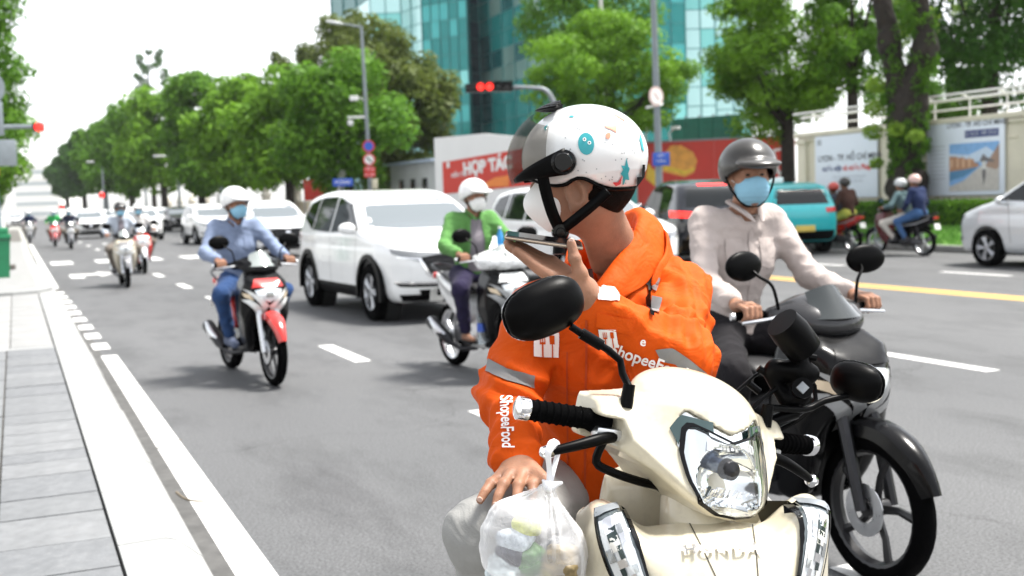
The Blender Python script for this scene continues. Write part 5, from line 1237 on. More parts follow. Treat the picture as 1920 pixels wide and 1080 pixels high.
    if inner is not None:
        bv = bvh_of(sh); g = panel(bv, [(-.055, nk[2]-.05), (.055, nk[2]-.05)], [(-.085, pv[2]+.04), (.085, pv[2]+.04)], lambda u, v: (u+lean, 1.0, v), (0, -1, 0), .006, 8, 16); obj('inner_shirt', g, inner, t)
        obj('lapel', [panel(bv, [(s*.052, nk[2]-.045), (s*.085, nk[2]-.05)], [(s*.083, pv[2]+.03), (s*.11, pv[2]+.03)], lambda u, v: (u+lean, 1.0, v), (0, -1, 0), .013, 3, 16) for s in (-1, 1)], shirt, so)
    else:
        bv = bvh_of(sh); g = panel(bv, [(-.013, nk[2]-.09), (.013, nk[2]-.09)], [(-.013, pv[2]+.0), (.013, pv[2]+.0)], lambda u, v: (u+lean, 1.0, v), (0, -1, 0), .004, 2, 22); obj('placket', g, shirt, so)
        for s in (-1, 1): obj('pocket', panel(bv, [(s*.045, ch[2]+.06), (s*.125, ch[2]+.06)], [(s*.045, ch[2]-.06), (s*.085, ch[2]-.075), (s*.125, ch[2]-.06)], lambda u, v: (u+lean, 1.0, v), (0, -1, 0), .005, 6, 6), shirt, so)
    def tr_f(X, Y, Z):
        P = (X, Y, Z); d = cap(P, pv+[-.04, 0, 0], pv+[.04, 0, 0], .118*B_)
        for s in (-1, 1): d = smin(d, leg(P, s, .010, .90), .06)
        return d+wr_(P, 1.1, 3)
    obj('trousers', sdf(tr_f, (-.55, pv[1]-.3, zl-.08), (.55, .55, pv[2]+.17), h), trouser, t, ang=180)
    for s in (-1, 1):
        f = np.array(ft[s])
        if sandal:
            obj('sandal', sdf(lambda X, Y, Z: rbox((X, Y, Z), f+[0, .05, -.068], (.045, .13, .012), .01), f-[.08, .12, .12], f+[.08, .22, .05], .012), BLACKP, t, ang=180)
            obj('foot', sdf(lambda X, Y, Z: smin(cap((X, Y, Z), f+[0, -.02, -.035], f+[0, .13, -.045], .034, .022), cap((X, Y, Z), f, f+[0, 0, .06], .034), .03), f-[.08, .1, .1], f+[.08, .2, .12], .012), SKIN, t, ang=180)
        else:
            obj('shoe', sdf(lambda X, Y, Z: smin(cap((X, Y, Z), f+[0, -.035, -.035], f+[0, .15, -.05], .045, .036), cap((X, Y, Z), f+[0, -.02, -.02], f+[0, -.01, .03], .045), .04), f-[.1, .13, .12], f+[.1, .24, .12], .014), shoe or mat('shoe_dark', (.03, .03, .035), .6, var=.2), t, ang=180)
    # helmet, straps, mask, hair
    Hm = helm
    hs_ = obj('helmet', tf(sdf(lambda X, Y, Z: helmet_f((X, Y, Z), brim=brim), (-.15, -.18, -.07), (.15, .23, .19), .008 if h < .02 else .012), Mh), Hm, t, ang=180)
    obj('chin_strap', [tf(tube([(s*.108, .02, .01), (s*.088, .035, -.05), (s*.04, .05, -.115), (0, .055, -.122)], .006, 6, sp=4, flat=((1, 0, 0), .8)), Mh) for s in (-1, 1)], BLACKP, hs_)
    obj('hair', tf(sdf(lambda X, Y, Z: smax(ell((X, Y, Z), (0, -.022, .015), (.084, .10, .10)), np.maximum(Y-.015+np.maximum(-Z, 0)*.5, -(Z+.075+hairlen)), .01), (-.11, -.15, -.12-hairlen), (.11, .06, .13), .010), Mh), HAIR, t, ang=180)
    if maskm is not None:
        def mk(X, Y, Z):
            d = smin(ell((X, Y, Z), (0, .040, -.052), (.073, .080, .072)), ell((X, Y, Z), (0, .088, -.028), (.030, .036, .036)), .04)
            return smax(smax(d, -(Y-.012-np.abs(Z+.05)*.25), .008), Z+.006-np.maximum(.03-np.abs(X), 0)*.35, .008)+np.sin(Z*330)*.0011
        mo = obj('face_mask', tf(sdf(mk, (-.10, -.02, -.15), (.10, .15, .03), .0065 if h < .02 else .011), Mh), maskm, t, ang=180)
        obj('ear_loop', [tf(tube([(s*.073, .03, -.02), (s*.084, .0, -.004), (s*.087, -.022, -.012)], .0018, 5), Mh) for s in (-1, 1)]+[tf(tube([(s*.070, .03, -.07), (s*.082, .0, -.03), (s*.087, -.022, -.012)], .0018, 5), Mh) for s in (-1, 1)], WHITEP, mo)
    return t
MBLUE = mat('mask_blue', (.24, .46, .60), .8, var=.05, spec=.2); MWHITE = mat('mask_white', (.76, .76, .75), .8, var=.04, spec=.2)
HWHITE = paint('helmet_white', (.76, .76, .75), .25); HGREY = paint('helmet_grey', (.42, .44, .46), .25); HBLACK = mat('helmet_black', (.01, .01, .011), .25, coat=.3); HRED = paint('helmet_red', (.6, .06, .04), .3); HSIL = paint('helmet_silver', (.50, .52, .53), .3)
RED_M = paint('moped_red', (.55, .025, .02), .2); BLK_M = mat('moped_black', (.002, .002, .0024), .2, spec=.22, coat=.06, var=.2, vs=6); WHT_M = paint('moped_white', (.74, .75, .74), .25); SIL_M = mat('moped_silver', (.34, .35, .36), .3, .4, coat=.6); GRY_M = paint('moped_grey', (.16, .16, .17), .3)
BEIGE_M = paint('moped_beige', (.42, .38, .30), .3)
# --- blue shirt on the red and black moped
L1, A1_ = (1.83, 10.06), PI+.10
moped('red and black moped ridden by the man in the blue shirt', L1, A1_, dict(main=BLK_M, accent=RED_M, dark=BLK_M, trim=WHT_M, rear=RED_M), .012)
rider('rider in blue shirt, white helmet and blue face mask on the red moped', L1, A1_, cloth('blue_shirt', (.19, .235, .34)), cloth('blue_jeans', (.025, .055, .14)), HWHITE, MBLUE, .012, head_yaw=.25, lean=.03, shoe=mat('shoe_blue', (.08, .10, .16), .7, var=.2))
# --- green jacket
L2, A2_ = (3.62, 9.02), PI+.06
g2 = moped('white moped ridden by the man in the green jacket', L2, A2_, dict(main=BLK_M, accent=WHT_M, dark=WHT_M, trim=SIL_M, rear=WHT_M, rim=ALU), .013)
rider('rider in bright green jacket and white helmet beside the white SUV', L2, A2_, cloth('green_jacket', (.10, .24, .07)), cloth('navy_trousers', (.022, .018, .045)), HWHITE, MWHITE, .012, head_yaw=.1, inner=cloth('grey_tee', (.20, .18, .20)), sandal=True, bulk=1.06)
wb_ = thing('water_bottle', 'clear water bottle with blue label hanging from the white moped', 'bottle', (L2[0], L2[1], 0), A2_)
CLR = mat('clear_plastic', (.70, .78, .82), .05, trans=.85, ior=1.2)
obj('bottle', lathe([(0, .30), (.034, .30), (.038, .32), (.037, .40), (.038, .47), (.034, .52), (.014, .56), (.014, .585)], 16), CLR, wb_, loc=(.17, .30, 0)); obj('label', lathe([(.0392, .40), (.0392, .47)], 16), mat('bottle_label', (.04, .10, .45), .5, var=.2), wb_, loc=(.17, .30, 0)); obj('cap', lathe([(.016, .583), (.016, .60), (0, .60)], 12), mat('cap_blue', (.05, .2, .6), .5), wb_, loc=(.17, .30, 0))
obj('cord', tube([(.17, .30, .60), (.15, .28, .72), (.12, .27, .9)], .003, 5), BLACKP, wb_, loc=(0, 0, 0))
bb = thing('drink_bottle', 'small blue bottle standing up in front of the green-jacketed rider', 'bottle', (L2[0], L2[1], 0), A2_)
obj('bottle', lathe([(0, 1.04), (.028, 1.04), (.03, 1.06), (.026, 1.10), (.03, 1.14), (.026, 1.19), (.012, 1.22), (.012, 1.24), (0, 1.24)], 14), mat('blue_plastic', (.05, .35, .75), .15, trans=.4), bb, loc=(-.04, .27, 0)); obj('cap', lathe([(.014, 1.238), (.014, 1.255), (0, 1.255)], 12), WHITEP, bb, loc=(-.04, .27, 0))
cvv = thing('rain_cover', 'clear plastic sheet wrapped over the white moped’s handlebars', 'cover', (L2[0], L2[1], 0), A2_)
obj('sheet', sdf(lambda X, Y, Z: np.abs(ell((X, Y, Z), (0, .40, .975), (.24, .16, .075))+wob((X, Y, Z), 45)*.014)-.004, (-.30, .2, .86), (.30, .6, 1.1), .009), mat('rain_plastic', (.80, .81, .82), .12, var=.1, alpha=.65, spec=.8), cvv); obj('sheet_tail', sdf(lambda X, Y, Z: np.abs(ell((X, Y, Z), (-.02, .33, .80), (.13, .05, .16))+wob((X, Y, Z), 40)*.016)-.004, (-.2, .22, .58), (.18, .43, 1.0), .010), mat('teal_bag', (.03, .30, .30), .5, var=.4, vs=20), cvv)
# --- white shirt on the dark scooter, close on the right
L3, A3_ = (2.88, 3.98), PI+.02
moped('dark silver and black scooter passing close on the right', L3, A3_, dict(main=BLK_M, accent=BLK_M, dark=mat('moped_graphite', (.03, .03, .032), .25, .3, coat=.15), trim=SIL_M, rear=BLK_M, darkfork=True, screen=mat('dark_screen', (.03, .035, .036), .08, coat=.4)), .011, floor=True, wide=1.08, name='scooter')
rider('rider in pale shirt, dark helmet and blue mask on the dark scooter', L3, A3_, cloth('pale_shirt', (.45, .39, .365)), cloth('charcoal_trousers', (.014, .013, .015)), mat('helmet_dark_olive', (.030, .028, .025), .3, coat=.25, var=.5, vs=8), MBLUE, .011, head_yaw=-.30, pelvis=(0, -.26, .87), bulk=.97, elbow=.30)
# --- grey shirt scooter down the left lane, a moped behind it
L4 = (1.93, 23.85)
m4 = moped('beige scooter ridden by the man in the grey shirt on the left', L4, PI, dict(main=BEIGE_M, accent=GRY_M, dark=BLK_M, trim=WHT_M, rear=BEIGE_M), .02, floor=True, wide=1.05, name='scooter')
r4 = rider('rider in open grey shirt and dark helmet on the beige scooter', L4, PI, cloth('grey_shirt', (.42, .46, .52)), cloth('khaki_trousers', (.16, .14, .12)), HBLACK, MBLUE, .02, inner=cloth('grey_tee', (.20, .18, .20)))
ms = 'mopeds'; FR = 'far riders down the avenue'
def swapped(m): return m
dup(m4, (2.72, 28.6, 0), PI, 'red and white moped just behind the beige scooter', None, {'moped_beige': RED_M, 'moped_grey': WHT_M})
dup(r4, (2.72, 28.6, 0), PI, 'rider half hidden behind the beige scooter', None, {'grey_shirt': cloth('white_tee', (.66, .65, .63)), 'helmet_black': HWHITE, 'grey_tee': cloth('white_tee', (.66, .65, .63))})
for (px, py, a, b_, mc, sc_, hc_) in ((57, 456, 'grey scooter farthest left by the kerb in the distance', 'distant rider in navy nearest the left kerb', {'moped_beige': SIL_M}, cloth('navy_jacket', (.02, .03, .08)), HWHITE),
   (105, 463, 'red scooter in the distance beside a dark one', 'distant rider in green top and white helmet', {'moped_beige': RED_M, 'moped_grey': RED_M}, cloth('kelly_green', (.03, .33, .09)), HWHITE),
   (135, 467, 'dark scooter in the distance right of the red one', 'distant rider in dark jacket and white helmet', {'moped_beige': BLK_M}, cloth('dark_jacket', (.03, .035, .06)), HWHITE)):
    g_ = gnd(px, py); dup(m4, (g_.x, g_.y+.64, 0), PI, a, 'far scooters', mc); dup(r4, (g_.x, g_.y+.64, 0), PI, b_, FR, {'grey_shirt': sc_, 'grey_tee': sc_, 'helmet_black': hc_})
# --- two bikes with pillion riders on the right, seen from behind
L5, A5_ = (17.55, 19.45), .14
dm = moped('dark red moped with two riders by the verge', L5, A5_, dict(main=paint('moped_maroon', (.10, .012, .015), .25), accent=BLK_M, dark=BLK_M, trim=SIL_M, rear=BLK_M, rim=ALU), .018)
NAVY = cloth('navy_coat', (.018, .028, .075)); JEAN = cloth('light_jeans', (.05, .11, .24))
rider('driver with silver helmet on the dark red moped, mostly hidden', L5, A5_, cloth('teal_grey_coat', (.10, .16, .17)), cloth('cream_trousers', (.55, .52, .47)), HSIL, None, .02, brim=False, pelvis=(0, -.15, .83))
HANDP = {s: np.array([s*.20, -.16, .95]) for s in (-1, 1)}
pr = rider('pillion rider in navy coat and jeans on the dark red moped', L5, A5_, NAVY, JEAN, paint('helmet_patterned', (.62, .42, .38), .3), None, .018, hands=HANDP, pelvis=(0, -.52, .90), feet={s: np.array([s*.21, -.33, .36]) for s in (-1, 1)}, brim=False, bulk=1.12)
L6, A6_ = (17.75, 21.9), .06
dup(dm, (*L6, 0), A6_, 'bright red scooter with two riders right of the turquoise taxi', None, {'moped_maroon': RED_M, 'moped_black': RED_M})
rider('driver with orange-red helmet on the bright red scooter', L6, A6_, cloth('slate_shirt', (.07, .08, .11)), cloth('dark_trousers', (.03, .03, .035)), HRED, None, .02, brim=False, pelvis=(0, -.15, .80))
dup(pr, (*L6, 0), A6_, 'pillion rider in brown jacket on the bright red scooter', None, {'navy_coat': cloth('brown_jacket', (.055, .028, .022)), 'light_jeans': cloth('yellow_green_skirt', (.42, .42, .08)), 'helmet_patterned': mat('helmet_dark_olive', (.09, .085, .075))})
# ================================================================== CREAM SCOOTER IN FRONT
CRM = paint('cream_paint', (.58, .53, .405), .28, grime=((.22, .19, .15), .35, 30))
SO, SA, SLEAN, STH, SSC = Vector((1.320, 2.262, 0)), R(3.0), -R(1.0), R(28.7), 1.012
hs_t = thing('scooter', 'cream scooter parked in the foreground with a bag on its brake lever', 'scooter', SO, PI+SA-R(YAW))
hs_t.rotation_euler = (0, SLEAN, PI+SA-R(YAW)); hs_t.scale = (SSC,)*3
SM = Matrix.Translation(SO) @ Euler((0, SLEAN, PI+SA-R(YAW))).to_matrix().to_4x4() @ Matrix.Scale(SSC, 4); SMI = SM.inverted()
def toS(px, py, d): return np.array(SMI @ at(px, py, d))
rk_ = R(26); HDP = Vector((0, .33, .95))
STM = Matrix.Translation(HDP) @ Matrix.Rotation(STH, 4, Vector((0, -math.sin(rk_), math.cos(rk_)))) @ Matrix.Translation(-HDP)
def st(g): return tf(g, STM)
def stp(p): return np.array(STM @ Vector(p))
def px_ray(px, py, M):
    """camera ray of a pixel, in the frame whose world matrix is M"""
    o = M.inverted() @ CAMP; q = M.inverted() @ at(px, py, 1.0); return o, (q-o).normalized()
def px_panel(bv, top, bot, M, off=.004, nu=10, nv=6):
    """patch outlined by two pixel polylines, laid on the surface under it"""
    def rs(pl, n):
        P = [np.array(p, float) for p in pl]; L = np.concatenate([[0], np.cumsum([np.linalg.norm(b-a) for a, b in zip(P[:-1], P[1:])])])
        s = np.linspace(0, L[-1], n+1); return np.stack([np.interp(s, L, [p[k] for p in P]) for k in (0, 1)], 1)
    T, B_ = rs(top, nu), rs(bot, nu); vs = []; last = None
    for j in range(nv+1):
        for i in range(nu+1):
            p = T[i]*(1-j/nv)+B_[i]*j/nv; o, d = px_ray(p[0], p[1], M); h = bv.ray_cast(o, d)
            q = (h[0]+h[1]*off) if h[0] is not None else last
            if q is None: q = o+d*2.4
            last = q; vs.append(q[:])
    g = fixn(G(vs, [(j*(nu+1)+i, j*(nu+1)+i+1, (j+1)*(nu+1)+i+1, (j+1)*(nu+1)+i) for j in range(nv) for i in range(nu)]))
    o, d = px_ray(*T[0], M); n = np.zeros(3)
    for q in g[1][:40]: n += np.cross(g[0][q[1]]-g[0][q[0]], g[0][q[2]]-g[0][q[0]])
    return flip(g) if np.dot(n, np.array(d)) > 0 else g
def px_text(bv, s, org, ux, uy, M, off=.004, bold=0.0, sub=3, shear=0.0):
    """lettering whose baseline starts at pixel org; ux, uy = pixel vectors of one em"""
    g = text_geo(s, 1.0, bold, sub, 'LEFT', shear); v = []; last = None
    for x, y, _ in g[0]:
        o, d = px_ray(org[0]+ux[0]*x+uy[0]*y, org[1]+ux[1]*x+uy[1]*y, M); h = bv.ray_cast(o, d)
        q = (h[0]+h[1]*off) if h[0] is not None else (last or o+d*2.5); last = q; v.append(q[:])
    return (np.array(v), g[1])
mwheel(hs_t, .64, .045, True, rimm=ALU); mwheel(hs_t, -.64, .05, rimm=ALU)
obj('front_fender', mv(fender_g(), 0, .64, WR), CRM, hs_t)
obj('fork', [tube([(s*.075, .645, WR), (s*.075, .56, .58), (s*.05, .44, .8)], .024, 8) for s in (-1, 1)], DARKM, hs_t)
obj('rear_body', rear_g(.012), CRM, hs_t, ang=180); obj('seat', seat_g(.012), mat('seat_vinyl', (.018, .018, .02)), hs_t, ang=180); obj('underbody', under_g(.014, True), BLACKP, hs_t, ang=180)
obj('exhaust', tube([(.07, -.02, .22), (.13, -.2, .20), (.15, -.42, .27), (.165, -.78, .40), (.165, -.80, .405)], [.016, .018, .05, .058, .04], 12), DARKM, hs_t)
obj('tail_light', box((0, -.935, .80), (.13, .05, .06), .02), REDL, hs_t); obj('stand', tube([(-.09, -.02, .26), (-.2, .10, .03)], .012, 6), DARKM, hs_t)
obj('engine', sdf(lambda X, Y, Z: rbox((X, Y, Z), (0, -.3, .31), (.11, .25, .085), .03), (-.2, -.7, .18), (.2, .1, .46), .018), DARKM, hs_t, ang=180)
# front body
FB = [(.26, .93), (.45, .93), (.54, .875), (.605, .80), (.64, .73), (.63, .66), (.55, .57), (.48, .46), (.42, .30), (.30, .24), (.16, .25), (.22, .45), (.26, .7)]
def sstep(e0, e1, v):
    t = np.clip((v-e0)/(e1-e0), 0, 1); return t*t*(3-2*t)
def fb_f(X, Y, Z):
    P = (X, Y, Z); A = np.abs(X)
    d = sidepiece(P, FB, [(.2, .12), (.4, .19), (.6, .232), (.80, .236), (.9, .222)], .03, [(.2, .26), (.40, .25), (.50, .222), (.575, .17), (.62, .11), (.66, .05)])
    zt = .838+.052*sstep(.10, .195, A)-.05*np.clip((.42-Y)/.12, 0, 1)
    d = smax(d, Z-zt, .022)
    c = np.maximum(np.sqrt((Y-.64)**2+(Z-WR)**2)-(WR+.035), A-.09); d = smax(d, -c, .03)
    rl = .050+.22*np.maximum(.84-Z, 0)
    d = d+.0040*sstep(rl, rl+.007, A)+.012*np.exp(-((A-.135)/.035)**2)*sstep(.9, .78, Z)
    return d
fbg = sdf(fb_f, (-.29, .1, .18), (.29, .70, .95), .0075); fbv = bvh_of(fbg)
obj('front_body', fbg, CRM, hs_t, ang=180)
def inner_f(X, Y, Z): return sidepiece((X, Y, Z), [(.16, .30), (.19, .90), (.25, .90), (.26, .30)], [(.2, .17), (.6, .205), (.88, .165), (.92, .14)], .02)
obj('inner_panel', sdf(inner_f, (-.25, .12, .25), (.25, .30, .95), .010), CRM, hs_t, ang=180)
obj('stem_cover', sdf(lambda X, Y, Z: cap((X, Y, Z), (0, .40, .74), (0, .33, .93), .085, .06), (-.12, .25, .62), (.12, .52, 1.0), .01), CRM, hs_t, ang=180)
obj('screw', mv(lathe([(0, .004), (.008, .003), (.009, 0)], 12, 'Y'), .13, .262, .80), DARKM, hs_t)
LENSG = mat('lamp_glass', (.95, .97, .98), .03, trans=1.0, ior=1.08, coat=1.0)
def lamp_edge(l, r, u0, u1):
    return [(a[0]*(1-u0)+b_[0]*u0, a[1]*(1-u0)+b_[1]*u0) for a, b_ in zip(l, r)], [(a[0]*(1-u1)+b_[0]*u1, a[1]*(1-u1)+b_[1]*u1) for a, b_ in zip(l, r)]
LE = [(1118, 958), (1126, 1010), (1142, 1060), (1160, 1100), (1185, 1150)]; RE = [(1160, 945), (1180, 985), (1202, 1035), (1220, 1085), (1245, 1140)]
def lampg(u0, u1, v0, v1, off, nu=14, nv=5):
    l = spline(LE, 6); r_ = spline(RE, 6); n = len(l); i0, i1 = int(v0*(n-1)), int(v1*(n-1))
    A_, B_ = lamp_edge(l[i0:i1+1], r_[i0:i1+1], u0, u1); return px_panel(fbv, [tuple(p) for p in A_], [tuple(p) for p in B_], SM, off, nu, nv)
for s in (1, -1):
    def mm(g, s=s): return g if s == 1 else mirx(g)
    L_ = obj('position_lamp', mm(lampg(0, 1, 0, 1, .004, 26, 8)), mat('lamp_shell', (.10, .12, .13), .08, .2, coat=1.0), hs_t)
    obj('reflector', mm(lampg(.10, .86, .14, .95, .006, 22, 6)), LENS, L_)
    cols = (CHROME, mat('facet_dark', (.05, .07, .07), .1, .6), mat('facet_pale', (.85, .83, .78), .15, .3), mat('facet_grey', (.45, .47, .48), .12, .8))
    rf = random.Random(5)
    for k in range(9):
        v0 = .16+.085*k; u = rf.uniform(.12, .35)
        obj('facet', mm(lampg(u, u+rf.uniform(.12, .3), v0, v0+.10, .0078, 5, 3)), cols[k % 4], L_); obj('facet', mm(lampg(u+.33, u+.45, v0, v0+.085, .0078, 5, 3)), cols[(k+2) % 4], L_)
    obj('lamp_rim', mm(lampg(.93, 1.02, 0, 1, .007, 26, 1)), BLACKG, L_); obj('lamp_rim', mm(lampg(-.03, .04, 0, 1, .007, 26, 1)), BLACKG, L_); obj('lamp_hood', mm(lampg(0, 1, 0, .12, .0075, 5, 6)), GREYM, L_)
GAP = mat('panel_gap', (.05, .045, .035), .8)
for l in ([(1291, 978), (1318, 1030), (1346, 1090)], [(1411, 984), (1417, 1030), (1422, 1090)]):
    obj('panel_gap', px_panel(fbv, [(x-1.2, y) for x, y in l], [(x+1.2, y) for x, y in l], SM, .0012, 14, 1), GAP, hs_t)
EMB = mat('emblem_metal', (.42, .40, .37), .22, .95)
g = tf(text_geo('HONDA', .034, .0016, 4, space=1.2), Matrix(((-1, 0, 0, 0), (0, 0, -1, 1.0), (0, 1, 0, 1.165), (0, 0, 0, 1))))
def dropn(bv, g, d, off):
    v = g[0].copy(); d = Vector(d).normalized()
    for i in range(len(v)):
        h = bv.ray_cast(Vector(v[i]), d)
        if h[0] is not None: v[i] = h[0]+Vector((0, .55, .83))*off
    return (v, g[1])
obj('lettering', dropn(fbv, g, (0, -1, -.80), .0085), EMB, hs_t, smooth=False)
# steering head: cover, lamp
def cow_f(X, Y, Z):
    P = (X, Y, Z); A = np.abs(X)
    zb = interp([(0, .852), (.05, .857), (.09, .880), (.14, .918), (.19, .942), (.25, .952)], A)
    zr = interp([(0, .872), (.075, .884), (.10, .900), (.16, .950), (.215, .995), (.25, 1.0)], A)
    yr = interp([(0, .492), (.05, .488), (.085, .468), (.11, .445), (.17, .385), (.235, .335)], A)
    yf = yr-np.maximum(Z-zr, 0)*interp([(0, .42), (.1, .50), (.2, .9), (.25, 1.1)], A)-np.maximum(zr-Z, 0)*.85
    zt = interp([(0, 1.075), (.1, 1.055), (.16, 1.042), (.235, 1.030)], A)-np.maximum(Y-.33, 0)*.15
    k = .006
    d = smax(smax((Y-yf)*.85, Z-zt, k), smax(zb-Z, .235-Y, k), k); d = smax(d, A-.236, .010)
    dome = smax(ell(P, (0, .300, 1.038), (.135, .125, .066), Matrix.Rotation(-.22, 3, 'X')), -(Y-.20), .02)
    d = smin(d, dome, .006)
    notch = np.maximum(np.maximum(.182-A+.3*np.abs(Z-.968), np.abs(Z-.968)-.030), .268-Y); d = smax(d, -notch, .006)
    return d
cwg = sdf(cow_f, (-.30, .15, .80), (.30, .58, 1.14), .0045); cwb = bvh_of(cwg)
def cpan(top, bot, off, nu=14, nv=12): return panel(cwb, top, bot, lambda u, v: (u, 1.0, v+.15), (0, -1, -.28), off, nu, nv)
SHL = [(0, .862), (.045, .866), (.078, .884), (.098, .925), (.106, .970), (.098, 1.015), (.086, 1.028), (.04, 1.012), (0, 1.000)]
SHP = SHL+[(-x, z) for x, z in SHL[-2:0:-1]]
def shear(Y, Z): return Z+(Y-.4643)*.28
def cow2(X, Y, Z):
    c = cow_f(X, Y, Z); X_, Z_ = np.broadcast_arrays(X, Z+Y*0)
    cav = np.maximum(poly2(X+Y*0, Z+(.50-Y)*-.10+Y*0, SHP), np.maximum(-(c+.062), .36-Y)); return smax(c, -cav, .003)
def refl_f(X, Y, Z):
    c = cow_f(X, Y, Z); q = poly2(X+Y*0, Z+(.50-Y)*-.10+Y*0, SHP)
    bowl = ell((X, Y, Z), (0, .50, .93), (.088, .10, .075))
    w = np.maximum(np.maximum(q, c+.006), -(c+.066))
    return np.maximum(w, -(smin(bowl, q+.004+(c+.0)*0, .001) if False else bowl))
obj('handlebar_cover', st(sdf(cow2, (-.30, .15, .80), (.30, .58, 1.14), .0045)), CRM, hs_t, ang=180)
RCH = mat('reflector_chrome', (.80, .82, .82), .07, 1.0)
hl = obj('headlight', st(sdf(refl_f, (-.13, .34, .83), (.13, .54, 1.06), .0045)), RCH, hs_t, ang=50)
obj('bulb', st(tf(lathe([(0, .045), (.012, .042), (.016, .02), (.016, -.05)], 16, 'Y'), Matrix.Translation((0.01, .415, .945)))), mat('bulb_glass', (.10, .13, .20), .04, .5), hl)
obj('bulb_shield', st(tf(lathe([(0, .056), (.018, .050), (.021, .03), (.016, .03)], 16, 'Y'), Matrix.Translation((0.01, .415, .945)))), DARKM, hl)
rf = random.Random(8)
for k in range(15):
    a = -1.15+2.3*k/14
    for (rr, zz, hh) in ((.066, .888, .034), (.060, .985, .020)):
        obj('reflector_facet', st(tf(box((0, 0, 0), (.0075, .003, hh), .001), Matrix.Translation((rr*math.sin(a), .425+.02*(1-math.cos(a)), zz+rf.uniform(-.003, .003))) @ Matrix.Rotation(-a*.5+rf.uniform(-.2, .2), 4, 'Z') @ Matrix.Rotation(-.5 if zz < .93 else .5, 4, 'X'))), (CHROME, mat('facet_pale', (.85, .83, .78)), mat('facet_dark', (.05, .07, .07)))[rf.choice((0, 0, 0, 1, 2))], hl)
ST_ = SHL[::-1]; topL = [(-x, z) for x, z in SHL[6:]]+[(x, z) for x, z in SHL[6:][::-1]]; 
botL = [(-x, z) for x, z in SHL[:7][::-1]][0:]+[(x, z) for x, z in SHL[1:7]]
def cpan2(top, bot, off, nu=20, nv=12): return panel(cwb, top, bot, lambda u, v: (u, 1.0, v+.05), (0, -1, -.10), off, nu, nv)
obj('lens', st(cpan2(topL, botL, .003, 26, 14)), LENSG, hl)
DTR = mat('smoke_trim', (.03, .06, .06), .04, .2, coat=1.0)
for s in (-1, 1):
    obj('lens_trim', st(cpan2([(s*.118, 1.012), (s*.100, 1.040), (s*.045, 1.034)], [(s*.108, .985), (s*.092, 1.028), (s*.045, 1.015)], .0035, 10, 3)), DTR, hl)
    fr_ = SHL; inn = [(x*.955, .935+(z-.935)*.955) for x, z in SHL]
    obj('lens_frame', st(cpan2([(s*x*1.03, .935+(z-.935)*1.03) for x, z in fr_], [(s*x, z) for x, z in inn], .0048, 24, 1)), BLACKG, hl)
    obj('grip', st(join([tube([(s*.195, .297, .985), (s*.222, .293, .985), (s*.238, .290, .985), (s*.352, .270, .985), (s*.356, .269, .985)], [.026, .027, .0205, .0195, .0215], 18)]+[tf(lathe([(.0195, -.003), (.0222, 0), (.0195, .003)], 18, 'X'), Matrix.Translation((s*(.254+.0145*k), .288-.0026*k, .985)) @ Matrix.Rotation(-s*.18, 4, 'Z')) for k in range(7)])), RUBBER, hs_t)
    obj('bar_end', st(tube([(s*.354, .269, .985), (s*.360, .268, .985), (s*.378, .265, .985), (s*.381, .2645, .985)], [.019, .0235, .0225, .018], 18)), CHROME, hs_t)
    lv = obj('lever', st(tube([(s*.195, .325, .962), (s*.235, .338, .955), (s*.285, .338, .938), (s*.328, .330, .922)], [.012, .0115, .010, .0085], 12, sp=4)), BLACKP, hs_t)
    obj('lever_ball', st(mv(lathe([(0, -.015), (.009, -.012), (.0145, 0), (.009, .012), (0, .015)], 14, 'X'), s*.335, .328, .919)), CHROME, lv)
    obj('lever_mount', st(tf(box((0, 0, 0), (.055, .030, .022), .005), Matrix.Translation((s*.205, .318, .966)) @ Matrix.Rotation(-s*.15, 4, 'Z'))), ALU, hs_t)
    obj('stem_base', st(tube([(s*.178, .325, 1.02), (s*.178, .322, 1.065)], [.0135, .0115], 12)), BLACKP, hs_t)
# mirrors
b0 = stp((.178, .322, 1.06))
c1 = toS(1020, 578, 2.21)
MST = tube([b0, toS(1167, 700, 2.235), toS(1163, 676, 2.235), toS(1140, 656, 2.23), toS(1100, 632, 2.22), toS(1070, 612, 2.215)], .0072, 10)
obj('mirror_stem', [MST, tube([toS(1128, 648, 2.226), toS(1090, 625, 2.218)], .0115, 10)], BLACKP, hs_t)
def mir_obj(c, rx, rz, tilt, yaw, label=None):
    Mm = Matrix.Translation(tuple(c)) @ Matrix.Rotation(yaw, 4, 'Z') @ Matrix.Rotation(tilt, 4, 'Y')
    def f(X, Y, Z):
        s_ = (np.abs(X/rx)**2.5+np.abs(Z/rz)**2.5)**(1/2.5)
        return smax((s_-1)*min(rx, rz)*.9+np.maximum(Y, 0)*.55, np.maximum(Y-.036, -Y-.006), .022)
    mo = obj('mirror', tf(sdf(f, (-rx*1.2, -.03, -rz*1.3), (rx*1.2, .07, rz*1.3), .0055), Mm), BLACKP, hs_t, ang=180)
    pts = [(rx*.93*math.copysign(abs(math.cos(a))**.8, math.cos(a)), rz*.92*math.copysign(abs(math.sin(a))**.8, math.sin(a))) for a in np.linspace(0, 2*PI, 28)[:-1]]
    obj('mirror_glass', tf(fixn(prism(pts, -.0075, -.0065, 'Y')), Mm), MIRROR, mo)
mir_obj(c1, .091, .059, .34, .30)
b1 = stp((-.178, .322, 1.06)); c2 = toS(1606, 716, 2.52)
obj('mirror_stem', tube([b1, toS(1508, 768, 2.47), toS(1545, 752, 2.49), toS(1588, 742, 2.51)], .0075, 10, sp=3), BLACKP, hs_t)
mir_obj(c2, .066, .048, -.18, -.75)
obj('brake_cable', tube([stp((.21, .32, .95)), toS(1118, 866, 2.21), toS(1150, 886, 2.21), toS(1200, 903, 2.23), toS(1235, 912, 2.26), toS(1246, 926, 2.29)], .0085, 8, sp=4), BLACKP, hs_t)
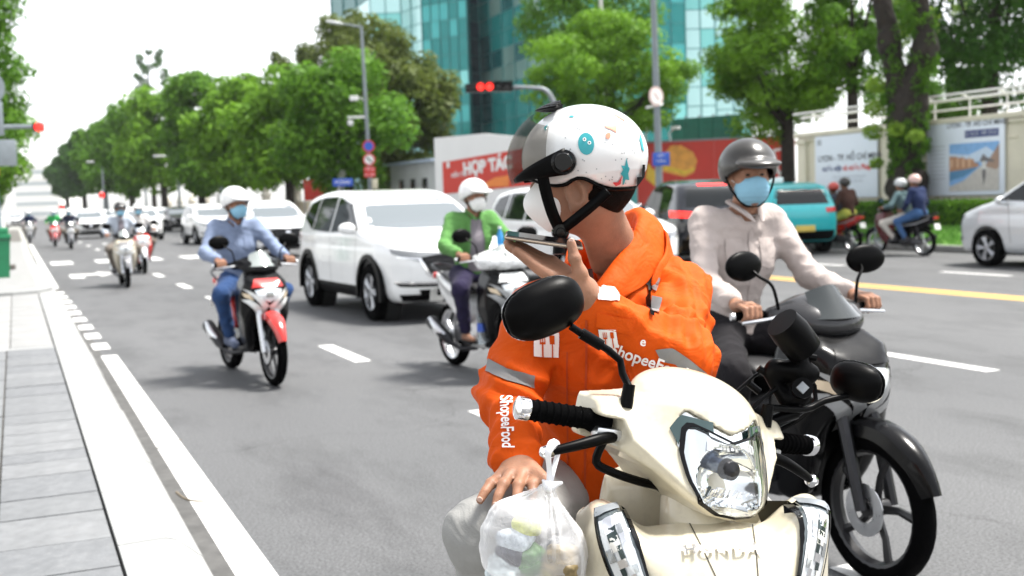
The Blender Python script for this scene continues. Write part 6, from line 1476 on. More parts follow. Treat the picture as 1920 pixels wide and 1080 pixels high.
obj('cable', [tube([stp((-.1, .30, 1.0)), toS(1500, 700, 2.5), toS(1520, 770, 2.5), stp((-.16, .26, .95))], .005, 6, sp=4), tube([stp((-.05, .28, 1.0)), toS(1440, 690, 2.5), toS(1478, 760, 2.5), stp((-.12, .25, .95))], .004, 6, sp=4)], BLACKP, hs_t)
# phone holder clamped to the handlebar
ph_ = thing('phone_holder', 'black phone holder with sun shade clamped to the cream scooter’s handlebar', 'phone holder', SO); ph_.rotation_euler = hs_t.rotation_euler; ph_.scale = hs_t.scale
def S2(px, py, d=2.47): return toS(px, py, d)
obj('shade', fixn(tube([S2(1466, 604, 2.40), S2(1482, 622, 2.41), S2(1508, 655, 2.43), S2(1514, 662, 2.43)], [.036, .040, .038, .033], 18)), BLACKP, ph_)
obj('cradle', sdf(lambda X, Y, Z: smin(cap((X, Y, Z), S2(1455, 690), S2(1520, 700), .022, .020), smin(cap((X, Y, Z), S2(1500, 660), S2(1500, 740), .018, .024), cap((X, Y, Z), S2(1440, 700), S2(1475, 755), .012, .016), .02), .015), np.minimum(np.minimum(S2(1430, 640), S2(1530, 780)), S2(1430, 780))-.06, np.maximum(np.maximum(S2(1430, 640), S2(1530, 780)), S2(1530, 640))+.06, .007), BLACKP, ph_, ang=180)
for (p0, p1) in (((1450, 712), (1422, 690)), ((1424, 735), (1400, 716)), ((1512, 668), (1530, 672))): obj('claw', tube([S2(*p0), S2(*p1)], .008, 8), BLACKP, ph_)
q0, q1 = S2(1502, 730, 2.44), S2(1505, 727, 2.415)
obj('clamp_knob', tube([q0, q1], .022, 16), BLACKP, ph_); obj('knob_ring', tube([q1, q1+(q1-q0)*.15], [.014, .013], 4), GREYM, ph_)
obj('mount_arm', tube([S2(1500, 735), S2(1490, 775), stp((-.13, .29, .99))], [.016, .014, .014], 10), BLACKP, ph_)
# ------------------------------------------------------------------ plastic bag on the lever
bgt = thing('plastic_bag', 'translucent white plastic bag of food hanging from the cream scooter’s lever', 'bag', (0, 0, 0), -R(YAW))
HM = Matrix.Rotation(-R(YAW), 4, 'Z')
def h3(px, py, d): return np.array(hp(px, py, d))
bd = 2.14; k0 = h3(1030, 912, bd)
BAGM = bpy.data.materials.new('thin_film'); BAGM.use_nodes = True
N, L = BAGM.node_tree.nodes, BAGM.node_tree.links; b = N['Principled BSDF']; b.inputs['Base Color'].default_value = (.88, .88, .90, 1); b.inputs['Roughness'].default_value = .12; b.inputs['Specular IOR Level'].default_value = .8
tp = N.new('ShaderNodeBsdfTransparent'); mx = N.new('ShaderNodeMixShader'); lw = N.new('ShaderNodeLayerWeight'); lw.inputs['Blend'].default_value = .35
tc = N.new('ShaderNodeTexCoord'); wv = N.new('ShaderNodeTexNoise'); wv.inputs['Scale'].default_value = 26; wv.inputs['Distortion'].default_value = 2; bp = N.new('ShaderNodeBump'); bp.inputs['Distance'].default_value = .003
mr = N.new('ShaderNodeMapRange'); mr.inputs['To Min'].default_value = .22; mr.inputs['To Max'].default_value = .80
L.new(tc.outputs['Object'], wv.inputs['Vector']); L.new(wv.outputs['Fac'], bp.inputs['Height']); L.new(bp.outputs[0], b.inputs['Normal']); L.new(lw.outputs['Facing'], mr.inputs['Value'])
L.new(mr.outputs[0], mx.inputs['Fac']); L.new(tp.outputs[0], mx.inputs[1]); L.new(b.outputs[0], mx.inputs[2]); L.new(mx.outputs[0], N['Material Output'].inputs['Surface'])
cL, cR = h3(978, 1030, bd), h3(1045, 1048, bd+.02)
def bag_f(X, Y, Z):
    P = (X, Y, Z)
    d = ell(P, cL, (.080, .065, .088)); d = smin(d, ell(P, cR, (.056, .058, .080)), .03)
    d = smin(d, cap(P, cL+[.012, 0, .05], k0, .055, .006), .05); d = smin(d, cap(P, cR+[-.005, 0, .05], k0, .035, .006), .03)
    ang = np.arctan2(Y-k0[1], X-k0[0]); up = np.clip((Z-cL[2]+.02)/.12, 0, 1)
    return d+np.sin(ang*13+3*np.sin(ang*4))*.0032*up+wob(P, 34, 7, 3)*.0045+wob((X*.4+Z, Y, Z), 75, 7, 8)*.0016
obj('bag_film', sdf(bag_f, cL-[.13, .1, .13], np.maximum(cR, k0)+[.09, .1, .03], .0035), BAGM, bgt, ang=180)
obj('knot', sdf(lambda X, Y, Z: smin(ell((X, Y, Z), k0, (.011, .010, .010)), smin(cap((X, Y, Z), k0, k0+[.022, 0, .006], .007, .004), cap((X, Y, Z), k0, k0+[-.012, 0, .012], .006, .003), .008), .008), k0-.03, k0+.04, .0025), mat('bag_white', (.82, .82, .84), .3, alpha=.9), bgt, ang=180)
lvp = h3(1036, 845, bd+.02)
obj('handle_loop', [tube([k0, h3(1030, 880, bd), h3(1028, 850, bd-.02), h3(1038, 832, bd+.0), h3(1046, 846, bd+.03), h3(1038, 880, bd+.02), k0], [.006, .005, .006, .010, .006, .005, .006], 8, sp=4, flat=((0, 1, 0), .6))], mat('bag_white', (.82, .82, .84)), bgt)
FOODS = [('food_box', (965, 1010), (.040, .032, .026), (.45, .50, .55)), ('greens', (985, 985), (.030, .025, .022), (.45, .48, .10)), ('sauce_bag', (955, 1045), (.034, .03, .02), (.02, .02, .035)), ('greens', (998, 1050), (.035, .03, .024), (.07, .16, .05)), ('food_box', (950, 1075), (.045, .035, .03), (.50, .56, .58)), ('rice_bag', (1050, 1060), (.042, .035, .04), (.20, .15, .07)), ('greens', (1035, 1075), (.03, .03, .03), (.30, .26, .08))]
for i, (nm, (px, py), r_, c_) in enumerate(FOODS):
    c = h3(px, py, bd); rr = Matrix.Rotation(.6*i, 3, 'Z') @ Matrix.Rotation(.5*i, 3, 'Y')
    obj(nm, sdf(lambda X, Y, Z: ell((X, Y, Z), c, r_, rr)+wob((X, Y, Z), 90, 6, i)*.006, c-.07, c+.07, .005), mat('food_%d' % i, c_, .5, var=.5, vs=60), bgt, ang=180)
# ================================================================== RIDER IN THE ORANGE JACKET
ORANGE = mat('orange_jacket', (.56, .072, .003), .68, var=.06, vs=7, bump=.0007, bs=420, spec=.15, fold=.020)
REFL = mat('reflective_grey', (.17, .17, .17), .5, var=.1, vs=30); WPRINT = mat('white_print', (.82, .80, .78), .6)
GREYT = cloth('grey_trousers', (.29, .29, .28)); 
hr = thing('person', 'rider in orange jacket and white patterned helmet holding a phone to his mouth', 'person', (0, 0, 0), -R(YAW))
hc = h3(1092, 330, 2.72); nb = h3(1162, 497, 2.86); shL = h3(1268, 546, 2.83); shR = h3(1010, 590, 2.76)
elR = h3(958, 735, 2.66); wrR = h3(972, 868, 2.44); elL = h3(1262, 678, 2.54); wrL = h3(1112, 580, 2.455)
pel = h3(1150, 880, 2.98); hipR = pel+np.array([-.09, -.02, -.02]); hipL = pel+np.array([.10, -.02, -.02]); knR = h3(905, 1003, 2.40); knL = np.array([.50, 2.50, .74])
anR = np.array([-.015, 2.50, .36]); anL = np.array([.46, 2.70, .30]); chest = (shL+shR)/2+np.array([0, .03, -.10])
YH = R(82); Mh = Matrix.Translation(tuple(hc)) @ Matrix.Rotation(YH, 4, 'Z') @ Matrix.Rotation(-.04, 4, 'X') @ Matrix.Scale(1.05, 4)
# body: torso, limbs, head, neck and hands in one mesh
def neckp(P, e=0): return cap(P, hc+np.array([.030, .0, -.07]), nb+np.array([.005, .0, -.01]), .054+e, .064+e)
def body_f(X, Y, Z):
    P = (X, Y, Z); d = cap(P, pel, chest, .10, .11); d = smin(d, cap(P, shL, shR, .05), .06)
    for a, b_, c in ((shL, elL, wrL), (shR, elR, wrR)): d = smin(d, smin(cap(P, a, b_, .045, .04), cap(P, b_, c, .038, .028), .02), .03)
    for a, b_, c in ((hipL, knL, anL), (hipR, knR, anR)): d = smin(d, smin(cap(P, a, b_, .075, .05), cap(P, b_, c, .05, .035), .02), .03)
    return d
gs = [sdf(body_f, (-.22, 2.25, .25), (.68, 3.15, 1.35), .02)]
def ear_f(P):
    d = 9.
    for s in (-1, 1):
        R_ = Matrix.Rotation(-.28, 3, 'X') @ Matrix.Rotation(s*.35, 3, 'Z'); c = (s*.083, .010, -.040)
        e = ell(P, c, (.014, .026, .041), R_); e = smax(e, -ell(P, (s*.100, .012, -.036), (.020, .015, .027), R_), .004); e = smin(e, ell(P, (s*.079, .018, -.070), (.009, .010, .012)), .008)
        d = np.minimum(d, e)
    return d
gs.append(sdf(lambda X, Y, Z: smin(smin(head_f(toM((X, Y, Z), Mh)), ear_f(toM((X, Y, Z), Mh)), .006), smin(neckp((X, Y, Z)), cap((X, Y, Z), hc+np.array([-.0, -.035, -.085]), nb+np.array([-.06, -.06, -.0]), .016, .013), .03), .045), hc-[.17, .16, .28], hc+[.25, .30, .14], .006))
# left hand, palm up under the phone
dH = 2.455
kn_ = [h3(1042, 524, dH-.030), h3(1032, 510, dH-.008), h3(1028, 499, dH+.014), h3(1034, 494, dH+.034)]
m1_ = [h3(1008, 502, dH-.030), h3(996, 490, dH-.009), h3(992, 481, dH+.013), h3(1004, 478, dH+.033)]
m2_ = [h3(986, 484, dH-.030), h3(972, 473, dH-.010), h3(968, 466, dH+.012), h3(984, 466, dH+.032)]
m3_ = [h3(968, 470, dH-.029), h3(953, 461, dH-.010), h3(952, 455, dH+.012), h3(970, 459, dH+.031)]
def handL(X, Y, Z):
    P = (X, Y, Z); d = cap(P, wrL+(elL-wrL)*.25, wrL, .033, .027); pm = h3(1092, 548, dH)
    d = smin(d, cap(P, wrL, pm, .027, .026), .02)
    for i in range(4):
        d = smin(d, cap(P, pm+np.array([0, (i-1.5)*.012, 0]), kn_[i], .028, .0175), .02)
        f = np.minimum(cap(P, kn_[i], m1_[i], .0148, .0130), np.minimum(cap(P, m1_[i], m2_[i], .0130, .0116), cap(P, m2_[i], m3_[i], .0116, .0096)))
        d = smin(d, f, .006)
    t0, t1, t2, t3 = h3(1094, 545, dH-.022), h3(1088, 512, dH-.040), h3(1077, 484, dH-.047), h3(1071, 455, dH-.046)
    d = smin(d, cap(P, t0, t1, .021, .0150), .018); d = smin(d, cap(P, t1, t2, .0145, .0120), .008); d = smin(d, cap(P, t2, t3, .0122, .0098), .005)
    d = smin(d, ell(P, t2, (.0138, .0138, .010)), .006)
    return d
gs.append(sdf(handL, np.minimum(wrL, h3(945, 600, dH))-[.05, .1, .06], np.maximum(wrL, h3(1130, 440, dH))+[.09, .12, .05], .0045))
# right hand resting on the knee
kR = [h3(938, 893, 2.385), h3(958, 888, 2.372), h3(980, 889, 2.368), h3(1000, 893, 2.375)]
jR = [h3(921, 906, 2.350), h3(944, 908, 2.335), h3(972, 909, 2.330), h3(998, 908, 2.342)]
iR = [h3(909, 922, 2.328), h3(934, 930, 2.315), h3(969, 930, 2.312), h3(999, 924, 2.325)]
tR = [h3(900, 938, 2.318), h3(929, 948, 2.306), h3(966, 946, 2.305), h3(998, 940, 2.318)]
def handR(X, Y, Z):
    P = (X, Y, Z); d = cap(P, wrR+(elR-wrR)*.25, wrR, .034, .029); pm = h3(972, 878, 2.415)
    d = smin(d, cap(P, wrR, pm, .028, .026), .02)
    for i in range(4):
        d = smin(d, cap(P, pm+np.array([(i-1.5)*.012, 0, 0]), kR[i], .021, .0135), .014)
        f = np.minimum(cap(P, kR[i], jR[i], .0125, .0112), np.minimum(cap(P, jR[i], iR[i], .0112, .0102), cap(P, iR[i], tR[i], .0102, .0086)))
        d = smin(d, f, .005); d = smin(d, ell(P, jR[i], (.0126, .0126, .0115)), .005)
    t0, t1, t2 = h3(995, 878, 2.39), h3(1018, 896, 2.352), h3(1030, 918, 2.335)
    d = smin(d, np.minimum(cap(P, t0, t1, .018, .013), cap(P, t1, t2, .013, .0098)), .010)
    return d
gs.append(sdf(handR, np.minimum(tR[0], wrR)-[.05, .06, .07], np.maximum(tR[3], wrR)+[.08, .14, .10], .0045))
obj('body', gs, SKIN, hr, ang=180)
NAIL = mat('nail', (.55, .36, .29), .3)
for a, b_ in list(zip(tR, iR))+[(h3(1071, 455, dH-.046), h3(1077, 484, dH-.047))]:
    u = (a-b_)/np.linalg.norm(a-b_); c = a+np.array([0, -.0070, .0030]) ; obj('nail', tf(lathe([(0, .0016), (.0045, .001), (.0056, -.001)], 12, 'Y'), Matrix.Translation(tuple(c)) @ Matrix.Rotation(PI, 4, 'Z') @ Matrix.Scale(1.35, 4, tuple(u))), NAIL, hr)
# jacket
def fold_arm(P, a, b_, amp, n):
    X, Y, Z = P; u = (b_-a); L_ = np.linalg.norm(u); u = u/L_
    s = (X-a[0])*u[0]+(Y-a[1])*u[1]+(Z-a[2])*u[2]
    w = np.exp(-((s-L_)/(L_*.55))**2)
    return np.sin(s/L_*n*2*PI+4*wob(P, 11, 5, 2))*amp*w
def jacket_f(X, Y, Z):
    P = (X, Y, Z)
    d = cap(P, pel+np.array([-.01, -.06, -.03]), chest+np.array([0, -.02, -.10]), .150, .150)
    d = smin(d, cap(P, pel+np.array([-.10, -.10, -.03]), shR+np.array([.09, .02, -.08]), .085, .105), .08)
    d = smin(d, cap(P, chest+[-.085, .01, .0], chest+[.085, .01, .0], .128), .10)
    d = smin(d, cap(P, shL+[-.04, .0, .0], shR+[.04, .0, .0], .072), .09)
    d = smin(d, cap(P, nb+[.02, .02, -.05], nb+[.03, .02, .0], .10, .075), .07)
    aL = smin(cap(P, shL, elL, .083, .078), cap(P, elL, wrL+(elL-wrL)*.10, .072, .047), .05)
    aR = smin(cap(P, shR, elR, .074, .068), cap(P, elR, wrR+(elR-wrR)*.10, .064, .046), .05)
    aL = aL+fold_arm(P, shL, elL, .006, 4)+fold_arm(P, wrL, elL, .005, 5); aR = aR+fold_arm(P, shR, elR, .0065, 4)+fold_arm(P, elR, wrR, .006, 5)
    aL = smin(aL, cap(P, wrL+(elL-wrL)*.10, wrL+(elL-wrL)*.05, .038), .012); aR = smin(aR, cap(P, wrR+(elR-wrR)*.12, wrR+(elR-wrR)*.02, .044), .012)
    d = smin(d, aR, .035); d = smin(d, aL, .008)
    d = smax(d, -(Z-.735+.10*(Y-2.7)), .015)
    c = cap(P, nb+[-.02, -.03, -.03], hc+[.05, 0, -.03], .082, .098); d = smax(d, -c, .015)
    v = cap(P, nb+[-.075, -.12, -.0], nb+[-.07, -.17, -.07], .04, .01); d = smax(d, -v, .012)
    f1 = wob((X*1.2, Y, Z*.55), 17, 7, 1)*.0075+wob((X+.5*Z, Y, Z*.5-.4*X), 40, 7, 4)*.0042+wob(P, 85, 6, 9)*.0012
    rg = lambda P_, s_, o_: (1-np.minimum(np.abs(wob(P_, s_, 6, o_)), 1))**3
    f1 = f1-rg((X*.9+.4*Z, Y, Z*.8-.3*X), 15, 11)*.010-rg((X*.8-.5*Z, Y, Z*.7+.5*X), 27, 15)*.0065+.004
    return d+f1
jk = sdf(jacket_f, (-.22, 2.2, .70), (.66, 3.2, 1.42), .0065); jb = bvh_of(jk)
jo = obj('jacket', jk, ORANGE, hr, ang=180)
# collar / folded hood round the neck
def collar_g():
    vs = []; fs = []; n = 30; m = 7
    for i in range(n+1):
        a = -2.45+4.9*i/n                         # 0 = back of the neck
        k = abs(a)/2.45; ca, sa = math.cos(a), math.sin(a)
        c = nb+np.array([.022-.045*k, .015-.05*k, .0])
        lo_r, hi_r = .135+.02*k, .104+.010*k; zl = -.06-.075*k*k; zh = .095-.150*k*k+.035*max(0, math.sin(a))+.006*math.sin(9*a)
        for j in range(m):
            w = j/(m-1); r_ = lo_r+(hi_r-lo_r)*w+.012*math.sin(w*PI)
            if w > .75: r_ += .012*(w-.75)/.25
            vs.append(c+np.array([sa*r_*1.05, ca*r_, zl+(zh-zl)*w+.004*math.sin(7*a+5*w)]))
    for i in range(n):
        for j in range(m-1): fs.append((i*m+j, i*m+j+1, (i+1)*m+j+1, (i+1)*m+j))
    return fixn(G(vs, fs))
cl = obj('collar', tf(collar_g(), Matrix.Identity(4)), ORANGE, jo); cl.modifiers.new('thick', 'SOLIDIFY').thickness = .010; sb_ = cl.modifiers.new('sub', 'SUBSURF'); sb_.levels = 2; sb_.render_levels = 2
hoodc = nb+np.array([.055, .11, -.045])
hood_g = sdf(lambda X, Y, Z: smin(ell((X, Y, Z), hoodc, (.155, .07, .085), Matrix.Rotation(.35, 3, 'Y')), cap((X, Y, Z), nb+[.09, .03, -.01], nb+[.13, -.05, -.08], .042, .03), .04)+wob((X, Y, Z), 26, 7, 3)*.007, hoodc-[.25, .30, .18], hoodc+[.25, .14, .16], .009)
obj('hood', hood_g, ORANGE, jo, ang=180); jb = bvh_of(join([jk, hood_g]))
PJ = HM
fl_in = [(1168, 398, 2.95), (1184, 388, 2.90), (1196, 396, 2.84), (1184, 428, 2.785), (1156, 470, 2.735), (1122, 515, 2.69), (1104, 545, 2.675)]
fl_mid = [(1180, 392, 2.99), (1206, 388, 2.94), (1224, 408, 2.855), (1216, 452, 2.775), (1186, 500, 2.715), (1146, 536, 2.672), (1112, 556, 2.664)]
fl_out = [(1190, 410, 3.03), (1226, 405, 2.98), (1250, 436, 2.885), (1246, 486, 2.795), (1214, 532, 2.728), (1168, 562, 2.682), (1120, 572, 2.668)]
fl_dn = [(1166, 425, 2.95), (1180, 425, 2.91), (1186, 440, 2.86), (1172, 468, 2.815), (1146, 505, 2.765), (1118, 540, 2.72), (1104, 560, 2.69)]
rows = [spline([h3(*q) for q in r_], 5) for r_ in (fl_dn, fl_in, fl_mid, fl_out)]
nn_ = len(rows[0]); cv = [p_+np.array([0, 0, .0025*math.sin(i*.9+2*j)]) for j, r_ in enumerate(rows) for i, p_ in enumerate(r_)]
cf = obj('collar_flap', fixn(G(cv, [(j*nn_+i, j*nn_+i+1, (j+1)*nn_+i+1, (j+1)*nn_+i) for j in range(3) for i in range(nn_-1)])), ORANGE, jo, ang=180); cf.modifiers.new('thick', 'SOLIDIFY').thickness = .007; sb_ = cf.modifiers.new('sub', 'SUBSURF'); sb_.levels = 2; sb_.render_levels = 2
obj('neck_lining', tube([h3(1106, 505, 2.70), h3(1108, 540, 2.69), h3(1100, 575, 2.68)], [.006, .010, .006], 8), mat('lining_dark', (.03, .006, .003), .9), jo)
def jp(top, bot, off=.0035, nu=14, nv=5): return px_panel(jb, top, bot, PJ, off, nu, nv)
obj('reflective_band', jp([(1228, 655), (1262, 653), (1290, 672), (1324, 700)], [(1240, 677), (1265, 682), (1288, 702), (1300, 718)]), REFL, jo)
obj('reflective_band', jp([(917, 672), (950, 690), (1002, 706)], [(911, 697), (950, 715), (1000, 729)]), REFL, jo)
obj('reflective_band', jp([(1200, 498), (1218, 508), (1240, 524)], [(1192, 520), (1210, 534), (1232, 548)], .004, 8), REFL, jo)
obj('reflective_band', jp([(1224, 556), (1242, 560)], [(1222, 584), (1236, 588)], .004, 4), REFL, jo)
obj('strap', jp([(1212, 500), (1222, 506)], [(1216, 590), (1224, 594)], .006, 2, 12), BLACKP, jo)
bk_ = obj('name_patch', jp([(1122, 537), (1162, 539)], [(1121, 562), (1159, 566)], .0045, 8, 5), mat('patch_white', (.72, .64, .62), .6, var=.12, vs=40), jo)
obj('placket_seam', jp([(1098, 600), (1102, 600)], [(1094, 960), (1098, 960)], .002, 1, 30), mat('seam_dark', (.42, .05, .004), .8), jo)
obj('placket_seam', jp([(1062, 660), (1065, 660)], [(1064, 960), (1067, 960)], .002, 1, 26), mat('seam_dark', (.42, .05, .004), .8), jo)
obj('pocket_flap', jp([(1120, 586), (1188, 600)], [(1118, 612), (1184, 628)], .004, 8, 3), ORANGE, jo)
# printed logo blocks: white block with fork and spoon cut out
def logo(x0, y0, x1, y1, sk=0):
    def q(u, v): return (x0+(x1-x0)*u+sk*v, y0+(y1-y0)*v)
    lg = obj('logo', jp([q(0, 0), q(1, .04)], [q(0, .97), q(1, 1)], .004, 10, 10), WPRINT, jo)
    for (u0, v0, u1, v1) in ((.30, .45, .36, 1.0), (.22, .14, .26, .45), (.31, .14, .35, .45), (.40, .14, .44, .45), (.22, .42, .44, .50), (.70, .45, .76, 1.0), (.63, .14, .83, .48)):
        obj('logo_cutout', jp([q(u0, v0), q(u1, v0)], [q(u0, v1), q(u1, v1)], .0055, 2, 4), ORANGE, lg)
logo(1000, 622, 1048, 670); logo(1122, 616, 1154, 650, 6)
def jt(s, org, ux, uy, bold=.02): return obj('lettering', px_text(jb, s, org, ux, uy, PJ, .0042, bold, 2), WPRINT, jo, smooth=False)
a_ = .47; e_ = 33
e_ = 30; jt('ShopeeFood', (1146, 652), (e_*math.cos(.34), e_*math.sin(.34)), (e_*math.sin(.34), -e_*math.cos(.34)))
ev = 31; jt('ShopeeFood', (948, 744), (ev*.03, ev*1.0*.62), (ev*1.0, -ev*.05))
jt('e', (1200, 640), (24, 3), (3, -24))
# trousers and shoes
def trou_f(X, Y, Z):
    P = (X, Y, Z); d = cap(P, pel+[-.05, 0, 0], pel+[.05, 0, 0], .12)
    for a, b_, c in ((hipL, knL, anL), (hipR, knR, anR)): d = smin(d, smin(cap(P, a, b_, .092, .074), cap(P, b_, c, .070, .056), .03), .05)
    return d+wob((X, Y*.6, Z), 24, 7, 2)*.0055+wob(P, 55, 6, 5)*.0025-(1-np.minimum(np.abs(wob((X, Y*.5, Z*.8), 20, 6, 9)), 1))**3*.008
obj('trousers', sdf(trou_f, (-.2, 2.22, .33), (.66, 3.2, 1.0), .009), GREYT, hr, ang=180)
for f in (anR, anL): obj('shoe', sdf(lambda X, Y, Z: smin(cap((X, Y, Z), f+[0, .03, -.03], f+[0, -.15, -.045], .046, .036), cap((X, Y, Z), f, f+[0, 0, .04], .045), .04), f-[.1, .25, .12], f+[.1, .12, .12], .014), mat('shoe_dark', (.03, .03, .035)), hr, ang=180)
# head gear
HSH = mat('helmet_shell', (.68, .69, .69), .22, coat=.8, var=.02, vs=4)
def hsh(X, Y, Z):
    P = (X, Y, Z); c = (0, -.008, .042); r_ = (.126, .143, .118)
    o = ell(P, c, r_); i = ell(P, c, tuple(q-.013 for q in r_))
    cut = -(Z-(-.034+.030*np.exp(-((Y+.0)/.045)**2)+np.maximum(Y-.03, 0)*.40))
    d = smax(smax(o, -i, .006), cut, .006)
    return d-.0016*np.exp(-((Z+.002+.10*Y+.3*Y*Y)/.003)**2)*np.clip((.09-Y)/.03, 0, 1)
hsg = sdf(hsh, (-.14, -.17, -.07), (.14, .15, .175), .005); hb_ = bvh_of(tf(hsg, Mh))
ho_ = obj('helmet', tf(hsg, Mh), HSH, hr, ang=180)
rimpts = [(.124*math.sin(a), -.008+.141*math.cos(a), 0) for a in np.linspace(0, 2*PI, 64)[:-1]]
rimpts = [(x*(.985 if True else 1), y, -.036+.030*math.exp(-(y/.045)**2)+max(y-.03, 0)*.40) for x, y, z in rimpts]
def shr(p):
    x, y, z = p; k = math.sqrt(max(1-((z-.042)/.118)**2, .05)); a = math.atan2(x/.126, (y+.008)/.143); return (.1245*k*math.sin(a), -.008+.1415*k*math.cos(a), z)
rp_ = [shr(p) for p in rimpts]; obj('rim_trim', tf(tube(rp_+[rp_[0]], .0042, 8, cap=False), Mh), BLACKP, ho_)
def hpan(top, bot, off=.002, nu=10, nv=8): return px_panel(hb_, top, bot, PJ, off, nu, nv)
def pblob(cx, cy, rx, ry, rot=0, n=20):
    return [(cx+rx*math.cos(a)*math.cos(rot)-ry*math.sin(a)*math.sin(rot), cy+rx*math.cos(a)*math.sin(rot)+ry*math.sin(a)*math.cos(rot)) for a in np.linspace(0, 2*PI, n+1)[:-1]]
def pfan(pts, m, off=.002, name='print'):
    vs = []; cxp = (sum(p[0] for p in pts)/len(pts), sum(p[1] for p in pts)/len(pts)); rings = 4
    for k in range(rings+1):
        for p in pts:
            w = k/rings; o, d = px_ray(cxp[0]+(p[0]-cxp[0])*w, cxp[1]+(p[1]-cxp[1])*w, PJ); h = hb_.ray_cast(o, d)
            vs.append((h[0]+h[1]*off)[:] if h[0] is not None else (vs[-1] if vs else (o+d*2.7)[:]))
    n = len(pts); fs = [(k*n+i, k*n+(i+1) % n, (k+1)*n+(i+1) % n, (k+1)*n+i) for k in range(rings) for i in range(n)]
    g = fixn(G(vs, fs)); q = g[1][-1]; nn = np.cross(g[0][q[1]]-g[0][q[0]], g[0][q[2]]-g[0][q[0]])
    if np.dot(nn, np.array(px_ray(cxp[0], cxp[1], PJ)[1])) > 0: g = flip(g)
    return obj(name, g, m, ho_)
TEALP = mat('print_teal', (.03, .32, .36), .4); CORAL = mat('print_coral', (.75, .24, .15), .4); REDPR = mat('print_red', (.55, .06, .07), .4); DOT = mat('print_dot', (.25, .27, .28), .5)
pfan(pblob(1099, 270, 15, 20.5, -.08), TEALP)
for x in (1096, 1105): pfan(pblob(x, 262+(x-1096)*.7, 3.4, 3.6, 0, 10), WPRINT, .003); pfan(pblob(x, 262+(x-1096)*.7, 1.6, 1.7, 0, 8), INK, .004)
pfan([(1133, 235), (1139, 229), (1148, 230), (1155, 238), (1156, 250), (1148, 245), (1136, 240)], CORAL); pfan(pblob(1140, 255, 4.5, 6, .3, 12), CORAL)
pfan([(1174, 296), (1177, 312), (1180, 316), (1177, 325), (1179, 337), (1172, 336), (1168, 352), (1165, 352), (1168, 332), (1163, 325), (1168, 318), (1164, 310), (1171, 311)], TEALP); pfan([(1166, 328), (1163, 344), (1154, 348), (1148, 341), (1158, 342)], REDPR, .0025)
pfan([(1199, 250), (1203, 262), (1207, 285), (1202, 280), (1198, 262)], TEALP); pfan([(1152, 214), (1172, 226), (1170, 228), (1151, 216)], CORAL); pfan([(1020, 240), (1028, 234), (1026, 238), (1024, 246)], TEALP); pfan([(1006, 326), (1014, 322), (1024, 330), (1016, 336)], CORAL); pfan(pblob(1072, 219, 5, 1.8, 0, 8), TEALP)
rd = random.Random(3)
for k in range(46):
    x, y = rd.uniform(1040, 1190), rd.uniform(235, 345)
    if ((x-1099)/22)**2+((y-270)/28)**2 < 1: continue
    pfan(pblob(x, y, 1.3, 1.3, 0, 6), DOT, .0015)
VIS = bpy.data.materials.new('visor_smoke'); VIS.use_nodes = True; N, L = VIS.node_tree.nodes, VIS.node_tree.links; b = N['Principled BSDF']
b.inputs['Base Color'].default_value = (.05, .04, .035, 1); b.inputs['Roughness'].default_value = .05; tp = N.new('ShaderNodeBsdfTransparent'); tp.inputs['Color'].default_value = (.80, .79, .77, 1); mx = N.new('ShaderNodeMixShader'); mx.inputs['Fac'].default_value = .14
L.new(tp.outputs[0], mx.inputs[1]); L.new(b.outputs[0], mx.inputs[2]); L.new(mx.outputs[0], N['Material Output'].inputs['Surface'])
vv = []; vf = []; nu, nv = 30, 12
def vpt(a, e, k=1.0): return (.142*k*math.sin(a)*math.cos(e), .012+.158*k*math.cos(a)*math.cos(e), .035+.135*k*math.sin(e))
for i in range(nu+1):
    a = -1.22+2.44*i/nu
    for j in range(nv+1):
        e = (-.34+.10*abs(a))+(.98+.34-.42*abs(a))*j/nv; vv.append(vpt(a, e))
vf = [(i*(nv+1)+j, i*(nv+1)+j+1, (i+1)*(nv+1)+j+1, (i+1)*(nv+1)+j) for i in range(nu) for j in range(nv)]
vs_ = obj('visor', tf(fixn(G(vv, vf)), Mh), VIS, ho_); vs_.modifiers.new('thick', 'SOLIDIFY').thickness = .0022
def vstrip(a0, a1, e0, e1, k): 
    return G([vpt(a0+(a1-a0)*i/10, e0(i/10)+(e1(i/10)-e0(i/10))*j/4, k) for i in range(11) for j in range(5)], [(i*5+j, i*5+j+1, (i+1)*5+j+1, (i+1)*5+j) for i in range(10) for j in range(4)])
for s in (-1, 1):
    am = fixn(tf(vstrip(s*.55, s*1.50, lambda t: -.30+.06*t, lambda t: -.24+.42*t, 1.012), Mh)); ao = obj('visor_arm', am, BLACKP, ho_); ao.modifiers.new('thick', 'SOLIDIFY').thickness = .004
    pc_ = vpt(s*1.47, -.04, .99); obj('visor_pivot', tf(lathe([(0, .016), (.018, .016), (.0205, .012), (.021, .006), (.027, .004), (.028, -.008)], 24, 'X'), Mh @ Matrix.Translation(pc_) @ (Matrix.Identity(4) if s > 0 else Matrix.Rotation(PI, 4, 'Z'))), BLACKG, ho_)
obj('visor_peak', tf(sdf(lambda X, Y, Z: smax(np.abs(ell((X, Y, Z), (0, .010, .035), (.144, .160, .137)))-.004, np.maximum(-(Z-.150), -(Y-.035)), .006), (-.12, 0, .1), (.12, .16, .19), .006), Mh), BLACKP, ho_, ang=180)
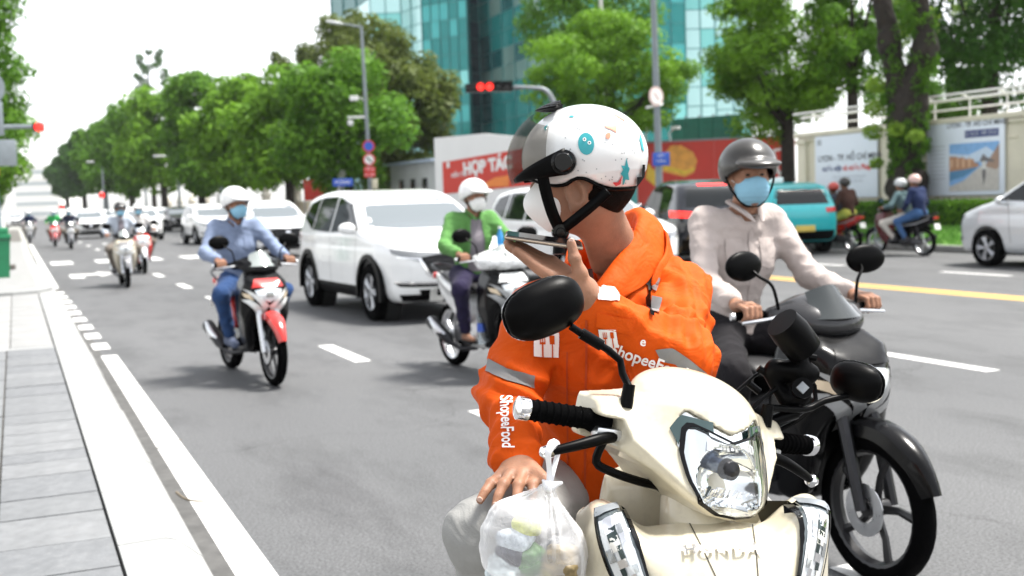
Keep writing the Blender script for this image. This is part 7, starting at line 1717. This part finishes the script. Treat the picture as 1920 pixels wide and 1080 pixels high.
# rear clip, straps, buckle
cp_ = np.array(Mh @ Vector((.04 if False else -.045, -.138, .0))) 
obj('rear_clip', [px_panel(hb_, [(1191, 330), (1210, 328)], [(1190, 362), (1207, 362)], PJ, .006, 4, 5), px_panel(hb_, [(1201, 308), (1206, 308)], [(1200, 332), (1206, 332)], PJ, .005, 2, 4)], BLACKP, ho_)
obj('rivet', px_panel(hb_, [(1119, 348), (1127, 348)], [(1119, 356), (1127, 356)], PJ, .004, 3, 3), BLACKP, ho_)
bk = h3(1051, 436, 2.645)
def band(pts, w, label):
    ps = spline(pts, 6); vs = []
    for i, p in enumerate(ps):
        t = ps[min(i+1, len(ps)-1)]-ps[max(i-1, 0)]; t = t/np.linalg.norm(t); n = np.array([-.15, -1, .05]); sd_ = np.cross(t, n); sd_ /= np.linalg.norm(sd_)
        vs += [p-sd_*w/2, p+sd_*w/2]
    o = obj(label, fixn(G(vs, [(2*i, 2*i+1, 2*i+3, 2*i+2) for i in range(len(ps)-1)])), BLACKP, ho_); o.modifiers.new('thick', 'SOLIDIFY').thickness = .003; return o
band([h3(1016, 322, 2.60), h3(1024, 360, 2.612), h3(1036, 400, 2.625), bk+[0, .004, .004]], .027, 'strap'); band([h3(1140, 358, 2.60), h3(1112, 384, 2.605), h3(1078, 412, 2.62), bk+[0, .004, .004]], .024, 'strap')
obj('buckle', [tube([bk+[0, .008, 0], bk+[0, -.008, 0]], [.021, .019], 18), tube([bk+[0, -.008, 0], bk+[0, -.012, 0]], [.012, .010], 14)], BLACKG, ho_)
obj('buckle', tube([bk+[-.004, .01, -.025], bk+[-.004, .006, -.05]], [.014, .016], 10), BLACKP, ho_)
obj('hair', tf(sdf(lambda X, Y, Z: smax(ell((X, Y, Z), (0, -.02, .012), (.086, .108, .118)), np.maximum(Y-.030+np.maximum(-Z-.028, 0)*1.6, -(Z+.112+.15*np.minimum(Y+.03, 0))), .008)+wob((X, Y, Z), 240, 6)*.0008, (-.11, -.15, -.13), (.11, .06, .14), .005), Mh), HAIR, hr, ang=180)
def kn95(X, Y, Z):
    d = smin(ell((X, Y, Z), (0, .048, -.050), (.060, .068, .072)), cap((X, Y, Z), (0, .080, -.020), (0, .108, -.056), .014, .022), .04)
    d = smin(d, cap((X, Y, Z), (0, .108, -.056), (0, .080, -.105), .020, .010), .03)
    return smax(smax(d, -(Y-.040+np.minimum(Z+.05, 0)*.1), .008), Z+.002-np.maximum(.035-np.abs(X), 0)*.4+np.maximum(.07-Y, 0)*.4, .008)
mk_ = obj('face_mask', tf(sdf(kn95, (-.09, -.02, -.15), (.09, .17, .05), .005), Mh), MWHITE, hr, ang=180)
obj('ear_loop', [tf(tube([(s*.066, .035, -.018), (s*.080, .004, .008), (s*.090, -.028, .006)], .0022, 6), Mh) for s in (-1, 1)], WPRINT, mk_)
for s in (-1, 1): obj('eye', tf(lathe([(0, .004), (.010, 0), (0, -.004)], 10, 'Y'), Mh @ Matrix.Translation((s*.031, .084, .008)) @ Matrix.Scale(.5, 4, (0, 0, 1))), mat('eye_dark', (.02, .015, .012)), hr)
# phone
pa, pb = h3(947, 441, dH), h3(1092, 461, dH); pdv = (pb-pa)/np.linalg.norm(pb-pa); pc = (pa+pb)/2; pw = np.array([.05, 1, .10]); pw -= pdv*np.dot(pw, pdv); pw /= np.linalg.norm(pw); pz = np.cross(pdv, pw)
PM = HM @ Matrix(((pdv[0], pw[0], pz[0], pc[0]), (pdv[1], pw[1], pz[1], pc[1]), (pdv[2], pw[2], pz[2], pc[2]), (0, 0, 0, 1)))
pt = thing('mobile_phone', 'dark smartphone held flat in front of the masked mouth', 'phone', (0, 0, 0)); pt.matrix_world = PM
obj('case', box((0, 0, 0), (.166, .080, .0095), .004), mat('phone_case', (.05, .04, .035), .25, .3, coat=.5), pt); obj('frame', box((0, 0, .0), (.1675, .0815, .005), .002), mat('phone_frame', (.45, .36, .28), .2, .9), pt); obj('screen', box((0, 0, .0052), (.158, .073, .0008)), BLACKG, pt, smooth=False); obj('lens_bump', box((-.06, .015, -.0058), (.03, .03, .003), .001), BLACKG, pt)
# ================================================================== HAZE
hz_ = obj('haze', box((70, 215, 22), (330, 520, 47)), None, smooth=False); hz_['kind'] = 'stuff'; hz_['label'] = 'pale summer haze over the whole street'; hz_['category'] = 'haze'
hm = bpy.data.materials.new('haze_air'); hm.use_nodes = True; N, L = hm.node_tree.nodes, hm.node_tree.links
N.remove(N['Principled BSDF']); pv_ = N.new('ShaderNodeVolumePrincipled'); pv_.inputs['Color'].default_value = (.93, .96, 1, 1); pv_.inputs['Density'].default_value = .00016; pv_.inputs['Anisotropy'].default_value = .2
L.new(pv_.outputs[0], N['Material Output'].inputs['Volume']); hz_.data.materials.append(hm)
